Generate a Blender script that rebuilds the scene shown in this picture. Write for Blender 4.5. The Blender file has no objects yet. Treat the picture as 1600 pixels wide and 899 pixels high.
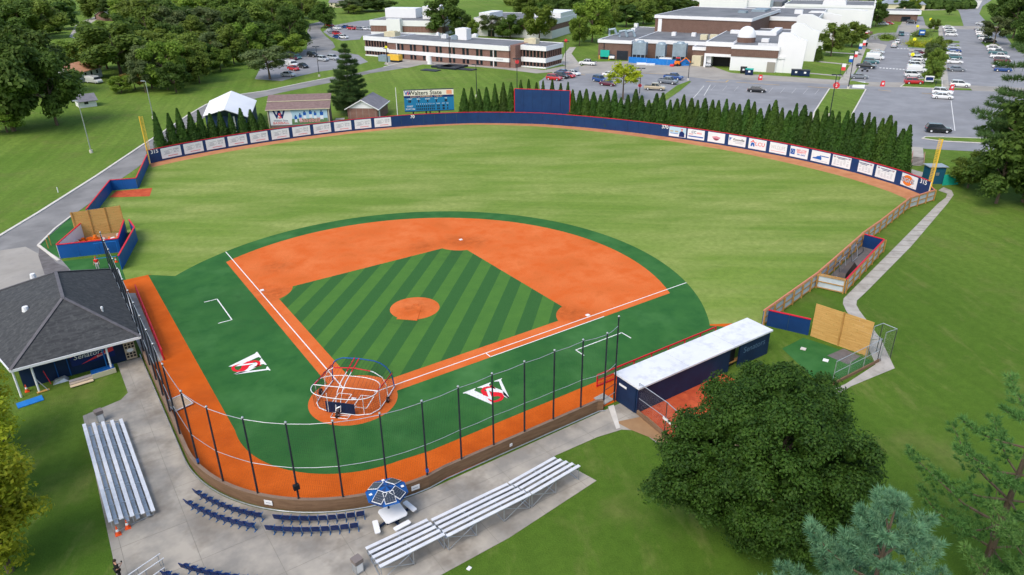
import bpy, bmesh, math, random
import numpy as np
from mathutils import Vector, Matrix, Euler
from mathutils.geometry import tessellate_polygon
random.seed(7); np.random.seed(7)
rad = math.radians
# ------------------------------------------------------------------ camera, world, sun
S = bpy.context.scene
COL = S.collection
CAM = np.array([-18.30, -52.11, 36.14]); F = 1122.1; YAW = -0.597326; PITCH = 0.442888; ROLL = -0.010172
_cy, _sy = math.cos(YAW), math.sin(YAW)
_fw = np.array([-_sy * math.cos(PITCH), _cy * math.cos(PITCH), -math.sin(PITCH)])
_r0 = np.array([_cy, _sy, 0.0]); _u0 = np.cross(_r0, _fw)
_R = math.cos(ROLL) * _r0 + math.sin(ROLL) * _u0
_U = -math.sin(ROLL) * _r0 + math.cos(ROLL) * _u0
cam = bpy.data.cameras.new('camera'); co = bpy.data.objects.new('camera', cam); COL.objects.link(co)
cam.sensor_width = 36; cam.lens = F / 1600 * 36; cam.clip_start = 1; cam.clip_end = 3000
m = Matrix(((_R[0], _U[0], -_fw[0]), (_R[1], _U[1], -_fw[1]), (_R[2], _U[2], -_fw[2])))
co.matrix_world = Matrix.Translation(Vector(CAM)) @ m.to_4x4()
S.camera = co
SUN_EL, SUN_AZ = rad(52), rad(250)      # azimuth measured from +Y clockwise
W = bpy.data.worlds.new('World'); S.world = W; W.use_nodes = True
_n = W.node_tree.nodes; _bg = _n['Background']
_sk = _n.new('ShaderNodeTexSky'); _sk.sky_type = 'NISHITA'; _sk.sun_disc = False
_sk.sun_elevation = SUN_EL; _sk.sun_rotation = SUN_AZ; _sk.air_density = 1.3; _sk.dust_density = 3.0; _sk.ozone_density = 1.0
W.node_tree.links.new(_sk.outputs[0], _bg.inputs[0]); _bg.inputs[1].default_value = 0.15
sl = bpy.data.lights.new('sun', 'SUN'); sl.energy = 1.05; sl.angle = rad(30); sl.color = (1.0, 0.95, 0.88)
so = bpy.data.objects.new('sun', sl); COL.objects.link(so)
_sd = Vector((math.sin(SUN_AZ) * math.cos(SUN_EL), math.cos(SUN_AZ) * math.cos(SUN_EL), math.sin(SUN_EL)))
so.rotation_euler = _sd.to_track_quat('Z', 'Y').to_euler(); so.location = (0, 0, 80)
S.view_settings.view_transform = 'Standard'; S.view_settings.look = 'None'; S.view_settings.gamma = 1
S.view_settings.exposure = 0.58
try:
    S.cycles.max_bounces = 5; S.cycles.transparent_max_bounces = 6; S.cycles.caustics_reflective = False
except Exception: pass
# ------------------------------------------------------------------ terrain
TH = [90.1, 86.8, 81.7, 75.2, 67.7, 60.3, 52.8, 45, 36.7, 29.8, 22.3, 15, 8.1, 3.2, 0][::-1]
RR = [95.23, 96.87, 99.11, 101.89, 105.38, 108.41, 110.4, 110.64, 108.33, 106.25, 104.39, 102.5, 100.69, 98.6, 96.4][::-1]
LIFT = 1.2
def wall_r(t): return np.interp(t, TH, RR)
def wall_pt(t, d=0.0):
    r = wall_r(t) + d; a = math.radians(t); return (r * math.cos(a), r * math.sin(a))
def terrain(x, y):
    x = np.asarray(x, float); y = np.asarray(y, float)
    t = np.degrees(np.arctan2(y, x)); r = np.hypot(x, y)
    w = np.interp(t, [-180, 50, 75, 180], [6, 6, 60, 60])
    s = np.clip((r - wall_r(t) - 11.3) / w, 0, 1)
    fade = np.clip((t + 60) / 30, 0, 1) * np.clip((150 - t) / 40, 0, 1)
    return LIFT * (s * s * (3 - 2 * s)) * fade
def ray(u, v): return _fw * F + _R * (u - 800) + _U * (449.5 - v)
def at(u, v, z=0.0):
    """ground point (plus z above the terrain) seen at photograph coordinates u, v"""
    d = ray(u, v); h = 0.0
    for _ in range(12):
        P = CAM + d * ((h + z - CAM[2]) / d[2]); h = h * .5 + float(terrain(P[0], P[1])) * .5
    P = CAM + d * ((h + z - CAM[2]) / d[2])
    return Vector(P)
def proj(P):
    d = np.array(P, float) - CAM; w = d @ _fw
    return 800 + F * (d @ _R) / w, 449.5 - F * (d @ _U) / w
def up_to(P, v):
    """height above P at which the photograph row v is reached"""
    lo, hi = 0., 60.
    for _ in range(40):
        mth = (lo + hi) / 2
        if proj((P[0], P[1], P[2] + mth))[1] > v: lo = mth
        else: hi = mth
    return lo
# ------------------------------------------------------------------ materials
def _nodes(name):
    mt = bpy.data.materials.new(name); mt.use_nodes = True
    nt = mt.node_tree; return mt, nt, nt.nodes['Principled BSDF']
def c4(c): return (c[0], c[1], c[2], 1)
def hexc(h):
    h = h.lstrip('#'); v = [int(h[i:i + 2], 16) / 255 for i in (0, 2, 4)]
    return tuple(x / 12.92 if x <= .04045 else ((x + .055) / 1.055) ** 2.4 for x in v)
def mix_rgb(nt, fac, a, b, mode='MIX'):
    n = nt.nodes.new('ShaderNodeMix'); n.data_type = 'RGBA'; n.blend_type = mode
    for sock, val in ((n.inputs[0], fac), (n.inputs[6], a), (n.inputs[7], b)):
        if isinstance(val, (int, float)): sock.default_value = val
        elif isinstance(val, tuple): sock.default_value = c4(val)
        else: nt.links.new(val, sock)
    return n.outputs[2]
def pos(nt, scale=(1, 1, 1), rot=0, obj=False):
    if obj:
        g = nt.nodes.new('ShaderNodeTexCoord'); src = g.outputs['Object']
    else:
        g = nt.nodes.new('ShaderNodeNewGeometry'); src = g.outputs['Position']
    mp = nt.nodes.new('ShaderNodeMapping'); mp.inputs['Scale'].default_value = scale
    r = nt.nodes.new('ShaderNodeMapping'); r.inputs['Rotation'].default_value = (0, 0, rot)
    nt.links.new(src, r.inputs[0]); nt.links.new(r.outputs[0], mp.inputs[0]); return mp.outputs[0]
def noise(nt, vec, scale, detail=3, rough=.55, lo=.35, hi=.65):
    n = nt.nodes.new('ShaderNodeTexNoise'); n.inputs['Scale'].default_value = scale
    n.inputs['Detail'].default_value = detail; n.inputs['Roughness'].default_value = rough
    nt.links.new(vec, n.inputs['Vector'])
    r = nt.nodes.new('ShaderNodeMapRange'); r.inputs[1].default_value = lo; r.inputs[2].default_value = hi
    nt.links.new(n.outputs[0], r.inputs[0]); return r.outputs[0]
def math_n(nt, op, a, b=None):
    n = nt.nodes.new('ShaderNodeMath'); n.operation = op
    for i, v in enumerate((a, b)):
        if v is None: continue
        if isinstance(v, (int, float)): n.inputs[i].default_value = v
        else: nt.links.new(v, n.inputs[i])
    return n.outputs[0]
def bump(nt, bs, h, strength=.3, dist=.05):
    b = nt.nodes.new('ShaderNodeBump'); b.inputs['Strength'].default_value = strength; b.inputs['Distance'].default_value = dist
    nt.links.new(h, b.inputs['Height']); nt.links.new(b.outputs[0], bs.inputs['Normal'])
def M(name, c1, c2=None, scale=1.0, rough=.7, metal=0, c3=None, s3=None, lo=.35, hi=.65, stretch=(1, 1, 1), bmp=0, spec=.3, rot=0):
    mt, nt, bs = _nodes(name)
    bs.inputs['Roughness'].default_value = rough; bs.inputs['Metallic'].default_value = metal
    bs.inputs['Specular IOR Level'].default_value = spec
    if c2 is None: bs.inputs['Base Color'].default_value = c4(c1); return mt
    v = pos(nt, stretch, rot); f = noise(nt, v, scale, 4, .6, lo, hi); out = mix_rgb(nt, f, c1, c2)
    if c3 is not None:
        f3 = noise(nt, pos(nt), s3, 4, .65, .5, .72); out = mix_rgb(nt, f3, out, c3)
    nt.links.new(out, bs.inputs['Base Color'])
    if bmp: bump(nt, bs, f, bmp)
    return mt
def grass_mat(name, base, light, dry, dryamt=(.55, .75), streak=None, fine=1.0, far=None):
    """large soft patches, mid clumps and fine blades in one lawn material"""
    mt, nt, bs = _nodes(name); bs.inputs['Roughness'].default_value = .9; bs.inputs['Specular IOR Level'].default_value = .1
    p = pos(nt)
    f1 = noise(nt, p, .035, 4, .6, .38, .64); o = mix_rgb(nt, f1, base, light)
    if far:      # grass turns lighter and yellower with distance from the lawn round the stands
        ln = nt.nodes.new('ShaderNodeVectorMath'); ln.operation = 'DISTANCE'; nt.links.new(p, ln.inputs[0]); ln.inputs[1].default_value = (10, -40, 0)
        mr = nt.nodes.new('ShaderNodeMapRange'); mr.inputs[1].default_value = 45; mr.inputs[2].default_value = 125; nt.links.new(ln.outputs['Value'], mr.inputs[0])
        o = mix_rgb(nt, mr.outputs[0], o, mix_rgb(nt, noise(nt, p, .02, 4, .6, .4, .62), far[0], far[1]))
    if streak:
        sp, sc, rt = streak
        f2 = noise(nt, pos(nt, sp, rt), sc, 4, .55, .42, .68); o = mix_rgb(nt, f2, o, dry)
        f2b = noise(nt, pos(nt, (sp[0] * .4, sp[1] * 2.4, 1), rt + .15), sc, 3, .6, .45, .75)
        o = mix_rgb(nt, math_n(nt, 'MULTIPLY', f2b, .45), o, tuple(min(1, q * 1.25) for q in dry))
        f2c = noise(nt, pos(nt, (.6, 1.0, 1), rt + .5), .5, 5, .7, .5, .75); o = mix_rgb(nt, math_n(nt, 'MULTIPLY', f2c, .35), o, tuple(q * .62 for q in base))
    else:
        f2 = noise(nt, p, .11, 6, .68, *dryamt); o = mix_rgb(nt, f2, o, dry)
        f5 = noise(nt, pos(nt, (1, .3, 1), .5), .45, 5, .7, .55, .72); o = mix_rgb(nt, math_n(nt, 'MULTIPLY', f5, .6), o, tuple(q * 1.3 for q in dry))
        f6 = noise(nt, pos(nt, (1, .02, 1), .35), .55, 2, .5, .42, .58); o = mix_rgb(nt, math_n(nt, 'MULTIPLY', f6, .22), o, tuple(q * .6 for q in base))
    f3 = noise(nt, p, 1.3 * fine, 5, .7, .3, .7)
    d = mix_rgb(nt, math_n(nt, 'MULTIPLY', f3, .55), o, tuple(q * .55 for q in base))
    f4 = noise(nt, p, 9 * fine, 3, .7, .3, .7)
    d = mix_rgb(nt, math_n(nt, 'MULTIPLY', f4, .35), d, tuple(min(1, q * 1.5) for q in light))
    nt.links.new(d, bs.inputs['Base Color']); bump(nt, bs, f4, .5, .06); return mt
def leaf_mat(name, dark, light, tip=None, tr=.42, sc=.5):
    mt, nt, bs = _nodes(name); bs.inputs['Roughness'].default_value = .65; bs.inputs['Specular IOR Level'].default_value = .25
    p = pos(nt); f = noise(nt, p, sc, 3, .6, .35, .65); o = mix_rgb(nt, f, dark, light)
    f2 = noise(nt, p, sc * 6, 2, .7, .4, .75); o = mix_rgb(nt, math_n(nt, 'MULTIPLY', f2, .6), o, tip or tuple(q * 1.5 for q in light))
    oi = nt.nodes.new('ShaderNodeObjectInfo'); hs = nt.nodes.new('ShaderNodeHueSaturation')
    r = nt.nodes.new('ShaderNodeMapRange'); r.inputs[3].default_value = .488; r.inputs[4].default_value = .512
    nt.links.new(oi.outputs['Random'], r.inputs[0]); nt.links.new(r.outputs[0], hs.inputs['Hue'])
    r2 = nt.nodes.new('ShaderNodeMapRange'); r2.inputs[3].default_value = .8; r2.inputs[4].default_value = 1.2
    m2 = math_n(nt, 'FRACT', math_n(nt, 'MULTIPLY', oi.outputs['Random'], 7.3))
    nt.links.new(m2, r2.inputs[0]); nt.links.new(r2.outputs[0], hs.inputs['Value'])
    nt.links.new(o, hs.inputs['Color']); nt.links.new(hs.outputs[0], bs.inputs['Base Color'])
    t = nt.nodes.new('ShaderNodeBsdfTranslucent'); nt.links.new(hs.outputs[0], t.inputs[0])
    mx = nt.nodes.new('ShaderNodeMixShader'); mx.inputs[0].default_value = tr
    nt.links.new(bs.outputs[0], mx.inputs[1]); nt.links.new(t.outputs[0], mx.inputs[2])
    nt.links.new(mx.outputs[0], nt.nodes['Material Output'].inputs['Surface']); return mt
def brick_mat(name, c1, c2, mortar, sc=1.0):
    mt, nt, bs = _nodes(name); bs.inputs['Roughness'].default_value = .9
    tc = nt.nodes.new('ShaderNodeNewGeometry'); sx = nt.nodes.new('ShaderNodeSeparateXYZ'); nt.links.new(tc.outputs['Position'], sx.inputs[0])
    cb = nt.nodes.new('ShaderNodeCombineXYZ'); nt.links.new(math_n(nt, 'ADD', sx.outputs[0], sx.outputs[1]), cb.inputs[0]); nt.links.new(sx.outputs[2], cb.inputs[1])
    b = nt.nodes.new('ShaderNodeTexBrick'); b.inputs['Scale'].default_value = 1 / sc
    b.inputs['Color1'].default_value = c4(c1); b.inputs['Color2'].default_value = c4(c2); b.inputs['Mortar'].default_value = c4(mortar)
    b.inputs['Brick Width'].default_value = .24; b.inputs['Row Height'].default_value = .08; b.inputs['Mortar Size'].default_value = .008
    nt.links.new(cb.outputs[0], b.inputs[0])
    o = mix_rgb(nt, math_n(nt, 'MULTIPLY', noise(nt, pos(nt), .8, 4, .6, .3, .7), .4), b.outputs[0], tuple(q * .7 for q in c1))
    nt.links.new(o, bs.inputs['Base Color']); return mt

M_lawn = grass_mat('lawn_grass', (.056, .122, .012), (.092, .165, .020), (.19, .18, .065), (.54, .78), far=((.130, .222, .032), (.210, .295, .056)))
M_outfield = grass_mat('outfield_grass', (.125, .212, .032), (.178, .268, .046), (.32, .35, .115), streak=((.05, .15, 1), 1.0, rad(30)))
def turf_mat():
    mt, nt, bs = _nodes('striped_artificial_turf'); bs.inputs['Roughness'].default_value = .85; bs.inputs['Specular IOR Level'].default_value = .15
    g = nt.nodes.new('ShaderNodeNewGeometry'); sp = nt.nodes.new('ShaderNodeSeparateXYZ'); nt.links.new(g.outputs['Position'], sp.inputs[0])
    # stripes run parallel to the line from home plate to second base
    a = math_n(nt, 'SUBTRACT', sp.outputs[0], sp.outputs[1])
    w = math_n(nt, 'FRACT', math_n(nt, 'MULTIPLY', math_n(nt, 'ADD', a, 200.0), 1 / (2 * 2.17)))
    st = math_n(nt, 'GREATER_THAN', w, .5)
    o = mix_rgb(nt, st, (.027, .105, .025), (.075, .19, .028))
    p = pos(nt); f = noise(nt, p, .5, 5, .65, .3, .7); o = mix_rgb(nt, math_n(nt, 'MULTIPLY', f, .35), o, (.02, .09, .02))
    f4 = noise(nt, p, 14, 2, .7, .3, .7); o = mix_rgb(nt, math_n(nt, 'MULTIPLY', f4, .25), o, (.10, .26, .06))
    nt.links.new(o, bs.inputs['Base Color']); return mt
M_stripe = turf_mat()
M_turf = M('artificial_turf', (.024, .115, .026), (.040, .150, .033), .45, .85, c3=(.062, .19, .052), s3=.13, stretch=(1, 1, 1), spec=.15)
M_clay = M('orange_clay_turf', (.58, .10, .004), (.66, .125, .010), .35, .85, c3=(.48, .08, .004), s3=.22, spec=.15)
M_clay2 = M('orange_clay_turf_walked', (.70, .135, .022), (.78, .20, .055), .4, .85, c3=(.60, .115, .014), s3=.2, spec=.15)
def wear_and_tone(mt, spots, col, rmax, amt=.75):
    nt = mt.node_tree; bs = nt.nodes['Principled BSDF']; lk = bs.inputs['Base Color'].links[0].from_socket; p = pos(nt); o = lk
    nz = noise(nt, p, .9, 5, .7, .35, .7)
    for x, y in spots:
        d = nt.nodes.new('ShaderNodeVectorMath'); d.operation = 'DISTANCE'; nt.links.new(p, d.inputs[0]); d.inputs[1].default_value = (x, y, 0)
        mr = nt.nodes.new('ShaderNodeMapRange'); mr.interpolation_type = 'SMOOTHSTEP'; mr.inputs[1].default_value = rmax; mr.inputs[2].default_value = .3; nt.links.new(d.outputs['Value'], mr.inputs[0])
        o = mix_rgb(nt, math_n(nt, 'MULTIPLY', math_n(nt, 'MULTIPLY', mr.outputs[0], nz), amt), o, col)
    g_ = noise(nt, p, 22, 2, .8, .3, .7); o = mix_rgb(nt, math_n(nt, 'MULTIPLY', g_, .22), o, tuple(q * .5 for q in col)); nt.links.new(o, bs.inputs['Base Color']); return mt
wear_and_tone(M_clay2, [(.5, 26.3), (2.5, 24.8), (26.6, 27.6), (28.6, 26.0), (22.0, 28.5), (26.4, .9), (25.0, 3.0), (12.4, 12.4), (1.1, -.6), (-.8, .9), (4, 33)], (.36, .075, .012), 3.2)
wear_and_tone(M_clay2, [(0, -.5), (-.5, -1.5)], (.42, .085, .012), 4.6, .8)  # wide area of darker orange round home plate
wear_and_tone(M_clay, [(-12.3, 14), (-11.5, 20), (-11.2, 8)], (.45, .09, .012), 3.5)
wear_and_tone(M_stripe, [(11.2, 11.2), (3, 3), (24, 24)], (.03, .08, .02), 4.5, .5)
wear_and_tone(M_turf, [(-3.5, 27), (-2.5, 20), (20, -3), (-5, -3), (3, -7)], (.018, .075, .02), 6, .6)
M_redclay = M('red_clay', (.42, .06, .02), (.55, .10, .035), .8, .95, c3=(.35, .05, .02), s3=1.2)
M_track = M('warning_track_dirt', (.42, .17, .075), (.50, .23, .11), .6, .95)
M_line = M('white_field_paint', (.82, .82, .80), (.72, .72, .70), 2)
M_redprint = M('red_field_paint', (.75, .008, .02), (.68, .008, .02), 2)
M_asphalt = M('worn_asphalt', (.22, .225, .24), (.27, .275, .29), .25, .9, c3=(.19, .19, .20), s3=.06, stretch=(1, 1, 1))
M_road = M('road_asphalt', (.20, .197, .195), (.26, .255, .25), .22, .9, c3=(.15, .147, .145), s3=.1)
M_roadpale = M('sun_bleached_paving', (.30, .28, .25), (.37, .345, .31), .3, .9, c3=(.22, .21, .195), s3=.15)
M_patch = M('dark_asphalt_patch', (.11, .10, .10), (.16, .15, .15), 1.0, .9)
M_conc = M('weathered_concrete', (.255, .24, .215), (.40, .365, .31), .32, .9, c3=(.19, .165, .135), s3=.28, bmp=.1, lo=.38, hi=.62)
M_joint = M('concrete_joint_dirt', (.19, .175, .15), (.24, .22, .18), 1)
M_path = M('path_concrete', (.36, .34, .30), (.45, .42, .38), .7, .9, c3=(.28, .26, .23), s3=.6)
M_kerb = M('kerb_concrete', (.55, .52, .47), (.64, .61, .55), .8, .9)
M_navy = M('navy_padding', (.003, .028, .115), (.004, .036, .14), .6, .5, spec=.4)
M_blue = M('bright_blue_paint', (.004, .075, .28), (.006, .09, .33), .5, .5)
M_navyp = M('dark_navy_paint', (.004, .016, .055), (.006, .024, .075), .7, .6)
M_red = M('red_trim', (.62, .012, .03), (.55, .012, .03), 1, .5)
M_white = M('white_paint', (.78, .79, .80), (.74, .75, .77), .15, .6)
M_signw = M('white_sign_vinyl', (.76, .78, .82), (.70, .72, .77), .5, .4)
M_grey = M('grey_print', (.30, .32, .38)); M_black = M('black_rubber', (.012, .012, .014), None, rough=.6)
M_redp = M('red_print', (.70, .05, .06)); M_bluep = M('blue_print', (.01, .10, .42)); M_navyprint = M('navy_print', (.005, .02, .12))
M_orangep = M('orange_print', (.80, .20, .02)); M_skyp = M('light_blue_print', (.42, .60, .74)); M_greenp = M('green_print', (.12, .22, .10))
M_pinkp = M('skin_print', (.62, .36, .28)); M_tan = M('tan_print', (.45, .38, .28))
M_yellow = M('yellow_paint', (.80, .50, .06), (.72, .44, .05), 1, .5)
M_steel = M('galvanised_steel', (.50, .53, .56), (.40, .43, .46), 3, .35, .6)
M_alu = M('brushed_aluminium', (.74, .75, .78), (.62, .64, .67), 1.5, .45, .1)
M_dark = M('dark_painted_steel', (.012, .018, .028), (.02, .026, .038), 2, .5)
M_net = M('black_netting', (.02, .022, .025))
M_wood = M('yellow_pine_boards', (.50, .28, .08), (.60, .36, .12), 1.6, .8, stretch=(.35, .35, 5), bmp=.2)
M_woodp = M('treated_wood', (.38, .20, .05), (.46, .26, .08), 2, .85)
M_brownwall = M('brown_timber_wall', (.16, .095, .055), (.22, .135, .08), 1.2, .9, stretch=(.6, .6, 4), bmp=.2)
M_brick = brick_mat('reddish_brown_brick', (.19, .085, .065), (.24, .11, .085), (.28, .24, .21), 1.6)
M_brickd = brick_mat('dark_brown_brick', (.14, .075, .055), (.18, .095, .07), (.20, .16, .14), 1.6)
M_roof = M('grey_membrane_roof', (.15, .16, .17), (.20, .205, .22), .12, .9, c3=(.11, .115, .13), s3=.2)
M_shingle = M('charcoal_shingles', (.036, .038, .042), (.062, .065, .068), 1.6, .85, c3=(.085, .09, .09), s3=2.6, stretch=(.4, 2.2, 2.2), bmp=.3)
M_ridge = M('ridge_cap_shingles', (.10, .095, .105), (.13, .125, .135), 2)
M_shingleb = M('brown_shingles', (.17, .115, .11), (.23, .16, .15), 1.4, .9, stretch=(1, 1, 4), bmp=.2)
M_shingleg = M('grey_shingles', (.17, .165, .19), (.22, .215, .24), 1.2, .9)
M_glass = M('dark_window_glass', (.012, .018, .024), None, rough=.12, spec=.6)
M_cglass = M('car_glass', (.02, .028, .035), None, rough=.1, spec=.7)
M_terra = M('orange_roof_tiles', (.50, .24, .14), (.60, .32, .20), .8, .9)
M_bark = M('bark', (.10, .075, .05), (.16, .12, .085), 3, .95, stretch=(1, 1, .2))
M_fabric = M('white_tent_fabric', (.82, .83, .85), (.78, .79, .82), .2, .6)
M_clear = M('smoke_tinted_plastic', (.02, .03, .05), None, rough=.3)
M_seat = M('blue_moulded_plastic', (.004, .018, .095), (.006, .026, .13), 3, .45)
M_seatfr = M('blue_cast_iron', (.01, .10, .28), None, rough=.5)
M_panel = M('solar_cells', (.035, .045, .065), None, rough=.2, spec=.6)
M_skin = M('skin', (.50, .27, .18)); M_hair = M('dark_hair', (.03, .018, .012)); M_blackcloth = M('black_cloth', (.012, .012, .014), None, rough=.9)
M_redcloth = M('red_cloth', (.62, .02, .02), None, rough=.9); M_greycloth = M('light_grey_cloth', (.45, .45, .46), None, rough=.9)
M_cone = M('cone_orange', (.80, .10, .02)); M_teal = M('teal_tarpaulin', (.01, .38, .30), (.02, .45, .36), 2)
M_bluetarp = M('blue_screen_fabric', (.01, .16, .50), (.02, .20, .58), 1.5); M_cream = M('cream_paint', (.62, .57, .40), (.55, .50, .35), 1)
M_tower = M('blue_grey_metal', (.30, .38, .44), (.24, .31, .36), .9, .5, .3)
M_mulch = M('bare_brown_earth', (.28, .16, .08), (.36, .22, .11), .5)
M_debris = [M_orangep, M_redclay, M_kerb, M_white, M_steel, M_track]
L_dark = leaf_mat('dark_oak_leaves', (.042, .092, .015), (.090, .165, .026), (.18, .26, .046))
L_mid = leaf_mat('mid_green_leaves', (.095, .165, .024), (.17, .255, .038), (.29, .36, .065))
L_bright = leaf_mat('bright_green_leaves', (.105, .19, .022), (.20, .30, .036), (.34, .41, .06))
L_yellow = leaf_mat('yellowing_leaves', (.22, .30, .014), (.42, .46, .025), (.66, .58, .05))
L_orange = leaf_mat('turning_orange_leaves', (.17, .14, .03), (.28, .19, .04), (.38, .24, .05))
L_grey = leaf_mat('grey_green_leaves', (.085, .13, .045), (.14, .19, .065), (.20, .25, .09))
L_arb = leaf_mat('arborvitae_foliage', (.016, .052, .007), (.040, .098, .011), (.10, .175, .022), .15, 1.2)
L_pine = leaf_mat('pine_needles', (.045, .11, .03), (.09, .18, .05), (.17, .27, .08), .2)
L_blue = leaf_mat('blue_green_needles', (.04, .125, .065), (.105, .24, .13), (.26, .43, .24), .15, .8)
L_big = leaf_mat('big_tree_leaves', (.015, .050, .006), (.040, .102, .011), (.10, .185, .020), .3, .7)
L_fast = leaf_mat('green_pine_needles', (.05, .14, .03), (.10, .22, .05), (.19, .33, .09), .2, .8)
# ------------------------------------------------------------------ mesh building
class MB:
    def __init__(s): s.v = []; s.f = []
    def add(s, vs, fs):
        b = len(s.v); s.v += [tuple(p) for p in vs]; s.f += [tuple(b + i for i in f) for f in fs]; return s
    def box(s, c, d, rz=0.0, m=None):
        x, y, z = d[0] / 2, d[1] / 2, d[2] / 2; ca, sa = math.cos(rz), math.sin(rz)
        vs = []
        for dz in (-z, z):
            for dx, dy in ((-x, -y), (x, -y), (x, y), (-x, y)):
                p = Vector((dx, dy, dz))
                if m is not None: p = m @ p
                else: p = Vector((dx * ca - dy * sa, dx * sa + dy * ca, dz))
                vs.append((c[0] + p.x, c[1] + p.y, c[2] + p.z))
        return s.add(vs, [(0, 3, 2, 1), (4, 5, 6, 7), (0, 1, 5, 4), (1, 2, 6, 5), (2, 3, 7, 6), (3, 0, 4, 7)])
    def beam(s, p, q, w, h):
        """box from p to q, w wide horizontally, h high"""
        p, q = Vector(p), Vector(q); d = q - p; L = d.length
        if L < 1e-6: return s
        x = d.normalized(); z = Vector((0, 0, 1))
        if abs(x.z) > .99: z = Vector((0, 1, 0))
        y = z.cross(x).normalized(); z = x.cross(y)
        m = Matrix((x, y, z)).transposed(); return s.box((p + q) / 2, (L, w, h), m=m)
    def tube(s, pts, r, n=6, r2=None):
        pts = [Vector(p) for p in pts]; k = len(pts); b = len(s.v)
        for i, p in enumerate(pts):
            t = (pts[min(i + 1, k - 1)] - pts[max(i - 1, 0)]).normalized()
            a = Vector((0, 0, 1)) if abs(t.z) < .9 else Vector((1, 0, 0))
            u = t.cross(a).normalized(); w = t.cross(u)
            rr = r if r2 is None else r + (r2 - r) * i / (k - 1)
            for j in range(n):
                an = 2 * math.pi * j / n; q = p + (u * math.cos(an) + w * math.sin(an)) * rr; s.v.append(tuple(q))
        for i in range(k - 1):
            for j in range(n):
                j2 = (j + 1) % n; s.f.append((b + i * n + j, b + i * n + j2, b + (i + 1) * n + j2, b + (i + 1) * n + j))
        s.f.append(tuple(b + j for j in range(n))[::-1]); s.f.append(tuple(b + (k - 1) * n + j for j in range(n))); return s
    def prism(s, poly, z0, z1):
        n = len(poly)
        a = sum(poly[i][0] * poly[(i + 1) % n][1] - poly[(i + 1) % n][0] * poly[i][1] for i in range(n))
        if a < 0: poly = poly[::-1]
        vs = [(p[0], p[1], z0) for p in poly] + [(p[0], p[1], z1) for p in poly]
        return s.add(vs, [tuple(range(n))[::-1], tuple(range(n, 2 * n))] + [(i, (i + 1) % n, n + (i + 1) % n, n + i) for i in range(n)])
    def sheet(s, poly, z):
        n = len(poly)
        a = sum(poly[i][0] * poly[(i + 1) % n][1] - poly[(i + 1) % n][0] * poly[i][1] for i in range(n))
        if a < 0: poly = poly[::-1]
        if n > 4:
            tr = tessellate_polygon([[Vector((p[0], p[1], 0)) for p in poly]]); fl = []
            for i, j, k in tr:
                A, B_, C_ = poly[i], poly[j], poly[k]
                cr = (B_[0] - A[0]) * (C_[1] - A[1]) - (B_[1] - A[1]) * (C_[0] - A[0])
                if abs(cr) > 1e-7: fl.append((i, j, k) if cr > 0 else (i, k, j))
            return s.add([(p[0], p[1], z) for p in poly], fl)
        return s.add([(p[0], p[1], z) for p in poly], [tuple(range(n))])
    def quad(s, *ps): return s.add(ps, [tuple(range(len(ps)))])
    def cyl(s, c, z0, z1, r, n=12, r2=None):
        r2 = r if r2 is None else r2
        vs = [(c[0] + r * math.cos(2 * math.pi * j / n), c[1] + r * math.sin(2 * math.pi * j / n), z0) for j in range(n)]
        vs += [(c[0] + r2 * math.cos(2 * math.pi * j / n), c[1] + r2 * math.sin(2 * math.pi * j / n), z1) for j in range(n)]
        return s.add(vs, [tuple(range(n))[::-1], tuple(range(n, 2 * n))] + [(i, (i + 1) % n, n + (i + 1) % n, n + i) for i in range(n)])
    def dome(s, c, r, h, n=16, k=5):
        vs = []; fs = []
        for i in range(k):
            a = math.pi / 2 * i / k
            for j in range(n): vs.append((c[0] + r * math.cos(a) * math.cos(2 * math.pi * j / n), c[1] + r * math.cos(a) * math.sin(2 * math.pi * j / n), c[2] + h * math.sin(a)))
        vs.append((c[0], c[1], c[2] + h))
        for i in range(k - 1):
            for j in range(n): fs.append((i * n + j, i * n + (j + 1) % n, (i + 1) * n + (j + 1) % n, (i + 1) * n + j))
        for j in range(n): fs.append(((k - 1) * n + j, (k - 1) * n + (j + 1) % n, k * n))
        return s.add(vs, fs)
    def mesh(s, name, mat, smooth=False):
        me = bpy.data.meshes.new(name); me.from_pydata(s.v, [], s.f); me.materials.append(mat)
        if smooth: me.shade_smooth()
        return me
def tag(o, label=None, cat=None, group=None, kind=None):
    if label: o['label'] = label
    if cat: o['category'] = cat
    if group: o['group'] = group
    if kind: o['kind'] = kind
    return o
def thing(name, label, cat, loc=(0, 0, 0), rz=0.0, group=None, kind=None):
    o = bpy.data.objects.new(name, None); COL.objects.link(o); o.empty_display_size = .3
    o.location = loc; o.rotation_euler = (0, 0, rz); return tag(o, label, cat, group, kind)
def part(T, name, mb, mat, label=None, world=True, smooth=False, kind=None):
    """a mesh part of T; mb is in world coordinates unless world is False"""
    me = mb if isinstance(mb, bpy.types.Mesh) else mb.mesh(name, mat, smooth)
    o = bpy.data.objects.new(name, me); COL.objects.link(o); o.parent = T
    if world: o.matrix_parent_inverse = _chain(T).inverted()
    if label: o['label'] = label
    if kind: o['kind'] = kind
    return o
def _chain(o):
    mm = Matrix.Identity(4)
    while o is not None:
        mm = o.matrix_parent_inverse @ o.matrix_basis @ mm if o.parent is not None else o.matrix_basis @ mm
        o = o.parent
    return mm
def solo(name, mb, mat, label=None, cat=None, group=None, kind=None, smooth=False):
    me = mb if isinstance(mb, bpy.types.Mesh) else mb.mesh(name, mat, smooth)
    o = bpy.data.objects.new(name, me); COL.objects.link(o); return tag(o, label, cat, group, kind)
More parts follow.
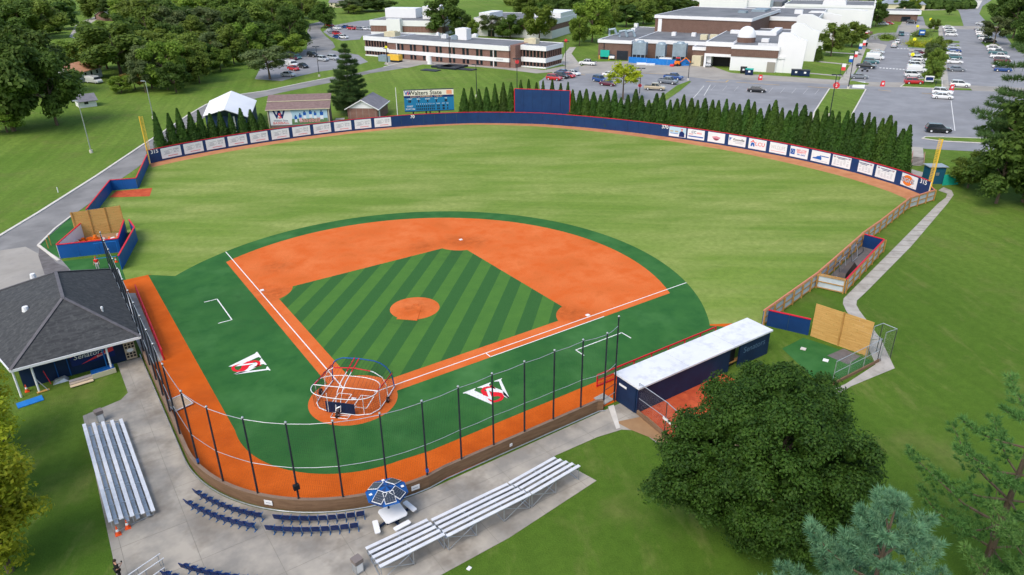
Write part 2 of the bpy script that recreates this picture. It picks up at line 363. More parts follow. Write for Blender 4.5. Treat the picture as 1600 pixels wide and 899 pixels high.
def copy_thing(root, loc, rz=0.0, scale=None, label=None, group=None, swap=None):
    """copy of a thing and of each part; swap maps a part name to another mesh"""
    r = root.copy(); COL.objects.link(r); r.location = loc; r.rotation_euler = (0, 0, rz)
    if scale is not None: r.scale = scale if hasattr(scale, '__len__') else (scale,) * 3
    if label: r['label'] = label
    if group: r['group'] = group
    for ch in [c for c in root.children]:
        c = ch.copy(); COL.objects.link(c); c.parent = r
        k = ch.name.split('.')[0]
        if swap and k in swap: c.data = swap[k]
        for g in ch.children:
            d = g.copy(); COL.objects.link(d); d.parent = c
    return r
_fonts = {}
def text_mb(s, size, bold=0.0):
    cu = bpy.data.curves.new('lettering', 'FONT'); cu.body = s; cu.size = size; cu.align_x = 'CENTER'; cu.align_y = 'CENTER'
    cu.offset = bold * size; cu.resolution_u = 2
    ob = bpy.data.objects.new('lettering', cu); me = bpy.data.meshes.new_from_object(ob)
    mb = MB(); mb.v = [tuple(v.co) for v in me.vertices]; mb.f = [tuple(p.vertices) for p in me.polygons]
    bpy.data.objects.remove(ob); bpy.data.curves.remove(cu); bpy.data.meshes.remove(me); return mb
def place(mb, origin, right, up, sx=1.0, sy=1.0, shear=0.0):
    """put a flat XY mesh builder on the plane spanned by right and up"""
    o, r, u = Vector(origin), Vector(right).normalized(), Vector(up).normalized(); n = r.cross(u)
    mb.v = [tuple(o + r * (x * sx + y * shear) + u * (y * sy) + n * z) for x, y, z in mb.v]; return mb
def text_part(T, s, size, origin, right, up, mat, name='lettering', bold=0.01, sx=1.0, sy=1.0, shear=0.0):
    return part(T, name, place(text_mb(s, size, bold), origin, right, up, sx, sy, shear), mat)
GRID = 3.0
def drape(name, poly, zoff, mat, kind='structure', parent=None, label=None):
    """flat sheet cut along a grid and laid on the terrain"""
    xs = [p[0] for p in poly]; ys = [p[1] for p in poly]
    gx, gy = np.meshgrid(np.linspace(min(xs), max(xs), 24), np.linspace(min(ys), max(ys), 24)); hh = terrain(gx, gy)
    mb = MB()
    if hh.max() - hh.min() < 1e-4:
        mb.sheet([(p[0], p[1]) for p in poly], float(hh.max()) + zoff); me = mb.mesh(name, mat)
    else:
        mb.sheet([(p[0], p[1]) for p in poly], 0.0)
        bm = bmesh.new(); vs = [bm.verts.new(v) for v in mb.v]
        for f_ in mb.f: bm.faces.new([vs[i] for i in f_])
        # only cut where the ground is not level
        for ax, lo, hi in ((0, min(xs), max(xs)), (1, min(ys), max(ys))):
            k = math.ceil(lo / GRID) * GRID
            while k < hi:
                co_ = [0, 0, 0]; no = [0, 0, 0]; co_[ax] = k; no[ax] = 1
                bmesh.ops.bisect_plane(bm, geom=bm.verts[:] + bm.edges[:] + bm.faces[:], plane_co=co_, plane_no=no)
                k += GRID if (hi - lo) < 150 else GRID * 2
        for v in bm.verts: v.co.z = float(terrain(v.co.x, v.co.y)) + zoff
        me = bpy.data.meshes.new(name); bm.to_mesh(me); bm.free(); me.materials.append(mat)
    o = bpy.data.objects.new(name, me); COL.objects.link(o)
    if parent: o.parent = parent
    return tag(o, label, None, None, kind)
def px(poly, z=0): return [tuple(at(u, v, z))[:2] for u, v in poly]
# ------------------------------------------------------------------ ground, field and paving
def arc(c, r, a0, a1, n):
    return [(c[0] + r * math.cos(rad(a0 + (a1 - a0) * i / n)), c[1] + r * math.sin(rad(a0 + (a1 - a0) * i / n))) for i in range(n + 1)]
gx = np.unique(np.concatenate([np.linspace(-900, -80, 9), np.arange(-80, 260, 3.0), np.linspace(260, 1500, 14)]))
gy = np.unique(np.concatenate([np.linspace(-700, -90, 7), np.arange(-90, 260, 3.0), np.linspace(260, 1500, 14)]))
X, Y = np.meshgrid(gx, gy); Z = terrain(X, Y)
vs = np.stack([X, Y, Z], -1).reshape(-1, 3); nx = len(gx)
fs = [(j * nx + i, j * nx + i + 1, (j + 1) * nx + i + 1, (j + 1) * nx + i) for j in range(len(gy) - 1) for i in range(nx - 1)]
me = bpy.data.meshes.new('ground'); me.from_pydata(vs.tolist(), [], fs); me.materials.append(M_lawn)
solo('ground', me, None, kind='structure')
MC = (13.04, 13.04); B = 27.43
LV = [0.004 * i for i in range(1, 12)]
def field(name, poly, lv, mat): return solo(name, MB().sheet(poly, LV[lv]), mat, kind='structure')
wallpts = [wall_pt(t) for t in np.linspace(0, 90.1, 60)]
leftedge = [(-4.5, 79.8), (-8.3, 81.2), (-13.0, 68.5), (-10.5, 59.0), (-9.2, 57.0), (-12.4, 43.5), (-13.0, 38.5)]
out = wallpts + leftedge + [(-10, 39), (0, 30), (30, 0), (37, -10.2), (40.4, -12)] + [(54.5, -9.2), (67.5, -5.8), (75.5, -3.8), (88.5, -.8), (96.5, -.6)]
field('outfield_lawn', out, 0, M_outfield)
trk = [wall_pt(t) for t in np.linspace(0, 90.1, 60)]
wd = lambda t: np.interp(t, [0, 20, 45, 53, 70, 90], [4.2, 3.3, 2.4, 1.5, 2.6, 3.0])
trk += [wall_pt(t, -wd(t)) for t in np.linspace(90.1, 0, 60)]
field('warning_track', trk, 1, M_track)
orange = [(-13.9, 40), (-13.9, 0)] + arc((0, 0), 13.9, 180, 270, 30) + [(19.5, -13.65), (40.0, -13.2), (38.4, -9.9), (30, -5), (-5, 30), (-9.7, 40)]
field('clay_coloured_turf_border', orange, 1, M_clay)
A0 = 130.0
gr = [(-9.9, 40.0), (-9.9, 1.5)] + arc((0, 0), 10.0, 172, 268, 26) + [(2, -10.3), (37.5, -10.2)] + arc(MC, 31.9, -43.5, 129.5, 70) + [(-9.9, 40.0)]
field('infield_turf', gr, 2, M_turf)
cl = [(-.95, 5.0), (-.95, 38.0)] + arc(MC, 29.0, 118.8, -28.8, 60) + arc((0, 0), 3.9, -15, -256, 44)
field('skinned_infield', cl, 3, M_clay2)
hz = rad(0)
gi = [(1.15, 3.8), (1.15, 23.9)] + arc((0, B), 3.75, -72, -10, 10)[0:] + [(23.6, 26.3)]
gi += arc((B, B), 3.95, -163, -107, 10) + [(26.3, 23.4), (26.3, 4.0)] + arc((B, 0), 3.8, 104, 162, 10) + [(3.8, 1.15)] + arc((0, 0), 3.95, 17, 73, 8)
gi = [(1.15, 3.8), (1.15, 23.86)] + arc((0, B), 3.75, -72, -18, 10) + [(23.86, 26.28)] + arc((B, B), 3.75, -162, -108, 10) + [(26.28, 3.57)] + arc((B, 0), 3.75, 108, 162, 10) + [(3.8, 1.15)] + arc((0, 0), 3.95, 17, 73, 8)
field('striped_infield_turf', gi, 4, M_stripe)
# mound: low cone with the flat strip towards home plate
mb = MB(); n = 40
ring = [(MC[0] - .3 + 2.74 * math.cos(2 * math.pi * i / n), MC[1] - .3 + 2.74 * math.sin(2 * math.pi * i / n)) for i in range(n)]
vsm = [(x, y, LV[5]) for x, y in ring] + [(MC[0] + .5 * math.cos(2 * math.pi * i / n), MC[1] + .5 * math.sin(2 * math.pi * i / n), .25) for i in range(n)]
mb.add(vsm, [(i, (i + 1) % n, n + (i + 1) % n, n + i) for i in range(n)] + [tuple(range(n, 2 * n))])
solo('pitching_mound_slope', mb, M_clay2, kind='structure')
mb = MB(); d = Vector((-1, -1, 0)).normalized(); s_ = Vector((1, -1, 0)).normalized(); c = Vector((MC[0], MC[1], 0))
w0, w1 = .75, 1.15
P = [c + d * .1 - s_ * w0, c + d * 3.25 - s_ * w1, c + d * 3.25 + s_ * w1, c + d * .1 + s_ * w0]
zt = [.255, .075, .075, .255]
top = [(p.x, p.y, z) for p, z in zip(P, zt)]; bot = [(p.x, p.y, .0) for p in P]
mb.add(top + bot, [(0, 1, 2, 3), (4, 7, 6, 5), (0, 4, 5, 1), (1, 5, 6, 2), (2, 6, 7, 3), (3, 7, 4, 0)])
solo('mound_landing_strip', mb, M_clay2, kind='structure')
# painted lines
LW = .11
def lines(name, segs, lv, mat=M_line, kind='structure', w=LW):
    mb = MB()
    for a, b in segs:
        a, b = Vector((*a, 0)), Vector((*b, 0)); t = (b - a).normalized(); nrm = Vector((-t.y, t.x, 0)) * w / 2
        mb.sheet([tuple((a - nrm)[:2]), tuple((b - nrm)[:2]), tuple((b + nrm)[:2]), tuple((a + nrm)[:2])], LV[lv])
    return solo(name, mb, mat, kind=kind)
lines('foul_line_markings', [((-.05, 2.0), (-.05, 42.0)), ((2.0, -.05), (42.1, -.05))], 5)
lines('running_lane_markings', [((13.9, -.93), (28.5, -.93)), ((13.9, -.05), (13.9, -.93))], 6)
def rect(cx, cy, w, l, ang, lv, name):
    c_, s__ = math.cos(ang), math.sin(ang); q = [(-w / 2, -l / 2), (w / 2, -l / 2), (w / 2, l / 2), (-w / 2, l / 2)]
    q = [(cx + x * c_ - y * s__, cy + x * s__ + y * c_) for x, y in q]
    lines(name, [(q[i], q[(i + 1) % 4]) for i in range(4)], lv, w=.08)
a45 = rad(-45)
for sg in (-1, 1):
    cx, cy = -.15 + sg * 1.05 * math.cos(a45), -.15 + sg * 1.05 * math.sin(a45); rect(cx, cy, 1.22, 1.83, a45, 5, 'batters_box_markings')
lines('catchers_box_markings', [((-1.1, -.2), (-2.2, -1.3)), ((-2.2, -1.3), (-1.3, -2.2)), ((-1.3, -2.2), (-.2, -1.1))], 5, w=.08)
lines('coach_box_markings', [((-6.1, 28.0), (-4.68, 28.0)), ((-4.68, 28.0), (-4.68, 21.8)), ((-4.68, 21.8), (-6.1, 21.8)),
      ((21.5, -6.0), (21.5, -4.7)), ((21.5, -4.7), (27.6, -4.7)), ((27.6, -4.7), (27.6, -6.1))], 3, w=.12)
# the two WS monograms, flat print on the turf
def logo_pts(L): return [tuple(at(720 + a / 15, 580 + b / 15))[:2] for a, b in L]
W1 = [(45, 515), (340, 403), (350, 412), (310, 448), (330, 465), (742, 655), (750, 795), (125, 528), (55, 526)]
W2 = [(385, 390), (690, 268), (705, 280), (662, 315), (672, 345), (985, 462), (1135, 625), (1115, 645), (1015, 600), (480, 392), (395, 400)]
W3 = [(585, 425), (640, 420), (742, 655), (742, 690), (660, 640)]
W4 = [(780, 240), (960, 170), (966, 184), (938, 205), (1135, 625), (1115, 645), (1000, 560), (985, 480), (893, 243), (785, 250)]
SC = [(818, 425, 12), (760, 385, 40), (700, 378, 40), (620, 385, 42), (545, 415, 66), (505, 470, 80), (545, 520, 105), (640, 545, 120), (760, 548, 105), (870, 545, 95), (950, 565, 100), (980, 605, 80), (950, 655, 66), (880, 695, 50), (800, 718, 42), (740, 715, 40), (690, 688, 36), (632, 648, 12)]
def ribbon(C):
    L, R2 = [], []
    for i, (x, y, w) in enumerate(C):
        a, b = C[max(i - 1, 0)], C[min(i + 1, len(C) - 1)]; dx, dy = b[0] - a[0], (b[1] - a[1]); l = math.hypot(dx, dy)
        L.append((x - dy / l * w / 2, y + dx / l * w / 2)); R2.append((x + dy / l * w / 2, y - dx / l * w / 2))
    return [(L[i], L[i + 1], R2[i + 1], R2[i]) for i in range(len(C) - 1)]
org = (8.9, -8.0)
def logo(fn, nm):
    def put(polys, lv, mat, name):
        mb = MB()
        for p_ in polys: mb.sheet([fn(*q) for q in logo_pts(p_)], LV[lv])
        return mb, mat, name
    for polys, lv, mat, name in (([W1, W2, W4], 3, M_line, 'letter_w_marking'), (ribbon(SC) + [[(700, 332), (735, 340), (822, 430), (770, 415), (690, 372)]], 4, M_redprint, 'letter_s_marking'), ([W3], 5, M_line, 'letter_w_stroke_marking')):
        mb, mat, name = put(polys, lv, mat, name); solo(name, mb, mat, kind='structure')
logo(lambda x, y: (x, y), 'r')
logo(lambda x, y: (-7.75 + (y - org[1]), 12.85 - (x - org[0])), 'l')
# bases and plates
def slab(name, label, cat, c, d, rz, mat, z=LV[6], group=None):
    return tag(solo(name, MB().box((c[0], c[1], z + d[2] / 2), d, rz), mat), label, cat, group)
slab('base', 'white third base square beside the left foul line', 'base', (.24, B - .24), (.38, .38, .09), 0, M_white, group='bases')
slab('base', 'white second base square at the far side of the orange infield', 'base', (B, B), (.38, .38, .09), 0, M_white, group='bases')
slab('base', 'white first base square on the right foul line', 'base', (B - .24, .24), (.38, .38, .09), 0, M_white, group='bases')
hp = [(0, 0), (-.0, 0), ]
q = Vector((1, 1, 0)).normalized(); r_ = Vector((1, -1, 0)).normalized()
hp = [(0, 0), tuple((r_ * .216 + q * .216)[:2]), tuple((r_ * .216 + q * .432)[:2]), tuple((-r_ * .216 + q * .432)[:2]), tuple((-r_ * .216 + q * .216)[:2])]
hp = [(x - .15, y - .15) for x, y in hp]
tag(solo('home_plate', MB().prism(hp, LV[5], .04), M_white), 'white five sided home plate inside the batting cage', 'home plate')
slab('pitching_rubber', 'narrow white pitching rubber on the orange mound', 'pitching rubber', (MC[0], MC[1]), (.61, .15, .05), rad(-45), M_clay2, z=.25)
# ---- concourse: slabs with open joints over a dirt bed
conc = [(-14.2, 19.0), (-14.2, .2)] + arc((0, 0), 14.25, 180, 270, 30) + [(19.0, -14.1), (18.9, -15.8), (19.2, -18.5), (18.1, -21.3), (17.4, -21.3), (17.6, -18.0), (16.4, -17.0), (14.1, -16.6), (9.6, -16.5), (10.6, -20.6), (2.0, -21.6), (-5.2, -21.8), (-5.2, -30), (-24, -30), (-20.4, -10.0), (-20.1, 11.1), (-17.0, 11.9), (-16.3, 12.8), (-16.3, 19.0)]
def clip(poly, axis, k, keep_less):
    outp = []
    for i in range(len(poly)):
        a, b = poly[i], poly[(i + 1) % len(poly)]; ia = (a[axis] <= k) == keep_less; ib = (b[axis] <= k) == keep_less
        if ia: outp.append(a)
        if ia != ib:
            t = (k - a[axis]) / (b[axis] - a[axis]); outp.append((a[0] + (b[0] - a[0]) * t, a[1] + (b[1] - a[1]) * t))
    return outp
CT = thing('concourse_paving', None, None, (-17, -12, 0), kind='structure')
part(CT, 'joint_bed', MB().prism(conc, -.1, .012), M_joint)
def area(p): return abs(sum(p[i][0] * p[(i + 1) % len(p)][1] - p[(i + 1) % len(p)][0] * p[i][1] for i in range(len(p)))) / 2
for ix in range(-8, 8):
    for iy in range(-10, 7):
        x0, y0 = ix * 4.2 + 1.2, iy * 4.2 + 1.0; p_ = conc; g = .012
        for ax, k, less in ((0, x0 + 4.2 - g, True), (0, x0 + g, False), (1, y0 + 4.2 - g, True), (1, y0 + g, False)):
            p_ = clip(p_, ax, k, less)
            if len(p_) < 3: break
        if len(p_) >= 3 and area(p_) > .1:
            q_ = []
            for v in p_:
                if not q_ or math.dist(q_[-1], v) > .01: q_.append(v)
            part(CT, 'slab', MB().sheet(q_, .022 + random.random() * .006), M_conc)
solo('dirt_patch', MB().sheet(px([(962, 660), (1010, 650), (1035, 672), (1045, 700), (1015, 684), (985, 672)]), .032), M_mulch, kind='structure')
solo('pale_threshold_strip', MB().sheet(px([(950, 636), (959, 633), (969, 669), (963, 671)]), .034), M_kerb, kind='structure')
# ---- right hand footpath in slabs
PT = thing('footpath_paving', None, None, (60, -14, 0), kind='structure')
Lp = px([(1466, 298), (1480, 303), (1478, 309), (1465, 319), (1401, 384), (1329, 456), (1318, 467), (1317, 475), (1322, 486), (1333, 502), (1352, 532)]); Rp = px([(1474, 293), (1487, 298), (1490, 305), (1480, 319), (1424, 385), (1354, 456), (1339, 470), (1338, 477), (1343, 486), (1355, 502), (1376, 530)])
def slabs(T, Lp, Rp, step, z, mat, bed=True):
    # same number of slabs on both sides of every stretch
    for i in range(len(Lp) - 1):
        n_ = max(1, int(math.dist(Lp[i], Lp[i + 1]) / step))
        for k in range(n_):
            t0, t1 = k / n_ + .004, (k + 1) / n_ - .004
            f = lambda A, t: (A[i][0] + (A[i + 1][0] - A[i][0]) * t, A[i][1] + (A[i + 1][1] - A[i][1]) * t)
            part(T, 'slab', MB().sheet([f(Lp, t0), f(Rp, t0), f(Rp, t1), f(Lp, t1)], z), mat)
slabs(PT, Lp, Rp, 2.4, .03, M_path)
part(PT, 'joint_bed', MB().sheet(Lp + Rp[::-1], .022), M('path_joint_dirt', (.2, .18, .15)))
pad = px([(1352, 534), (1376, 530), (1398, 576), (1330, 604), (1270, 640), (1240, 650), (1250, 632), (1322, 600), (1368, 570)])
part(PT, 'end_pad', MB().sheet(pad, .028), M_path)
# ---- clay pads, bullpen turf, earth by the bullpens
field('visitor_warmup_clay', [(19.2, -16.0), (30, -16.0), (30, -24), (19, -24), (19.1, -19.3)], 2, M_redclay)
field('left_clay_pad', px([(182, 299), (238, 294), (234, 307), (170, 309)]), 3, M_redclay)
field('right_bullpen_turf', px([(1222, 545), (1255, 528), (1345, 557), (1372, 567), (1305, 600), (1270, 590)]), 2, M_turf)
field('left_bullpen_turf', [(-21, 52.0), (-12.0, 49.5), (-12.4, 40), (-20, 42), (-21, 47)], 2, M_turf)
field('left_verge_turf', px([(60, 384), (86, 358), (112, 338), (118, 372), (95, 405), (90, 408)]), 2, M_turf)
field('bullpen_rubber_mat', px([(1292, 556), (1318, 545), (1345, 557), (1325, 570)]), 3, M_patch)
field('storage_bay_ground', [(-18.2, 52.3), (-11.3, 50.2), (-9.4, 58.5), (-15.2, 59.6)], 3, M_mulch)
field('dugout_apron', [(-14.0, 36.4), (-14.0, 17.0), (-12.5, 17.0), (-12.1, 35.2)], 5, M_path)
# ---- roads and car parks
drape('access_road', px([(-60, 410), (0, 369), (60, 333), (150, 276), (220, 229), (293, 181), (322, 164), (376, 148), (418, 142), (520, 121), (560, 114), (600, 105), (627, 98), (636, 106), (578, 115), (520, 129), (440, 145), (400, 154), (368, 165), (330, 178), (300, 195), (262, 222), (235, 246), (215, 262), (175, 290), (140, 318), (112, 338), (60, 384), (95, 405), (110, 422), (110, 440), (0, 470), (-70, 480)]), .02, M_road)
drape('sunbleached_apron', px([(-70, 425), (0, 392), (40, 386), (66, 400), (86, 412), (80, 425), (0, 468), (-70, 480)]), .028, M_roadpale)
drape('asphalt_patch', px([(62, 385), (88, 411), (108, 420), (108, 432), (70, 430), (60, 400)]), .034, M_patch)
def kerb(name, pts, w=.35, h=.12, z=.0, mat=M_kerb):
    mb = MB()
    for a, b in zip(pts[:-1], pts[1:]):
        n_ = max(1, int(math.dist(a, b) / 6))
        for k in range(n_):
            p = [a[0] + (b[0] - a[0]) * k / n_, a[1] + (b[1] - a[1]) * k / n_]; q = [a[0] + (b[0] - a[0]) * (k + 1) / n_, a[1] + (b[1] - a[1]) * (k + 1) / n_]
            zp, zq = float(terrain(*p)) + h / 2, float(terrain(*q)) + h / 2; mb.beam((p[0], p[1], zp), (q[0], q[1], zq), w, h + .02)
    return solo(name, mb, mat, kind='structure')
kerb('road_kerb', px([(-60, 410), (0, 369), (60, 333), (150, 276), (220, 229), (293, 181), (322, 164), (376, 148), (418, 142), (520, 121)]), .45)
kerb('road_kerb', px([(600, 105), (627, 98.5), (640, 96.5)]), .5)
kerb('verge_kerb', px([(60, 384), (86, 358), (112, 338)]), .3)
kerb('verge_kerb', px([(60, 384), (78, 398), (92, 408)]), .35)
drape('front_drive', px([(600, 101), (606, 91), (640, 93), (720, 98), (815, 105), (850, 110), (878, 104), (905, 104), (905, 116), (880, 122), (870, 119), (862, 113), (838, 115), (790, 109), (750, 105), (661, 101), (636, 106.5)]), .024, M_roadpale)
drape('front_footpath', px([(876, 100), (882, 84), (890, 74), (900, 74), (893, 84), (908, 104), (886, 104)]), .03, M_path)
drape('left_car_park', px([(398, 124), (408, 104), (430, 86), (465, 78), (515, 78), (560, 86), (575, 97), (545, 106), (500, 112), (460, 121), (440, 127)]), .024, M_asphalt)
drape('campus_road', px([(478, 82), (482, 60), (480, 48), (484, 38), (500, 34), (508, 38), (500, 46), (508, 56), (520, 66), (524, 74), (512, 82)]), .028, M_road)
drape('upper_left_car_park', px([(505, 50), (520, 40), (560, 33), (600, 30), (600, 54), (566, 56), (562, 62), (534, 64), (516, 58)]), .024, M_asphalt)
drape('main_car_park', px([(842, 128), (856, 118), (872, 119), (884, 112), (905, 104), (960, 98), (1010, 98), (1060, 101), (1115, 110), (1150, 117), (1230, 122), (1316, 127), (1345, 131), (1440, 133), (1520, 136), (1720, 150), (1720, 248), (1600, 241), (1446, 233), (1418, 228), (1380, 238), (1300, 225), (1200, 205), (1100, 185), (980, 172), (900, 160), (845, 150)]), .03, M_asphalt)
drape('service_yard', px([(905, 105), (930, 97), (985, 96), (1080, 99), (1113, 104), (1150, 117), (1120, 126), (1050, 117), (980, 113), (905, 116)]), .040, M_roadpale)
drape('cross_street', px([(905, 116), (980, 113), (1050, 117), (1120, 124), (1230, 128), (1340, 135), (1440, 138), (1600, 146), (1600, 138), (1440, 130), (1345, 128), (1230, 120), (1150, 115), (1060, 104), (960, 104)]), .036, M_roadpale)
drape('north_car_park', px([(1326, 131), (1346, 101), (1362, 78), (1385, 64), (1400, 52), (1404, 40), (1428, 40), (1422, 55), (1418, 74), (1446, 76), (1444, 122), (1442, 133)]), .034, M_asphalt)
drape('east_car_park', px([(1472, 42), (1500, 42), (1560, 44), (1590, 80), (1720, 140), (1720, 150), (1600, 142), (1482, 139), (1478, 100)]), .034, M_asphalt)
drape('turning_loop', px([(1350, 66), (1355, 57), (1372, 52), (1405, 51), (1405, 66), (1385, 70), (1368, 68)]), .038, M_road)
drape('north_street', px([(1402, 48), (1412, 30), (1432, 27), (1440, 40), (1560, 42), (1560, 47), (1440, 45), (1425, 52)]), .044, M_roadpale)
drape('far_road', px([(1506, 42), (1500, 22), (1495, 12), (1505, 4), (1530, 0), (1550, 0), (1535, 10), (1530, 22), (1548, 42)]), .026, M_asphalt)
drape('far_side_road', px([(1400, 16), (1500, 14), (1500, 15.5), (1400, 17.5)]), .024, M_path)
drape('far_terrace', px([(1515, 1), (1535, 1), (1528, 14), (1512, 14)]), .03, M_kerb)
drape('far_car_park', px([(1420, 26), (1442, 26), (1446, 40), (1415, 40)]), .05, M_asphalt)
for nm, pl in (('island_footpath', [(1466, 44), (1472, 44), (1483, 138), (1471, 138)]), ('lawn_footpath', [(1308, 131), (1330, 100), (1348, 66), (1357, 66), (1344, 100), (1324, 131)]),
               ('plaza_paving', [(1352, 67), (1372, 68), (1386, 71), (1380, 82), (1362, 78), (1354, 76)]),
               ('lawn_cross_path', [(1258, 113.5), (1318, 119), (1318, 120.5), (1258, 115)]), ('lawn_cross_path', [(1275, 95.5), (1330, 101), (1330, 102.5), (1275, 97)]), ('lawn_cross_path', [(1290, 81), (1346, 84.5), (1346, 86), (1290, 82)]),
               ('island_cross_path', [(1422, 66), (1470, 68), (1470, 71), (1422, 69)]), ('island_cross_path', [(1420, 77), (1446, 78), (1446, 82), (1420, 80)])):
    drape(nm, px(pl), .05, M_path)
for nm, pl in (('parking_island_lawn', [(1262, 232), (1272, 176), (1296, 139), (1353, 140), (1332, 178), (1320, 232)]), ('parking_island_lawn', [(1000, 175), (1036, 150), (1058, 134), (1077, 127), (1080, 128), (1062, 143), (1030, 165), (1020, 178)]),
               ('kerbed_grass_island', [(1441, 217), (1446, 214.5), (1470, 215), (1600, 219), (1720, 224), (1720, 236), (1600, 228), (1530, 224), (1470, 221)]),
               ('parking_island_lawn', [(1480, 64), (1499, 65), (1499, 67.5), (1480, 67)]), ('parking_island_lawn', [(1480, 70), (1499, 70.5), (1499, 72.5), (1480, 72)]),
               ('parking_island_lawn', [(1532, 66), (1553, 66), (1562, 72), (1540, 73)]), ('turning_loop_island', [(1373, 60), (1378, 56.5), (1396, 57), (1396, 62), (1388, 65), (1376, 64)]),
               ('parking_island_lawn', [(1326, 128), (1332, 127), (1358, 131), (1356, 133), (1326, 133)]), ('parking_island_lawn', [(1407, 136), (1424, 124), (1444, 124), (1472, 126), (1472, 139)]), ('parking_island_lawn', [(1484, 138), (1516, 139), (1519, 142), (1484, 141)])):
    drape(nm, px(pl), .09, M_lawn)
    if 'kerbed' in nm or pl[0][0] in (1262, 1407): kerb('island_kerb', px(pl + [pl[0]]), .3, .12)
# painted bay lines and crossings
def paint(name, segs, w, z=.062, mat=M_line):
    mb = MB()
    for (a, b) in segs:
        A_, B_ = at(*a), at(*b); t = (B_ - A_); t.z = 0; t.normalize(); nn = Vector((-t.y, t.x, 0)) * w / 2; zz = float(terrain(A_.x, A_.y)) + z
        mb.quad(*[(p.x, p.y, zz) for p in (A_ - nn, B_ - nn, B_ + nn, A_ + nn)])
    return solo(name, mb, mat, kind='structure')
paint('crosswalk_markings', [((1374 + 5.2 * i, 106.5 + .35 * i), (1377.2 + 5.2 * i, 106.7 + .35 * i)) for i in range(8)] + [((1402 + 5 * i, 76.0 + .25 * i), (1405 + 5 * i, 76.1 + .25 * i)) for i in range(4)] + [((1412 + 5 * i, 54.5), (1415 + 5 * i, 54.5)) for i in range(3)], 1.4)
paint('parking_bay_markings', [((1486, 158 + 0), (1492, 205)), ((1100, 135), (1078, 160)), ((1110, 133), (1100, 150))], .12)
paint('pale_crossing_marking', [((1343, 128), (1341, 138))], 3.0)
paint('yellow_kerb_markings', [((1103, 128), (1132, 129)), ((1134, 129), (1138, 126)), ((1150, 129), (1218, 133.5)), ((1262, 136), (1300, 138.5)), ((1372, 141), (1392, 143)), ((1440, 146), (1455, 147)), ((905, 116), (915, 118)), ((1000, 115), (1060, 117))], .35, mat=M('ochre_kerb_paint', (.55, .36, .12)))
mbk = [((u, v), (u + 13, v + .6)) for u, v in [(1480, y) for y in (83, 88, 93, 99, 106, 113, 121, 129)]]
paint('parking_bay_markings', mbk, .1)
rows = []
for i in range(14):
    u = 1100 + i * 18; rows.append(((u, 133 + i * .7), (u - 7, 141 + i * .7)))
paint('parking_bay_markings', rows, .1, mat=M('faded_white_paint', (.42, .42, .42)))
# ------------------------------------------------------------------ outfield wall, its signs and markings
def wall_frame(t, dz=0.0, off=0.03):
    """point on the field face of the outfield wall with its right and up vectors"""
    x, y = wall_pt(t); x1, y1 = wall_pt(t - .4); x0, y0 = wall_pt(t + .4)
    r = Vector((x1 - x0, y1 - y0, 0)).normalized(); n = Vector((r.y, -r.x, 0))
    if n.dot(Vector((x, y, 0))) > 0: n = -n
    return Vector((x, y, dz)) + n * off, r, n
WH = 2.44
OW = thing('outfield_wall', 'long curved navy padded outfield wall with red top rail', 'wall', (78.2, 78.2, 0))
ts = [90.1]; 
while ts[-1] > 0: ts.append(max(0, ts[-1] - math.degrees(2.44 / wall_r(ts[-1]))))
cap = MB()
for a, b in zip(ts[:-1], ts[1:]):
    p, q = wall_pt(a, .06), wall_pt(b, .06); pv, qv = Vector((*p, 0)), Vector((*q, 0)); d = (qv - pv).normalized() * .012
    part(OW, 'panel', MB().beam(pv + d + Vector((0, 0, WH / 2)), qv - d + Vector((0, 0, WH / 2)), .12, WH), M_navy)
    cap.beam(pv + Vector((0, 0, WH + .06)), qv + Vector((0, 0, WH + .06)), .17, .1)
part(OW, 'top_rail', cap, M_red)
for t, s_ in ((89.25, '315'), (59.98, '370'), (44.97, '386'), (29.92, '370'), (.95, '315')):
    o, r, n = wall_frame(t, 2.0, .02); text_part(OW, s_, 1.0, o, r, (0, 0, 1), M_white, 'distance_number', .02, sx=1.0)
for t in (89.95, .12):
    o, r, n = wall_frame(t, 1.22, .02); part(OW, 'foul_line_stripe', place(MB().box((0, 0, 0), (.16, 2.44, .01)), o, r, (0, 0, 1)), M_white)
SL = [(88.6, 86.39), (86.09, 83.94), (83.62, 81.48), (81.16, 79.01), (78.66, 76.61), (76.23, 74.18), (73.8, 71.75), (71.38, 69.36), (68.97, 66.99), (66.61, 64.68), (64.31, 62.35)]
SR = [(29.42, 27.43), (27.26, 25.26), (24.89, 22.91), (22.5, 20.5), (20.2, 18.19), (17.82, 15.88), (15.53, 13.53), (13.19, 11.16), (10.91, 8.92), (8.62, 6.5), (6.21, 4.09), (3.78, 1.57)]
def sign_base(a, b, label, mat=M_signw, group=None):
    t = (a + b) / 2; o, r, n = wall_frame(t, 1.32, .05); w = math.dist(wall_pt(a), wall_pt(b)) - .05
    T = thing('wall_sign', label, 'sign', tuple(o), 0, group)
    part(T, 'board', place(MB().box((0, 0, 0), (w, 1.95, .04)), o, r, (0, 0, 1)), mat)
    return T, o + n * .026, r, w
def art(T, name, poly, o, r, mat, d=0.0):
    """flat printed shape on a sign, poly in metres right and up of its centre"""
    n = r.cross(Vector((0, 0, 1))); return part(T, name, place(MB().sheet(poly, d), o, r, (0, 0, 1)), mat)
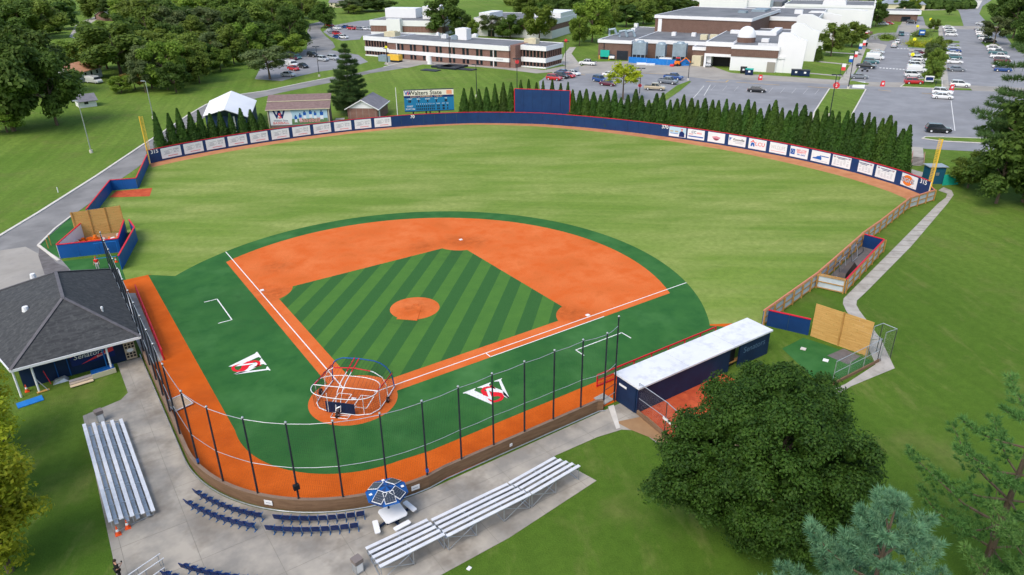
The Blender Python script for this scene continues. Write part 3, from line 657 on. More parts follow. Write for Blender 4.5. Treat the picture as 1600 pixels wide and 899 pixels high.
def bars(T, name, rects, o, r, mat, d=0.0):
    if len(rects) <= 8:
        for x, y, w, h in rects: p_ = part(T, name, place(MB().sheet([(x - w / 2, y - h / 2), (x + w / 2, y - h / 2), (x + w / 2, y + h / 2), (x - w / 2, y + h / 2)], d), o, r, (0, 0, 1)), mat)
        return p_
    mb = MB()
    for x, y, w, h in rects: mb.sheet([(x - w / 2, y - h / 2), (x + w / 2, y - h / 2), (x + w / 2, y + h / 2), (x - w / 2, y + h / 2)], d)
    return part(T, name, place(mb, o, r, (0, 0, 1)), mat, kind='stuff')
years = ['1984', '2001', '2003', '2006', '2008', '2012', '2013', '2014', '2016', '2017', '2018']
ordn = ['first', 'second', 'third', 'fourth', 'fifth', 'sixth', 'seventh', 'eighth', 'ninth', 'tenth', 'eleventh', 'twelfth', 'thirteenth', 'fourteenth', 'fifteenth', 'sixteenth', 'seventeenth', 'eighteenth', 'nineteenth', 'twentieth', 'twenty first', 'twenty second', 'twenty third', 'twenty fourth', 'twenty fifth', 'twenty sixth', 'twenty seventh', 'twenty eighth', 'twenty ninth', 'thirtieth'] + ['number %d' % i for i in range(31, 80)]
STATE = [(-1.0, .15), (-.75, .42), (-.5, .40), (-.45, .5), (.1, .52), (.35, .62), (.45, .5), (.3, .3), (.05, .05), (-.2, .02), (-.9, .0), (-1.35, -.08), (-1.3, .0)]
for i, (a, b) in enumerate(SL):
    T, o, r, w = sign_base(a, b, 'white season record sign with grey state outline, %s from the left foul pole' % ordn[i], group='white record signs on the left outfield wall')
    L = STATE; mb = MB()
    pl = [(-1.45, -.25), (-1.35, .35), (-.6, .42), (-.4, .5), (.1, .5), (.25, .3), (.05, -.05), (-.35, -.2)]
    for p, q in zip(pl, pl[1:] + pl[:1]): mb.beam((p[0], p[1], 0), (q[0], q[1], 0), .001, .07) if False else mb.sheet([(p[0], p[1] - .03), (q[0], q[1] - .03), (q[0], q[1] + .03), (p[0], p[1] + .03)], 0)
    part(T, 'state_outline', place(mb, o, r, (0, 0, 1)), M_grey)
    bars(T, 'printed_lines', [(-.75, -.1, .9, .07), (-.75, .08, 1.0, .07), (-.7, .25, .7, .06)], o, r, M_grey, .002)
    text_part(T, years[i], .55, o + r * .95 + Vector((0, 0, .42)), r, (0, 0, 1), M_grey, 'year_lettering', .01)
    text_part(T, '%d-%d' % (38 + i % 5, 12 + i * 3 % 7), .42, o + r * .95 + Vector((0, 0, -.02)), r, (0, 0, 1), M_grey, 'score_lettering', .01)
    bars(T, 'red_printed_line', [(.25, -.62, 1.9, .10)], o, r, M_redp)
def sr(i, label): return sign_base(*SR[i], label)
Zv = Vector((0, 0, 1))
T, o, r, w = sr(0, 'pale blue photo banner of a man in navy jacket and red cap'); bars(T, 'sky_print', [(0, .3, w - .1, 1.25)], o, r, M_skyp)
art(T, 'jacket_print', [(.35, -.9), (.45, -.1), (.75, .25), (1.15, .25), (1.5, -.1), (1.6, -.9)], o, r, M_navyprint, .004); art(T, 'cap_print', [(.75, .5), (.8, .75), (1.1, .75), (1.15, .5)], o, r, M_redp, .004); art(T, 'face_print', [(.8, .25), (.78, .5), (1.12, .5), (1.1, .25)], o, r, M_pinkp, .004)
bars(T, 'printed_lines', [(-1.25, .1, .7, .28), (-.2, .1, .7, .28)], o, r, M_tan, .004); bars(T, 'blue_printed_line', [(-.7, -.35, 1.7, .12)], o, r, M_bluep, .004)
T, o, r, w = sr(1, 'white sign with two blue rings, a red oval and blue stripe'); text_part(T, 'CC', .7, o - r * .5 + Zv * .42, r, Zv, M_navyprint, bold=.02); bars(T, 'blue_printed_line', [(0, -.45, 3.2, .24)], o, r, M_bluep); bars(T, 'red_printed_line', [(.7, .25, 1.1, .12), (-1.1, .0, .9, .1), (.7, .45, 1.0, .06)], o, r, M_redp)
T, o, r, w = sr(2, 'white sign with a pink and maroon emblem low in the middle'); art(T, 'emblem_print', [(-.9, .1), (0, .3), (.9, .1), (.75, -.15), (-.75, -.15)], o, r, M('pink_print', (.62, .25, .32))); art(T, 'emblem_print', [(-.7, -.17), (.7, -.17), (.45, -.45), (0, -.6), (-.45, -.45)], o, r, M('maroon_print', (.22, .04, .08)))
T, o, r, w = sr(3, 'white sign reading Knoxville in black beside blue rays'); text_part(T, 'Knoxville', .62, o + r * .35 + Zv * .22, r, Zv, M_black, bold=.02); art(T, 'blue_rays_print', [(-1.7, .5), (-1.0, .5), (-1.4, .2), (-1.45, -.1), (-1.6, -.1)], o, r, M_bluep); bars(T, 'printed_lines', [(.3, -.2, 2.2, .08), (.4, -.45, 1.6, .07)], o, r, M_grey)
T, o, r, w = sr(4, 'white sign reading LCU in red beside a red and blue house'); text_part(T, 'LCU', 1.0, o + r * .55 + Zv * .05, r, Zv, M_redp, bold=.01, sx=1.05); art(T, 'house_print', [(-1.5, .2), (-.95, .75), (-.4, .2), (-.6, .2), (-.95, .45), (-1.3, .2)], o, r, M_redp); art(T, 'door_print', [(-1.35, -.5), (-1.3, .1), (-.95, .3), (-.6, .1), (-.55, -.5), (-.8, -.5), (-.95, -.1), (-1.1, -.5)], o, r, M_bluep)
T, o, r, w = sr(5, 'pale grey sign with faint tall lettering across it'); text_part(T, 'WILDLIFE', .85, o + Zv * .1, r, Zv, M('faint_grey_print', (.42, .42, .46)), bold=-.005, sx=.8, sy=1.2); bars(T, 'red_printed_line', [(0, -.6, 2.8, .05)], o, r, M_redp)
T, o, r, w = sr(6, 'white sign with blue square emblem and two red lines of lettering'); bars(T, 'emblem_print', [(-1.25, 0, .85, 1.0)], o, r, M_bluep); text_part(T, 'O', .75, o - r * 1.25 + Zv * .0, r, Zv, M_white, bold=.03); [text_part(T, s_, .42, o + r * .45 + Zv * z_, r, Zv, mm, bold=.02) for s_, z_, mm in (('EMPLOYEE', .42, M_redp), ('BENEFITS', .05, M_redp), ('581-2430', -.38, M_bluep))]
T, o, r, w = sr(7, 'white sign with blue truck emblem and a blue streak'); art(T, 'truck_print', [(-1.5, -.45), (-1.4, -.25), (-.9, -.15), (-.6, .1), (-.1, .2), (.2, -.0), (.25, -.5)], o, r, M_bluep); bars(T, 'streak_print', [(.7, .22, 1.7, .16)], o, r, M_bluep); bars(T, 'printed_lines', [(.2, -.7, 2.4, .05)], o, r, M_grey)
for i, lab in ((8, 'white schedule sign with small W marks in its corners, nearest the truck sign'), (9, 'white schedule sign in the middle of three similar ones'), (10, 'white schedule sign with small W marks, next to the orange SIGNS board')):
    T, o, r, w = sr(i, lab)
    for sx in (-1.4, 1.4): text_part(T, 'W', .42, o + r * sx + Zv * .68, r, Zv, M_navyprint, bold=.02)
    for sx in (-1.4, 1.4): text_part(T, 'S', .26, o + r * sx + Zv * .66 + r.cross(Zv) * .004, r, Zv, M_redp, bold=.02)
    bars(T, 'navy_printed_line', [(0, .68, 2.1, .12), (0, .47, 1.4, .10)], o, r, M_navyprint); bars(T, 'printed_lines', [(-1.2 + .6 * k, .2 - .2 * j, .4, .05) for k in range(5) for j in range(5) if (k * 3 + j + i) % 7], o, r, M_grey)
T, o, r, w = sr(11, 'white sign reading SIGNS over an orange oval'); art(T, 'orange_oval_print', [(1.1 * math.cos(a), .85 * math.sin(a)) for a in np.linspace(0, 2 * math.pi, 28)[:-1]], o, r, M_orangep); text_part(T, 'SIGNS', .98, o + r.cross(Zv) * .004, r, Zv, M_navyprint, 'lettering_edge', .055, sx=1.02); text_part(T, 'SIGNS', .98, o + r.cross(Zv) * .009, r, Zv, M_white, bold=.0, sx=1.02); bars(T, 'printed_lines', [(.5, -.78, 1.8, .06)], o, r, M_grey)
# batter's eye
a_, b_ = wall_pt(47.98, 1.6), wall_pt(41.51, 1.6); EH = 7.4
BE = thing('batters_eye_screen', 'tall flat navy screen rising behind centre field wall', 'screen', ((a_[0] + b_[0]) / 2, (a_[1] + b_[1]) / 2, 0))
dv = (Vector((*b_, 0)) - Vector((*a_, 0))); nb = 6
for k in range(nb):
    p = Vector((*a_, 0)) + dv * (k / nb + .001); q = Vector((*a_, 0)) + dv * ((k + 1) / nb - .001); part(BE, 'panel', MB().beam(p + Zv * (EH / 2), q + Zv * (EH / 2), .15, EH), M_navy)
mb = MB(); mb.beam((*a_, EH + .05), (*b_, EH + .05), .22, .1)
for p in (a_, b_): mb.beam((*p, 0), (*p, EH), .2, .2)
part(BE, 'red_frame', mb, M_red)
for k in range(4):
    p = Vector((*a_, 0)) + dv * (k + .5) / 4 + Vector((.3, .3, 0)); part(BE, 'post', MB().tube([p, p + Zv * EH], .12), M_dark)
# foul poles
for (x, y), dx, dy, lab, hh in (((.0, 95.3), 1, 0, 'left', 8.8), ((96.4, .05), 0, 1, 'right', 9.2)):
    T = thing('foul_pole', 'yellow foul pole with mesh wing at the %s field corner' % lab, 'foul pole', (x, y, 0), 0, 'foul poles')
    part(T, 'pole', MB().tube([(x, y, 0), (x, y, hh)], .11, 8), M_yellow)
    mb = MB(); w_ = .55
    for z in np.arange(2.6, hh + .01, .25): mb.beam((x, y, z), (x + dx * w_, y + dy * w_, z), .03, .05)
    for k in (.2, .4, .55): mb.beam((x + dx * k, y + dy * k, 2.6), (x + dx * k, y + dy * k, hh), .04, .04)
    part(T, 'wing', mb, M_yellow)
# ---- side walls: padded inside, timber framed outside
def pad_wall(name, label, pts, h, mat=M_blue, cap_mat=M_red, th=.1, posts=None, side=None, skin=None):
    T = thing(name, label, 'wall', (*pts[0], 0)); cp = MB()
    for a, b in zip(pts[:-1], pts[1:]):
        a, b = Vector((*a, 0)), Vector((*b, 0)); L = (b - a).length; k_ = max(1, round(L / 2.44)); d = (b - a).normalized(); nn = Vector((d.y, -d.x, 0))
        for k in range(k_):
            p, q = a + d * (L * k / k_ + .012), a + d * (L * (k + 1) / k_ - .012)
            part(T, 'panel', MB().beam(p + Zv * h / 2, q + Zv * h / 2, th, h), mat)
            if skin:
                part(T, 'backing_board', MB().beam(p + nn * (th / 2 + .02) * side + Zv * h / 2, q + nn * (th / 2 + .02) * side + Zv * h / 2, .03, h - .06), skin)
        if posts:
            rl = MB()
            for z in (h - .08, h * .52, .14): rl.beam(a + nn * side * .13 + Zv * z, b + nn * side * .13 + Zv * z, .08, .09)
            part(T, 'rail', rl, posts)
            for k in range(k_ + 1):
                p = a + d * (L * k / k_) + nn * side * .21; part(T, 'post', MB().beam(p, p + Zv * (h + .05), .13, .13), posts)
        cp.beam(a + Zv * (h + .04), b + Zv * (h + .04), th + .1, .08)
    part(T, 'top_rail', cp, cap_mat); return T
pad_wall('field_wall', 'bright blue padded wall running back from left foul pole', [(-.2, 95.1), (-4.5, 79.8)], 1.75)
pad_wall('field_wall', 'bright blue padded wall in a corner beside the red clay pad', [(-4.6, 79.6), (-8.3, 81.0), (-13.4, 66.5)], 1.75)
pad_wall('field_wall', 'blue front wall of the storage bay below the tan board screen', [(-18.3, 52.4), (-11.4, 50.2)], 1.9)
pad_wall('field_wall', 'white backed side wall of the storage bay next to the road', [(-18.3, 52.5), (-14.6, 60.0)], 1.9, mat=M_white)
pad_wall('field_wall', 'short inner blue wall closing the storage bay', [(-11.4, 50.3), (-9.6, 57.6)], 1.9)
pad_wall('field_wall', 'bright blue wall between the outfield grass and storage bay', [(-9.0, 57.4), (-8.9, 53.5), (-12.3, 43.6)], 1.9)
M_bkb = M('pale_backing_panel', (.52, .58, .62), (.44, .50, .55), 1.2, .7)
rf = [(96.6, .2), (95.4, -1.1), (88.6, -.9), (75.7, -3.9), (69.3, -5.2)]
CAPR = M('salmon_cap_rail', (.60, .22, .14), (.52, .2, .12), 1)
pad_wall('field_fence', 'timber framed white panel fence running from right foul pole', rf, 1.7, M_navy, CAPR, .06, M_woodp, -1, M_bkb)
pad_wall('field_fence', 'timber framed white panel fence beside the narrow equipment pit', [(69.2, -5.3), (54.0, -9.3)], 1.7, M_navy, CAPR, .06, M_woodp, -1, M_bkb)
pad_wall('field_fence', 'timber framed white panel fence ending near the right bullpen', [(53.9, -9.35), (40.6, -12.0)], 1.7, M_navy, CAPR, .06, M_woodp, -1, M_bkb)
pad_wall('pit_wall', 'outer timber framed wall of the equipment pit along the footpath', [(69.6, -8.1), (54.6, -12.4)], 1.7, M_black, M_red, .06, M_woodp, -1, M_bkb)
pad_wall('pit_wall', 'slanted near end wall of the equipment pit', [(54.5, -12.4), (53.4, -9.7)], 1.7, M_black, M_woodp, .06, M_woodp, -1, M_bkb)
pad_wall('pit_wall', 'navy far end wall of the equipment pit', [(69.6, -8.1), (69.3, -5.5)], 1.7, M_navy, M_red)
field('equipment_pit_floor', [(54.5, -12.2), (69.5, -7.9), (69.2, -5.5), (54.1, -9.6)], 3, M_patch)
T = thing('field_screen_frame', 'folded net screen frames stored inside the equipment pit', 'screen frame', (60, -9, 0))
for k in range(5):
    x = 56.5 + k * 2.3; y = -10.6 + (x - 54) * .29; mb = MB()
    mb.tube([(x, y, .1), (x + .2, y + .5, 1.6), (x + 2.1, y + 1.0, 1.6), (x + 2.0, y + .5, .1), (x, y, .1)], .04, 5); part(T, 'frame', mb, M_steel if k % 2 else M_dark)
T = thing('machine_cover', 'dark tarpaulin covered machine inside the equipment pit', 'machine', (58, -10.2, 0))
part(T, 'cover', MB().add([(56, -11.4, 0), (62, -9.7, 0), (61.6, -8.4, 0), (55.7, -10.1, 0), (57, -10.9, 1.2), (61, -9.5, 1.2), (60.8, -9.0, 1.2), (56.8, -10.2, 1.2)], [(0, 1, 5, 4), (1, 2, 6, 5), (2, 3, 7, 6), (3, 0, 4, 7), (4, 5, 6, 7)]), M('brown_tarpaulin', (.10, .075, .06), (.06, .05, .05), .6))
part(T, 'handle', MB().tube([(56.2, -11.2, .2), (55.6, -11.2, 1.0), (55.9, -10.4, 1.0)], .03), M_steel)
# right bullpen
pad_wall('bullpen_wall', 'short navy wall between right fence and tall board screen', [(41.0, -12.3), (42.75, -16.1)], 1.8, M_navy)
def board_wall(name, label, a, b, h, planks=17, front=1, posts=(0, .5, 1), lean=0):
    a, b = Vector((*a, 0)), Vector((*b, 0)); d = (b - a).normalized(); nn = Vector((d.y, -d.x, 0)) * front
    T = thing(name, label, 'board screen', tuple((a + b) / 2)); L = (b - a).length; hp_ = h / planks
    for k in range(planks):
        nseg = 3 if L > 5.5 else 2; js = [0] + sorted([(.28 + .4 * i + .08 * ((k * 7 + i * 3) % 5 - 2)) for i in range(nseg - 1)]) + [1]
        for s0, s1 in zip(js[:-1], js[1:]):
            jit = random.uniform(-.008, .008)
            part(T, 'plank', MB().beam(a + d * (L * s0 + .01) + nn * jit + Zv * (hp_ * (k + .5)), a + d * (L * s1 - .01) + nn * jit + Zv * (hp_ * (k + .5)), .03, hp_ - .014), M_wood)
    for t in posts: p = a + d * L * t + nn * .05; part(T, 'post', MB().beam(p, p + Zv * (h + .06), .1, .14), M_woodp)
    return T
board_wall('board_screen', 'tall yellow pine board screen behind the right bullpen turf', (42.8, -16.3), (43.75, -21.9), 3.7, front=1, posts=(.5, ))
board_wall('board_screen', 'tan pine board screen standing behind the left storage bay', (-15.7, 59.6), (-9.5, 58.9), 3.7, front=1, posts=(.03, .35, .68, .99))
for (x, y, z, L_, lab) in ((-19.3, 57.4, 1.3, 0, 'near'), (-18.9, 58.4, 1.5, 0, 'far')):
    tag(solo('timber_post', MB().beam((x, y, 0), (x, y, z), .12, .12), M_woodp), 'short bare timber post on the %s side of the left verge' % lab, 'post')
# debris pile: things lying in the storage bay
rng = random.Random(3)
T = thing('rubble_heap', 'heap of orange clay bags and rubble inside the storage bay', 'rubble', (-13.5, 56, 0))
for k in range(46):
    u = rng.random(); v_ = rng.random(); x = -16.6 + 6.0 * u + (v_ - .5) * 1.0; y = 55.2 - 1.2 * u + 3.0 * v_
    s_ = rng.uniform(.35, .95); me_ = MB(); n = 7; hgt_ = rng.uniform(.15, .5) * (1.2 if u < .55 else .8)
    pts = [(x + s_ * .6 * math.cos(2 * math.pi * j / n) * rng.uniform(.7, 1.2), y + s_ * .5 * math.sin(2 * math.pi * j / n) * rng.uniform(.7, 1.2)) for j in range(n)]
    me_.add([(p[0], p[1], .01) for p in pts] + [(x + (p[0] - x) * .6, y + (p[1] - y) * .6, hgt_) for p in pts], [(j, (j + 1) % n, n + (j + 1) % n, n + j) for j in range(n)] + [tuple(range(n, 2 * n))])
    part(T, 'lump', me_, M_clay if (u < .55 and rng.random() < .75) else rng.choice(M_debris))
for k in range(7):
    x = -15.8 + k * .72; y = 52.9 + rng.random() * 2.6; a = rng.uniform(-.6, .5)
    tag(solo('loose_plank', MB().box((x, y, .12 + .05 * k), (rng.uniform(1.2, 2.6), .2, .05), a), rng.choice([M_kerb, M_white, M_wood])), 'loose plank, %s from the left, among the rubble in the storage bay' % ordn[k], 'plank', 'loose planks in the storage bay')
# ------------------------------------------------------------------ chain link helpers
def netting(a, b, z0, z1, step=.25, th=.004, sag=0):
    """real wires between a and b as thin flat ribbons"""
    a, b = Vector((*a[:2], 0)), Vector((*b[:2], 0)); L = (b - a).length; d = (b - a) / L; mb = MB(); t = th / 2
    n = max(1, int(L / step))
    for k in range(n + 1):
        p = a + d * L * k / n; mb.quad(p - d * t + Zv * z0, p + d * t + Zv * z0, p + d * t + Zv * z1, p - d * t + Zv * z1)
    n = max(1, int((z1 - z0) / step))
    for k in range(n + 1):
        z = z0 + (z1 - z0) * k / n; mb.quad(a + Zv * (z - t), b + Zv * (z - t), b + Zv * (z + t), a + Zv * (z + t))
    return mb
def chain_fence(name, label, pts, h, step=2.6, r=.035, mid=True, mat=M_steel, z0=0.0):
    T = thing(name, label, 'fence', (*pts[0], 0)); net = MB()
    for a, b in zip(pts[:-1], pts[1:]):
        a3, b3 = Vector((*a, z0)), Vector((*b, z0)); L = (b3 - a3).length; k_ = max(1, round(L / step))
        for k in range(k_ + 1): p = a3 + (b3 - a3) * k / k_; part(T, 'post', MB().tube([p, p + Zv * h], r * 1.2, 6), mat)
        part(T, 'rail', MB().tube([a3 + Zv * h, b3 + Zv * h], r, 5), mat)
        if mid: part(T, 'rail', MB().tube([a3 + Zv * h * .5, b3 + Zv * h * .5], r * .8, 5), mat)
        q = netting(a, b, z0 + .03, z0 + h, .12, .005); net.add(q.v, q.f)
    part(T, 'wire_mesh', net, mat); return T
chain_fence('chain_link_fence', 'grey chain link fence around the right bullpen turf', [(36.6, -22.9), (43.7, -23.0), (43.9, -21.7)], 2.4)
chain_fence('chain_link_fence', 'taller chain link panel beside the wooden board screen', [(43.9, -21.9), (45.2, -22.0), (45.2, -23.4), (43.7, -23.2)], 3.2, mid=False)
part(thing('retaining_kerb', 'low brown timber kerb under the bullpen chain link fence', 'kerb', (40, -23, 0)), 'board', MB().beam((36.6, -23.05, .15), (43.9, -23.15, .15), .12, .3), M_brownwall)
chain_fence('chain_link_fence', 'chain link fence in front of the red clay beside the dugout', [(19.15, -15.95), (19.0, -19.3), (18.4, -22.5)], 2.95)
part(thing('retaining_kerb', 'low brown timber kerb under fence beside the red clay', 'kerb', (19, -18, 0)), 'board', MB().beam((19.0, -16.1, .2), (18.25, -22.5, .2), .16, .4), M_brownwall)
tag(solo('notice', MB().beam((18.98, -19.0, 1.35), (18.85, -20.0, 1.35), .03, .22), M_white), 'small white notice strip on fence beside the red clay', 'notice')
# ------------------------------------------------------------------ backstop
ang = [(-13.9, y) for y in np.arange(36.3, 3, -3.0)]
path = [(-13.9, y) for y in (36.6, 33.5, 30.4, 27.3, 24.2, 21.1, 18, 14.9, 11.8, 8.7, 5.8, 2.0)]
path += [(13.85 * math.cos(rad(a)), 13.85 * math.sin(rad(a))) for a in (191.5, 205, 218.4, 231.4, 244.3, 257.3, 270)] + [(3.0, -13.75), (5.95, -13.7), (8.9, -13.7), (11.8, -13.7), (14.7, -13.7), (17.0, -14.0), (18.75, -13.4)]
HW, HP = 1.0, 7.55
BS = thing('backstop', 'curved backstop of black posts and netting on a low brown wall', 'backstop', (-9.8, -9.8, 0))
fine = [(-13.9, 19.0)] + [(-13.9, 19 - k) for k in range(1, 19)] + arc((0, 0), 13.9, 181, 270, 36) + [(x, -13.72) for x in np.arange(1.5, 16.6, 1.5)] + [(17.0, -13.95)]
for a, b in zip(fine[:-1], fine[1:]): part(BS, 'wall_section', MB().beam((*a, HW / 2), (*b, HW / 2), .22, HW), M_brownwall)
mb = MB(); mc = MB()
for a, b in zip(fine[:-1], fine[1:]): mb.beam((*a, HW + .02), (*b, HW + .02), .26, .05)
part(BS, 'wall_cap', mb, M('grey_brown_cap', (.24, .16, .11), (.20, .13, .09), 1))
off = [(x * 1.022, y * 1.022) if x < -2 else (x, y - .3) for x, y in fine]
part(BS, 'foot_pipe', MB().tube([(*p, .10) for p in off], .05, 5), M_steel)
net = MB(); topc = MB(); midc = MB()
for i, (x, y) in enumerate(path):
    top_ = HP if i < len(path) - 1 else 8.3
    part(BS, 'post', MB().tube([(x, y, HW if i < len(path) - 1 else 0), (x, y, top_)], .075, 8, .06), M_dark)
    part(BS, 'post_cap', MB().dome((x, y, top_), .1, .12, 8, 3), M_steel)
    if i:
        a = path[i - 1]; zt_ = HP - .12
        topc.tube([(*a, zt_), ((a[0] + x) / 2, (a[1] + y) / 2, zt_ - .07), (x, y, zt_)], .024, 5); midc.tube([(*a, 3.75), ((a[0] + x) / 2, (a[1] + y) / 2, 3.70), (x, y, 3.75)], .022, 5)
        q = netting(a, (x, y), HW, zt_, .13, .005); net.add(q.v, q.f)
part(BS, 'top_cable', topc, M_steel); part(BS, 'middle_cable', midc, M_steel); part(BS, 'netting', net, M_net)
for a_, lab in ((13.85, 'brown'),): pass
for x, y, nm in ((-10.35, -9.35, 'seats'), (-1.1, -13.93, 'table'), (7.4, -13.85, 'bleachers')):
    T = thing('notice', 'small white notice on the brown backstop wall near the %s' % {'seats': 'blue seats', 'table': 'solar table', 'bleachers': 'right bleachers'}[nm], 'notice', (x, y, .6))
    tv = Vector((-y, x, 0)).normalized() if x < 0 else Vector((1, 0, 0)); nn = Vector((x, y, 0)).normalized() if x < 0 else Vector((0, -1, 0))
    c = Vector((x, y, .55)) + nn * .12; s_ = .32 if nm != 'bleachers' else .12
    part(T, 'board', MB().beam(c - tv * s_, c + tv * s_, .03, .4 if nm != 'bleachers' else .25), M_white); part(T, 'printed_line', MB().beam(c - tv * s_ * .6 + nn * .02, c + tv * s_ * .6 + nn * .02, .004, .05), M_grey)
mb = MB(); x, y = path[15]; mb.box((x - .05, y - .08, 2.15), (.42, .3, .38)); tag(solo('speaker_box', mb, M_black), 'small black box clamped low on a backstop post', 'speaker')
tag(solo('blue_bag', MB().box((path[18][0], path[18][1] - .05, 1.5), (.18, .18, .3)), M_blue), 'small blue pouch tied to the post above solar table', 'bag')
tag(solo('blue_bag', MB().box((path[12][0], path[12][1] - .05, 1.4), (.18, .18, .3)), M_blue), 'small blue pouch tied to a post at the left of the backstop', 'bag')
# steel pipes rising from the wall foot, standing on the outside
T = thing('gate', 'dark gate with white panel between backstop end and right dugout', 'gate', (18, -13.8, 0))
part(T, 'frame', MB().tube([(17.15, -13.9, 0), (17.15, -13.9, 1.9), (18.65, -13.6, 1.9), (18.65, -13.6, 0)], .04), M_dark); part(T, 'rail', MB().tube([(17.15, -13.9, 1.0), (18.65, -13.6, 1.0)], .03), M_steel)
tag(solo('mat', MB().box((18.1, -12.8, .06), (1.2, 1.3, .05), .1), M_path), 'pale square mat behind the gate by the right dugout', 'mat')
# drag mat screen lying against the net
T = thing('drag_frame', 'tan square steel framed drag mat lying on the orange border', 'drag mat', (-12.9, 8.2, 0), rad(14))
part(T, 'mat', MB().box((0, 0, .12), (1.5, 2.0, .06)), M('dusty_mat', (.40, .27, .17), (.50, .36, .24), 4), world=False); mb = MB()
for a, b in (((-.8, -1.05), (.8, -1.05)), ((.8, -1.05), (.8, 1.05)), ((.8, 1.05), (-.8, 1.05)), ((-.8, 1.05), (-.8, -1.05))): mb.beam((*a, .16), (*b, .16), .07, .07)
part(T, 'frame', mb, M_alu, world=False)
# ------------------------------------------------------------------ right dugout
DG = thing('dugout', 'long navy dugout with worn white roof behind first base', 'dugout', (27.7, -14.7, 0)); X0, X1, Y0, Y1, DH = 18.95, 36.3, -13.4, -15.95, 2.5
M_droof = M('stained_white_roof', (.66, .68, .72), (.72, .74, .78), .35, .7, c3=(.54, .56, .60), s3=.9)
for k, (a, b) in enumerate(((X0 - .12, 24.9), (24.9, 31.0), (31.0, X1 + .12))): part(DG, 'roof', MB().box(((a + b) / 2, (Y0 + Y1) / 2, DH + .1 + .003 * k), (b - a - .03, abs(Y0 - Y1) + .55, .16)), M_droof)
part(DG, 'back_wall', MB().box(((X0 + 30.6) / 2, Y1, DH / 2), (30.6 - X0, .16, DH)), M_navyp); part(DG, 'back_wall', MB().box(((32.0 + X1) / 2, Y1, DH / 2), (X1 - 32.0, .16, DH)), M_navyp)
part(DG, 'door_opening', MB().box((31.3, Y1 + .5, DH / 2), (1.4, .1, DH - .04)), M_black)
part(DG, 'end_wall', MB().box((X0, (Y0 + Y1) / 2, DH / 2), (.16, 2.38, DH)), M_navyp); part(DG, 'end_wall', MB().box((X1, (Y0 + Y1) / 2, DH / 2), (.16, 2.38, DH)), M_navyp)
part(DG, 'bench', MB().box((27.6, Y1 + .5, .45), (16.8, .4, .08)), M_woodp)
part(DG, 'name_plate', MB().box((X0 - .1, -14.3, 1.9), (.03, .9, .2)), M_white)
text_part(DG, 'Senators', .9, (34.1, Y1 - .09, 1.6), (1, 0, 0), Zv, M('faded_blue_lettering', (.10, .18, .28)), 'painted_lettering', -.005)
def rail_fence(name, label, a, b, h, mat, step=2.3):
    T = thing(name, label, 'railing', (*a, 0)); a3, b3 = Vector((*a, 0)), Vector((*b, 0)); L = (b3 - a3).length; k_ = round(L / step)
    for k in range(k_ + 1): p = a3 + (b3 - a3) * k / k_; part(T, 'post', MB().beam(p, p + Zv * h, .09, .09), mat)
    for z in (h, h * .55, .12): part(T, 'rail', MB().beam(a3 + Zv * z, b3 + Zv * z, .1, .08 if z < h else .12), mat)
    q = netting(a, b, .05, h, .12, .006); part(T, 'wire_mesh', q, mat); return T
rail_fence('dugout_railing', 'red padded railing in front of the right dugout', (18.9, -10.95), (34.6, -10.95), 1.25, M_red)
rail_fence('dugout_railing', 'red railing in front of the left clubhouse dugout', (-12.45, 17.0), (-11.95, 34.9), 1.15, M_red)
# ------------------------------------------------------------------ clubhouse (left)
CH = thing('clubhouse', 'navy clubhouse with charcoal hip roof by third base side', 'building', (-19, 27, 0))
ex0, ex1, ey0, ey1, ez, rz_ = -24.4, -13.7, 17.3, 36.4, 3.0, 6.3; cx = (ex0 + ex1) / 2; ya, yb = 23.0, 30.4
eL, eR, bR, bL = (ex0, ey0, ez), (ex1 - .2, ey0, ez), (ex1 + .6, ey1, ez), (ex0 - 4.2, ey1 - .6, ez); a1, a2 = (cx, ya, rz_), (cx, yb, rz_)
th_ = .22; dn = lambda p: (p[0], p[1], p[2] - th_)
for nm, pl in (('roof_slope', (eL, eR, a1)), ('roof_slope', (eR, bR, a2, a1)), ('roof_slope', (bR, bL, a2)), ('roof_slope', (bL, eL, a1, a2))):
    mb = MB(); n = len(pl); mb.add(list(pl) + [dn(p) for p in pl], [tuple(range(n)), tuple(range(n, 2 * n))[::-1]]); part(CH, nm, mb, M_shingle)
cp = MB()
for a, b in ((eL, a1), (eR, a1), (bR, a2), (bL, a2), (a1, a2)): cp.beam(Vector(a) + Zv * .03, Vector(b) + Zv * .03, .3, .05)
part(CH, 'ridge_cap', cp, M_ridge); mb = MB()
for a, b in ((eL, eR), (eR, bR), (bR, bL), (bL, eL)): mb.beam(Vector(a) - Zv * .11, Vector(b) - Zv * .11, .12, .24)
part(CH, 'fascia', mb, M_white)
part(CH, 'wall', MB().prism([(-24.0, 19.1), (-14.6, 19.1), (-14.6, 36.0), (-24.0, 36.0)], 0, 3.0), M_navyp)
part(CH, 'eave_soffit', MB().sheet([(ex0 + .1, ey0 + .1), (ex1 - .35, ey0 + .1), (ex1 + .4, ey1 - .1), (ex0 + .1, ey1 - .1)], 2.79), M_white)
for x in (-16.9, -22.9, -24.3): part(CH, 'post', MB().tube([(x, 17.6, 0), (x, 17.6, 2.8)], .09, 8), M_white)
for x in (-21.2, -20.2): part(CH, 'door_frame', MB().box((x, 19.04, 1.1), (.08, .06, 2.1)), M_blue)
part(CH, 'downpipe', MB().tube([(-17.2, 18.9, .1), (-17.2, 18.9, 2.7)], .06), M_bluetarp)
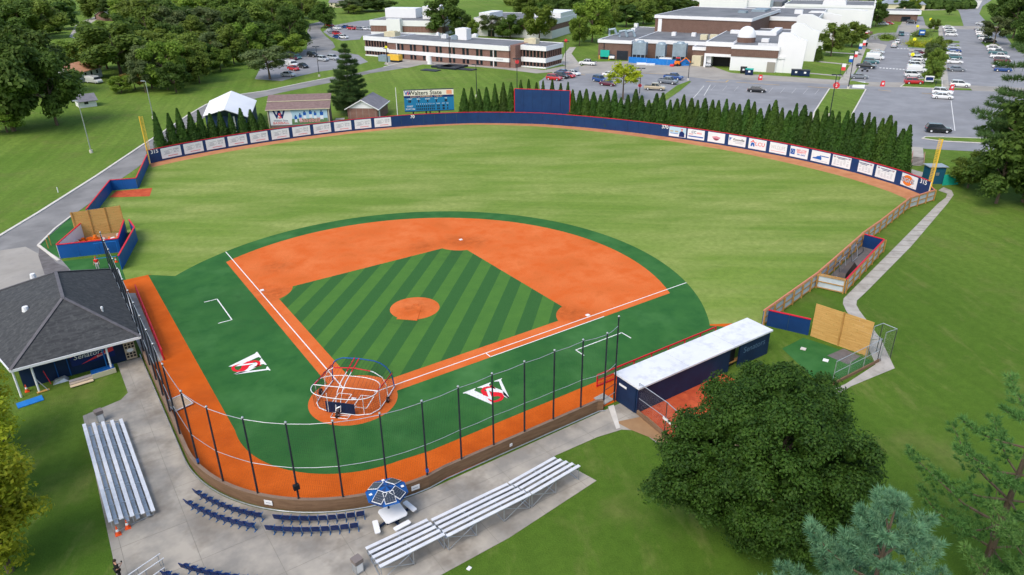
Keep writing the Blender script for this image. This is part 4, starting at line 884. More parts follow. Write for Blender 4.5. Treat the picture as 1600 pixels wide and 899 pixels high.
for x, y, z, r_c, h_c in ((-21.2, 34.5, None, .32, 1.1), (-22.3, 25.4, None, .34, 1.0), (-16.2, 21.8, None, .13, .45), (-19.9, 34.8, None, .1, .35)):
    z = ez + (rz_ - ez) * min(1, min((x - ex0) / (cx - ex0), (ex1 - x) / (ex1 - cx), (y - ey0) / (ya - ey0), (ey1 - y) / (ey1 - yb)))
    T = thing('roof_vent', {(-21.2): 'round metal roof turbine near the top of clubhouse roof', (-22.3): 'round metal roof turbine on the left clubhouse slope', (-16.2): 'small white vent pipe on the front clubhouse slope', (-19.9): 'tiny white vent pipe near the back clubhouse ridge'}[x], 'roof vent', (x, y, z))
    part(T, 'pipe', MB().cyl((x, y), z - .3, z + h_c * .6, r_c * .7, 10), M_alu); part(T, 'cowl', MB().cyl((x, y), z + h_c * .55, z + h_c, r_c, 10, r_c * .75), M_white)
# Senators banner, poster and letter lattice on the front wall
BN = thing('banner', 'black and red Senators banner on the clubhouse wall', 'banner', (-17.6, 19.0, 2.2))
part(BN, 'cloth', MB().box((-18.1, 19.03, 1.55), (3.7, .06, 1.3)), M_navyprint)
part(BN, 'red_print', place(MB().sheet([(-.9, -.55), (2.0, .05), (2.0, .45), (1.9, .5)], 0), (-18.3, 18.98, 1.45), (1, 0, 0), Zv), M_redp); part(BN, 'red_print', place(MB().sheet([(-1.6, .4), (-1.6, .65), (-.8, .65)], 0), (-18.3, 18.98, 1.45), (1, 0, 0), Zv), M_redp)
text_part(BN, 'Senators', .72, (-18.35, 18.97, 1.75), (1, .0, .0), (.25, 0, 1), M_white, 'lettering', .005)
text_part(BN, 'Baseball', .3, (-17.3, 18.97, 1.38), (1, .0, .2), Zv, M_white, 'lettering', .0)
PB = thing('display_board', 'tan lattice display board leaning by clubhouse doorway', 'board', (-14.9, 18.9, 0))
part(PB, 'backing', MB().box((-14.95, 18.8, 1.15), (.95, .06, 1.9)), M('tan_board', (.50, .42, .30), (.44, .36, .26), 3)); mb = MB()
for z in (.5, .8, 1.5, 1.8):
    for x in (-15.25, -14.95, -14.65): mb.box((x, 18.75, z), (.2, .03, .2))
part(PB, 'dark_squares', mb, M_black); part(PB, 'emblem', place(MB().sheet([(.3 * math.cos(a), .2 * math.sin(a)) for a in np.linspace(0, 6.28, 13)[:-1]], 0), (-14.95, 18.755, 1.15), (1, 0, 0), Zv), M_white)
# stored objects on the grass in front
T = thing('board_stack', 'stack of grey and tan timber boards on the grass by clubhouse', 'boards', (-19.6, 17.1, 0))
for k in range(3): part(T, 'board', MB().box((-19.55, 17.6 - .42 * k, .25 - .06 * k), (1.9, .4, .05), .05), (M('grey_board', (.33, .31, .32)), M('grey_tan_board', (.42, .35, .29)), M('pale_pine_board', (.62, .50, .34)))[k])
T = thing('bench_seat', 'blue topped bench with cream front on the grass by clubhouse', 'bench', (-17.7, 17.4, 0))
for k in range(3): part(T, 'slat', MB().box((-17.65, 17.95 - .3 * k, .5), (1.95, .26, .05), .07), M_blue)
part(T, 'front_panel', MB().box((-17.6, 17.12, .3), (2.0, .06, .5), .07), M_cream); part(T, 'base', MB().box((-17.65, 17.55, .22), (1.9, .75, .44), .07), M_cream)
T = thing('tarpaulin_bundle', 'grey white tarpaulin bundle lying against clubhouse wall', 'bundle', (-21.1, 18.5, 0))
part(T, 'bundle', MB().add([(-21.8, 18.2, 0), (-20.5, 18.2, 0), (-20.4, 18.8, 0), (-21.7, 18.9, 0), (-21.5, 18.3, .4), (-20.8, 18.35, .3), (-20.7, 18.7, .42), (-21.5, 18.75, .3)], [(0, 1, 5, 4), (1, 2, 6, 5), (2, 3, 7, 6), (3, 0, 4, 7), (4, 5, 6, 7)]), M_steel)
tag(solo('blue_mat', MB().box((-23.7, 16.2, .05), (2.0, 1.0, .06), .12), M_bluetarp), 'bright blue mat lying on the grass left of the clubhouse', 'mat')
tag(solo('loose_board', MB().box((-22.6, 17.5, .06), (1.0, .3, .05), .1), M_wood), 'short pine board on grass below the clubhouse post', 'board')
tag(solo('prop_pole', MB().tube([(-22.85, 17.7, 1.3), (-22.2, 17.4, .05)], .04), M_steel), 'thin pale pole leaning against the clubhouse post', 'pole')
tag(solo('broom_handle', MB().tube([(-22.2, 19.0, 1.3), (-21.9, 18.4, .05)], .03), M_red), 'thin red handle leaning against the clubhouse wall', 'broom')
def cone(x, y, label, group=None, z=0.03):
    T = thing('traffic_cone', label, 'traffic cone', (x, y, z), 0, group)
    part(T, 'base', MB().box((x, y, z + .02), (.38, .38, .04)), M_cone); part(T, 'body', MB().cyl((x, y), z + .04, z + .72, .15, 12, .03), M_cone)
    part(T, 'white_band', MB().cyl((x, y), z + .30, z + .48, .105, 12, .073), M_white)
cone(-19.75, -6.0, 'orange traffic cone with white band, left one by the bleacher', 'traffic cones by the left bleacher'); cone(-19.1, -5.7, 'orange traffic cone with white band, right one by the bleacher', 'traffic cones by the left bleacher')
cone(-23.8, 18.3, 'orange traffic cone under the clubhouse eave')
# ------------------------------------------------------------------ batting cage
def FS(f, s, z): return ((f + s) * .70711, (f - s) * .70711, z)
CG = thing('batting_cage', 'wheeled batting cage of white red and blue tubes over home plate', 'batting cage', (0, 0, 0))
def tube_part(T, name, pts, r, mat, n=8): return part(T, name, MB().tube(pts, r, n), mat, smooth=False)
tube_part(CG, 'front_arch', [FS(2.4, s, z) for s, z in ((-2.95, .05), (-2.9, .9), (-2.8, 1.75), (-2.6, 2.15), (-2.3, 2.42), (-1.7, 2.68), (-.2, 2.76), (1.3, 2.66), (1.9, 2.46), (2.35, 2.15), (2.7, 1.7), (2.9, 1.1), (3.0, .05))], .055, M_blue)
ring = [FS(-1.2 + 1.85 * math.copysign(abs(math.cos(a)) ** .75, math.cos(a)), 2.95 * math.copysign(abs(math.sin(a)) ** .75, math.sin(a)), 2.05 - .05 * math.cos(a)) for a in np.linspace(0, 2 * math.pi, 41)]
tube_part(CG, 'top_ring', ring, .035, M_white)
tube_part(CG, 'base_ring', [FS(f, s, .12) for f, s in ((2.4, -2.95), (1.2, -2.98), (-.2, -2.98), (-1.2, -2.9), (-1.9, -2.35), (-2.25, -1.4), (-2.35, 0), (-2.35, 1.4), (-2.0, 2.4), (-1.2, 2.88), (0, 2.98), (1.2, 3.0), (2.4, 3.0))], .045, M_white)
tube_part(CG, 'cross_bar', [FS(-1.35, -2.9, 2.1), FS(-1.35, 3.0, 2.1)], .04, M_white)
tube_part(CG, 'middle_arch', [FS(.8, s, z) for s, z in ((2.95, .15), (2.9, 1.3), (2.6, 2.05), (1.9, 2.5), (1.55, 2.6))], .04, M_white)
tube_part(CG, 'middle_arch', [FS(.8, s, z) for s, z in ((1.55, 2.6), (0, 2.76), (-1.9, 2.6))], .05, M_red); tube_part(CG, 'middle_arch', [FS(.8, s, z) for s, z in ((-1.9, 2.6), (-2.5, 2.2), (-2.9, 1.3), (-2.95, .15))], .04, M_white)
for s, z0 in ((-2.75, 1.9), (2.88, 1.5)): tube_part(CG, 'side_bar', [FS(2.4, s, z0), FS(-1.35, s + .05 * (1 if s > 0 else -1), 2.1)], .055, M_red)
for s in (-.55, -.12):
    tube_part(CG, 'spine_bar', [FS(2.4, s, 2.78), FS(.5, s, 2.5)], .055, M_red)
    tube_part(CG, 'spine_bar', [FS(.5, s, 2.5), FS(-.8, s, 2.3), FS(-1.7, s, 1.9), FS(-2.25, s, 1.2), FS(-2.45, s, .35)], .04, M_white)
for s, f in ((-2.9, -1.0), (2.93, -1.0), (-1.3, -2.3), (1.9, -2.2)): tube_part(CG, 'upright', [FS(f, s, .12), FS(f, s, 2.03)], .03, M_white)
mb = MB(); mb.beam(FS(-2.3, -1.5, .65), FS(-2.36, 1.15, .65), .03, 1.1); part(CG, 'kick_pad', mb, M_navyp)
def wheel_mb(c, axis, r, w, n=14):
    c, ax = Vector(c), Vector(axis).normalized(); return MB().tube([c - ax * w / 2, c + ax * w / 2], r, n)
for c, ax in ((FS(.1, 3.2, .28), (1, -1, 0)), (FS(.3, -3.2, .28), (1, -1, 0)), (FS(-2.8, -.3, .25), (1, -1, 0))):
    w = part(CG, 'wheel', wheel_mb(c, ax, .28, .16), M_black); part(w, 'hub', wheel_mb(c, ax, .1, .2), M_steel)
tube_part(CG, 'tow_handle', [FS(-2.4, -.33, .2), FS(-2.75, -.33, .9), FS(-2.65, -.1, 1.0), FS(-2.4, -.33, .5)], .05, M_steel); tube_part(CG, 'skid', [FS(-2.4, -.9, .06), FS(-2.95, -.85, .06), FS(-2.95, .65, .06), FS(-2.4, .7, .06)], .035, M_white)
cn = MB()
def wire(pts, r=.012):
    for a, b in zip(pts[:-1], pts[1:]): cn.beam(a, b, r, r)
for k in range(24):
    a = math.pi * k / 23; s = -2.95 * math.cos(a); f0 = -1.35 - 1.0 * math.sin(a) ** .7
    wire([FS(2.4, s * .93, 2.75 - .9 * (abs(s) / 2.95) ** 4), FS(.8, s * .95, 2.7 - .6 * (abs(s) / 2.95) ** 4), FS(-1.3, s, 2.1), FS(f0 - .3, s * .97, 1.9), FS(f0, s, .15)])
for k in range(13):
    f = 2.4 - k * .3
    for s in (-2.97, 2.97): wire([FS(f, s, .15), FS(f, s, 1.9)])
for z in np.arange(.3, 2.0, .22):
    wire([FS(2.4, -2.96, z), FS(-1.0, -2.96, z), FS(-2.0, -2.3, z), FS(-2.3, 0, z), FS(-2.0, 2.3, z), FS(-1.0, 2.96, z), FS(2.4, 2.96, z)])
part(CG, 'netting', cn, M_net)
# ------------------------------------------------------------------ stadium seats
def seat_meshes():
    s = MB(); n = 8
    # back shell: rounded slab, slightly curved (local x sideways, y towards the field)
    prof = [(-.25, -.04), (-.27, .25), (-.25, .46), (-.17, .52), (.17, .52), (.25, .46), (.27, .25), (.25, -.04)]
    f = [(x, -.20 - .12 * (z / .45) + .05 * (x / .24) ** 2, .42 + z) for x, z in prof]; b = [(x, y - .05, z) for x, y, z in f]
    s.add(f + b, [tuple(range(n))[::-1], tuple(range(n, 2 * n))] + [(i, (i + 1) % n, n + (i + 1) % n, n + i) for i in range(n)])
    p = MB(); q = [(-.22, -.16), (-.2, .1), (-.12, .2), (.12, .2), (.2, .1), (.22, -.16)]; m_ = len(q)
    p.add([(x, y - .02, .40 + .03 * (abs(x) > .15)) for x, y in q] + [(x, y - .02, .46 + .03 * (abs(x) > .15)) for x, y in q], [tuple(range(m_))[::-1], tuple(range(m_, 2 * m_))] + [(i, (i + 1) % m_, m_ + (i + 1) % m_, m_ + i) for i in range(m_)])
    l = MB(); l.beam((.27, -.05, .02), (.27, -.15, .62), .035, .06); l.beam((.27, -.22, .015), (.27, .12, .015), .07, .03); l.beam((.27, -.28, .60), (.27, .14, .62), .045, .03)
    return s.mesh('seat_back', M_seat), p.mesh('seat_pan', M_seat), l.mesh('leg', M_seatfr)
_b, _p, _l = seat_meshes(); first = None
def seat_row(r, a0, a1, n, rowname, grp):
    global first
    for k in range(n):
        a = rad(a0 + (a1 - a0) * k / (n - 1)); x, y = r * math.cos(a), r * math.sin(a); rz = math.atan2(-y, -x) - math.pi / 2
        lab = 'blue stadium seat, %s from the left in the %s' % (ordn[k], rowname)
        if first is None:
            first = thing('stadium_seat', lab, 'seat', (x, y, .02), rz, grp)
            for nm, me in (('backrest', _b), ('seat_pan', _p), ('leg', _l)): part(first, nm, me, None, world=False)
        else: copy_thing(first, (x, y, .02), rz, None, lab, grp)
G_ = 'blue stadium seats in curved rows behind the backstop'
seat_row(15.2, 200.5, 221.8, 10, 'front row of the left block', G_); seat_row(16.2, 202.0, 222.0, 10, 'second row of the left block', G_)
seat_row(15.15, 227.3, 248.8, 10, 'front row of the middle block', G_); seat_row(16.2, 227.0, 247.2, 10, 'second row of the middle block', G_)
seat_row(20.5, 216.0, 236.0, 13, 'upper row at the bottom edge', G_); seat_row(21.4, 214.3, 233, 13, 'lower row at the bottom edge', G_)
# ------------------------------------------------------------------ bleachers
def bleacher(label, p1a, p1b, p5a, p5b, z1, z5, rows, parent=None):
    T = thing('bleacher', label, 'bleacher', tuple((Vector((*p1a, 0)) + Vector((*p5b, 0))) / 2)); A1, B1, A5, B5 = [Vector((*p, 0)) for p in (p1a, p1b, p5a, p5b)]
    d = (B1 - A1).normalized(); out = (A5 - A1); out -= d * out.dot(d); out.normalize()
    for k in range(rows):
        t = k / (rows - 1); a, b = A1.lerp(A5, t), B1.lerp(B5, t); z = z1 + (z5 - z1) * t; nseg = max(1, round((b - a).length / 4.6))
        for s in range(nseg):
            p, q = a.lerp(b, s / nseg), a.lerp(b, (s + 1) / nseg); part(T, 'seat_plank', MB().beam(p + Zv * z + d * .01, q + Zv * z - d * .01, .26, .05), M_alu)
            if k: part(T, 'foot_plank', MB().beam(p + Zv * (z - .38) - out * .3 + d * .02, q + Zv * (z - .38) - out * .3 - d * .02, .24, .04), M_steel)
    n = max(2, round((B1 - A1).length / 1.9)); fr = MB()
    for k in range(n + 1):
        t = min(.985, max(.015, k / n)); a, b = A1.lerp(B1, t), A5.lerp(B5, t)
        f = MB(); f.beam(a + Zv * .05, b + Zv * .05, .05, .05); f.beam(a + Zv * (z1 - .06), b + Zv * (z5 - .06), .05, .06); f.beam(b + Zv * .05, b + Zv * (z5 - .03), .05, .05); f.beam(a.lerp(b, .5) + Zv * .05, a.lerp(b, .5) + Zv * ((z1 + z5) / 2), .05, .05); f.beam(a + Zv * .05, a + Zv * z1, .05, .05)
        part(T, 'frame', f, M_steel)
        if k < n and k % 2 == 0:
            t2 = min(.985, (k + 1) / n); b2 = A5.lerp(B5, t2); part(T, 'cross_brace', MB().beam(b + Zv * .1, b2 + Zv * (z5 - .15), .04, .04), M_steel); part(T, 'cross_brace', MB().beam(b + Zv * (z5 - .15), b2 + Zv * .1, .04, .04), M_steel)
    return T
bleacher('five row aluminium bleacher on left of the concourse beside the lawn', (-17.5, 8.0), (-17.35, -5.5), (-20.1, 7.7), (-19.95, -5.9), .45, 1.2, 5)
bleacher('short aluminium bleacher nearest the square bin', (-6.5, -17.35), (-1.9, -17.35), (-6.7, -20.05), (-2.0, -19.95), .45, 1.3, 5)
bleacher('middle long aluminium bleacher between the two shorter ones', (-1.7, -17.55), (4.7, -17.5), (-2.0, -20.25), (4.85, -20.15), .45, 1.35, 5)
bleacher('aluminium bleacher section at the right end by the lawn', (4.8, -17.5), (9.4, -17.1), (4.9, -20.15), (9.6, -19.75), .45, 1.35, 5)
def bin_(x, y, rz, label):
    T = thing('litter_bin', label, 'litter bin', (x, y, .03), rz, 'square litter bins'); part(T, 'body', MB().box((0, 0, .42), (.52, .52, .8)), M_steel, world=False); part(T, 'lid', MB().box((0, 0, .98), (.6, .6, .3)), M('bin_brown', (.20, .17, .16)), world=False); part(T, 'door_panel', MB().box((0, -.27, .45), (.42, .02, .6)), M_white, world=False)
bin_(-7.55, -18.45, rad(10), 'square litter bin with brown lid at the end of right bleachers'); bin_(-18.9, 9.3, rad(10), 'square litter bin with brown lid behind the left bleacher')
# railing at the bottom left
T = thing('handrail', 'silver stair handrails at the bottom of the concourse', 'handrail', (-19, -11.5, 0))
for a, b, zz in ((at(200, 899, 1.0), at(250, 865, 1.0), 0), (at(216, 899, 1.0), at(256, 872, 1.0), 0), (at(240, 899, .9), at(257, 887, .9), 0)):
    a2_ = a + (a - b) * .6; part(T, 'rail', MB().tube([a2_, b], .035), M_alu)
    for t in (.15, .55, .95): p = a2_.lerp(b, t); part(T, 'post', MB().tube([p, (p.x, p.y, .02)], .03), M_steel)
# ------------------------------------------------------------------ solar picnic table
SX, SY = -3.75, -15.1; T = thing('solar_picnic_table', 'white picnic table under a blue canopy of solar panels', 'picnic table', (SX, SY, .02))
rz = rad(-8)
part(T, 'table_top', MB().prism([(SX + .05 + .82 * sx, SY - .55 + .78 * sy) for sx, sy in ((.8, -1), (1, -.8), (1, .8), (.8, 1), (-.8, 1), (-1, .8), (-1, -.8), (-.8, -1))], .70, .78), M_white)
part(T, 'mast', MB().tube([(SX, SY, .02), (SX, SY, 2.6)], .07, 8), M_navyp); part(T, 'base', MB().box((SX, SY - .3, .08), (.9, .9, .12), rz), M_navyp)
for (bx, by, a) in ((SX - 1.35, SY - .85, 75), (SX + 1.45, SY - .35, 100), (SX + .15, SY - 1.75, 5)):
    c_, s_ = math.cos(rad(a)), math.sin(rad(a)); w_ = .62
    q = [(bx + c_ * u - s_ * v, by + s_ * u + c_ * v) for u, v in ((-w_, -.15), (-w_ + .08, -.19), (w_ - .08, -.19), (w_, -.15), (w_, .15), (w_ - .08, .19), (-w_ + .08, .19), (-w_, .15))]
    part(T, 'bench', MB().prism(q, .42, .5), M_white); part(T, 'bench_leg', MB().beam((bx, by, .25), (SX, SY - .3, .15), .14, .12), M_navyp)
for k in range(8):
    a0, a1_ = rad(k * 45 + 10), rad(k * 45 + 55); hub = Vector((SX, SY, 2.75)); R1, zr = 1.5, 2.2
    p, q = Vector((SX + R1 * math.cos(a0), SY + R1 * math.sin(a0), zr)), Vector((SX + R1 * math.cos(a1_), SY + R1 * math.sin(a1_), zr))
    part(T, 'canopy_panel', MB().quad(hub, p, q), M_blue if k % 2 else M_navy)
    if k % 2 == 0 or k == 5:
        mid = (p + q) / 2; rdir = (mid - hub).normalized(); sdir = (q - p).normalized(); nrm = sdir.cross(rdir); nrm = nrm if nrm.z > 0 else -nrm
        c = hub + (mid - hub) * .62 + nrm * .06; mm = Matrix((sdir, rdir, nrm)).transposed()
        fr = part(T, 'panel_frame', MB().box(c, (.76, .9, .05), m=mm), M_white); cl_ = MB()
        for i in range(4):
            for j in range(5): cl_.box(c + sdir * (-.265 + .177 * i) + rdir * (-.33 + .165 * j) + nrm * .03, (.170, .158, .012), m=mm)
        o = part(fr, 'solar_cells', cl_, M_panel); o['kind'] = 'stuff'
    else:
        mid = hub + ((p + q) / 2 - hub) * .8 + Vector((0, 0, .06)); part(T, 'printed_badge', MB().box(mid, (.2, .2, .015)), M_white)
# ------------------------------------------------------------------ people
def person(label, loc, rz, shirt, trousers, hairm, pose, extra=None):
    T = thing('person', label, 'person', loc, rz)
    V = {'pel': (0, 0, .95), 'wai': (0, 0, 1.12), 'che': (0, .01, 1.36), 'nec': (0, .0, 1.50), 'hed': (0, .02, 1.62), 'hdt': (0, .02, 1.72)}
    V.update({'hl': (-.10, 0, .90), 'kl': (-.12, .05, .50), 'al': (-.13, 0, .09), 'tl': (-.13, .14, .04), 'hr': (.10, 0, .90), 'kr': (.12, .02, .50), 'ar': (.14, -.02, .09), 'tr': (.14, .12, .04)})
    V.update({'sl': (-.19, 0, 1.42), 'el': (-.25, .0, 1.14), 'wl': (-.2, .2, 1.1), 'fl': (-.16, .27, 1.12), 'sr': (.19, 0, 1.42), 'er': (.25, .0, 1.14), 'wr': (.2, .2, 1.1), 'fr': (.16, .27, 1.12)})
    V.update(pose)
    R_ = dict(pel=.14, wai=.12, che=.15, nec=.055, hed=.085, hdt=.07, hl=.095, kl=.06, al=.042, tl=.04, hr=.095, kr=.06, ar=.042, tr=.04, sl=.06, el=.045, wl=.032, fl=.03, sr=.06, er=.045, wr=.032, fr=.03)
    def skin(name, keys, edges, mat, grow=0, root=None):
        me = bpy.data.meshes.new(name); idx = {k: i for i, k in enumerate(keys)}; me.from_pydata([V[k] for k in keys], [(idx[a], idx[b]) for a, b in edges], [])
        o = bpy.data.objects.new(name, me); COL.objects.link(o); sk = o.modifiers.new('skin', 'SKIN'); sk.use_smooth_shade = True
        for i, k in enumerate(keys): me.skin_vertices[0].data[i].radius = (R_[k] + grow,) * 2; me.skin_vertices[0].data[i].use_root = (k == (root or keys[0]))
        su = o.modifiers.new('sub', 'SUBSURF'); su.levels = su.render_levels = 1; me.materials.append(mat); o.parent = T; return o
    skin('body', ['pel', 'wai', 'che', 'nec', 'hed', 'hdt', 'hl', 'kl', 'al', 'tl', 'hr', 'kr', 'ar', 'tr', 'sl', 'el', 'wl', 'fl', 'sr', 'er', 'wr', 'fr'],
         [('pel', 'wai'), ('wai', 'che'), ('che', 'nec'), ('nec', 'hed'), ('hed', 'hdt'), ('pel', 'hl'), ('hl', 'kl'), ('kl', 'al'), ('al', 'tl'), ('pel', 'hr'), ('hr', 'kr'), ('kr', 'ar'), ('ar', 'tr'), ('che', 'sl'), ('sl', 'el'), ('el', 'wl'), ('wl', 'fl'), ('che', 'sr'), ('sr', 'er'), ('er', 'wr'), ('wr', 'fr')], M_skin)
    skin('shirt', ['pel', 'wai', 'che', 'sl', 'el', 'sr', 'er'], [('pel', 'wai'), ('wai', 'che'), ('che', 'sl'), ('sl', 'el'), ('che', 'sr'), ('sr', 'er')], shirt, .022)
    skin('trousers', ['pel', 'hl', 'kl', 'al', 'hr', 'kr', 'ar'], [('pel', 'hl'), ('hl', 'kl'), ('kl', 'al'), ('pel', 'hr'), ('hr', 'kr'), ('kr', 'ar')], trousers, .02)
    skin('shoe', ['al', 'tl'], [('al', 'tl')], M_black, .02); skin('shoe', ['ar', 'tr'], [('ar', 'tr')], M_black, .02)
    h = V['hdt']; part(T, 'hair', MB().dome((h[0], h[1] - .02, h[2] - .05), .112, .12, 12, 4), hairm, world=False, smooth=True)
    # fingers and thumb as small tapered tubes, and a nose
    for sd, k, w in ((-1, 'fl', 'wl'), (1, 'fr', 'wr')):
        f, wv = Vector(V[k]), Vector(V[w]); d = (f - wv).normalized(); sx = Vector((0, 0, 1)).cross(d).normalized()
        for i in range(4): part(T, 'finger', MB().tube([f + sx * (.012 * (i - 1.5)), f + sx * (.014 * (i - 1.5)) + d * (.05 - .006 * abs(i - 1.5)) + Vector((0, 0, -.012)), f + sx * (.014 * (i - 1.5)) + d * .07 + Vector((0, 0, -.035))], .009, 5), M_skin, world=False)
        part(T, 'thumb', MB().tube([f - d * .03, f - sx * sd * .04 + d * .01 + Vector((0, 0, .02))], .011, 5), M_skin, world=False)
    hd = V['hed']; part(T, 'nose', MB().cyl((hd[0], hd[1] + .10), hd[2] - .02, hd[2] + .02, .014, 6, .006), M_skin, world=False)
    return T
pp = at(184, 893, .8); P1 = person('person in black shirt and shorts looking at a phone by the lawn edge', (pp.x, pp.y, .03), rad(-70), M_blackcloth, M_blackcloth, M_hair, {'wr': (.08, .27, 1.2), 'fr': (.04, .32, 1.22)})
tag(solo('phone', MB().box((pp.x + .33, pp.y + .16, 1.3), (.015, .08, .15), rad(-70)), M_black), 'black phone held by the person in black shirt', 'phone')
pp = at(151, 412, .9); person('person in red shirt and light grey trousers in the left bullpen', (pp.x, pp.y, .03), rad(160), M_redcloth, M_greycloth, M_redcloth, {'wl': (-.32, .1, .95), 'fl': (-.33, .13, .86), 'wr': (.32, .1, .95), 'fr': (.33, .13, .86)})
T = thing('soft_toss_screen', 'light blue pipe framed net screen in the left bullpen', 'net screen', (-13.8, 47.6, 0))
c1 = at(152, 402); c2 = at(186, 398)
part(T, 'frame', MB().tube([c1, c1 + Zv * 1.9, c2 + Zv * 1.9, c2], .035), M_bluetarp); part(T, 'foot', MB().tube([c1 + Vector((-.4, -.6, .05)), c2 + Vector((-.4, -.6, .05)), c2], .035), M_bluetarp); part(T, 'wire_mesh', netting(c1, c2, .1, 1.9, .15, .005), M_net)
cone(float(at(182, 410).x), float(at(182, 410).y), 'small orange cone in the left bullpen')
# equipment box, ball on grass etc.
tag(solo('home_plate', MB().box((*at(1255, 546)[:2], .06), (.5, .5, .05), .4), M_kerb), 'pale plate lying at left end of right bullpen turf', 'plate'); tag(solo('home_plate', MB().box((*at(1290, 564)[:2], .06), (.5, .5, .05), .4), M_white), 'white plate lying by the dark mat in the right bullpen', 'plate')
tag(solo('paper_scrap', MB().box((*at(733, 889)[:2], .04), (.3, .25, .05), .4), M_white), 'white scrap lying on the lawn below the bleachers', 'litter')
tag(solo('ground_cover_lid', MB().box((*at(1511, 700)[:2], .04), (.6, .3, .04), .4), M_path), 'pale flat lid on the lawn between the pines', 'lid')
tag(solo('marker_post', MB().cyl(tuple(at(91, 301)[:2]), 0, .9, .07, 8), M_white), 'short white marker post on the left hillside lawn', 'post')
# ------------------------------------------------------------------ stairs and small blue hut by right foul pole
ST = thing('staircase', 'concrete steps with handrails climbing from path to car park', 'stairs', (111, 10, 0))
sa = Vector((110.9, 10.9, 0)); sb = sa + Vector((.49, -.87, 0)) * 1.9
side = (sb - sa).normalized(); up_d = Vector((-side.y, side.x, 0)); up_d = up_d if up_d.x > 0 else -up_d
for k in range(8): part(ST, 'step', MB().beam(sa + up_d * (.17 + .36 * k) + Zv * (.075 + .15 * k), sb + up_d * (.17 + .36 * k) + Zv * (.075 + .15 * k), .34, .15 + .15 * 0), M_path); part(ST, 'riser', MB().beam(sa + up_d * (.01 + .36 * k) + Zv * (.06 + .15 * k), sb + up_d * (.01 + .36 * k) + Zv * (.06 + .15 * k), .03, .17), M_patch)
def quadpath(nm, a, b, c, d, z0, z1): return solo(nm, MB().quad((a[0], a[1], z0), (b[0], b[1], z0), (c[0], c[1], z1), (d[0], d[1], z1)), M_path, kind='structure')
ta, tb = sa + up_d * 2.9, sb + up_d * 2.9
quadpath('upper_steps_path', ta, tb, tb + up_d * 7.5, ta + up_d * 7.5, 1.22, 1.27); quadpath('lower_steps_path', sa - up_d * 6, sb - up_d * 6, sb, sa, .03, .03)
for p0 in (sa, sb): part(ST, 'handrail', MB().tube([p0 - up_d * .3 + Zv * .02, p0 - up_d * .3 + Zv * .9, p0 + up_d * 3.2 + Zv * 2.15, p0 + up_d * 3.2 + Zv * 1.2], .05), M('rusty_rail', (.42, .24, .20)))
mb = MB().add([tuple(sa - side * 8 + up_d * 0), tuple(sb + side * 16), tuple(sb + side * 16 + up_d * 3.2 + Zv * 1.21), tuple(sa - side * 8 + up_d * 3.2 + Zv * 1.21)], [(0, 1, 2, 3)])
hb = Vector(at(1457, 288)); HT = thing('storage_hut', 'small blue hut with light flat roof behind right foul pole', 'hut', (hb.x, hb.y, 0))
part(HT, 'wall', MB().box((hb.x + .9, hb.y + .6, 1.4), (2.6, 1.9, 2.8), rad(-35)), M('teal_blue_paint', (.01, .09, .16))); part(HT, 'roof', MB().box((hb.x + .9, hb.y + .6, 2.87), (3.1, 2.3, .13), rad(-35)), M_steel)
part(HT, 'window_frame', MB().box((hb.x + .35, hb.y - .25, 1.7), (.5, .06, .5), rad(-35)), M_steel); g_ = at(1472, 290); tag(solo('windscreen_fabric', MB().beam(Vector(g_) + Zv * .9, Vector(g_) + Vector((3.5, -1.6, .9)), .05, 1.8), M_teal), 'teal fabric screen beside the small blue hut', 'screen')
# ------------------------------------------------------------------ campus buildings
Z1 = LIFT
class Frame:
    def __init__(s, o, u): s.o = Vector((*o, 0)); s.u = Vector((*u, 0)).normalized(); s.w = Vector((-s.u.y, s.u.x, 0)); s.w = s.w if s.w.x > 0 else -s.w
    def p(s, a, d, z=0.0): return s.o + s.u * a + s.w * d + Vector((0, 0, z))
    def blk(s, a0, a1, d0, d1, z0, z1): return MB().prism([tuple(s.p(a, d))[:2] for a, d in ((a0, d0), (a1, d0), (a1, d1), (a0, d1))], z0, z1)
    def s_at(s, u_, d=0, z=2.0):
        lo, hi = -30., 150.
        for _ in range(40):
            m_ = (lo + hi) / 2
            if proj(s.p(m_, d, z))[0] > u_: hi = m_
            else: lo = m_
        return lo
def block(T, fr, a0, a1, d0, d1, z0, z1, name, mat): return part(T, name, fr.blk(a0, a1, d0, d1, z0, z1), mat)
def roof_with_parapet(T, fr, a0, a1, d0, d1, z, fascia, lip=.3, mat=None):
    block(T, fr, a0, a1, d0, d1, z - fascia, z - .12, 'fascia', M_white); block(T, fr, a0 + lip, a1 - lip, d0 + lip, d1 - lip, z - .12, z - .10, 'roof', mat or M_roof)
    for q in ((a0, a1, d0, d0 + lip), (a0, a1, d1 - lip, d1), (a0, a0 + lip, d0 + lip, d1 - lip), (a1 - lip, a1, d0 + lip, d1 - lip)): block(T, fr, *q, z - .12, z + .06, 'coping', M_white)
LB = thing('classroom_building', 'long two storey brick and white building with flat grey roof', 'building', (118, 160, Z1))
f = Frame((94.4, 189.2), (.410, -.912)); SW = 49.5
H1 = 6.6
block(LB, f, 0, SW, .35, 15.5, Z1, Z1 + 1.75, 'lower_wall', M_brick); block(LB, f, 0, SW, .15, 15.5, Z1 + 1.75, Z1 + 2.95, 'white_band', M_white); block(LB, f, 0, SW, .35, 15.5, Z1 + 2.95, Z1 + 5.2, 'upper_wall', M_brick)
roof_with_parapet(LB, f, -.1, SW + .1, 0, 15.7, Z1 + H1, 1.4)
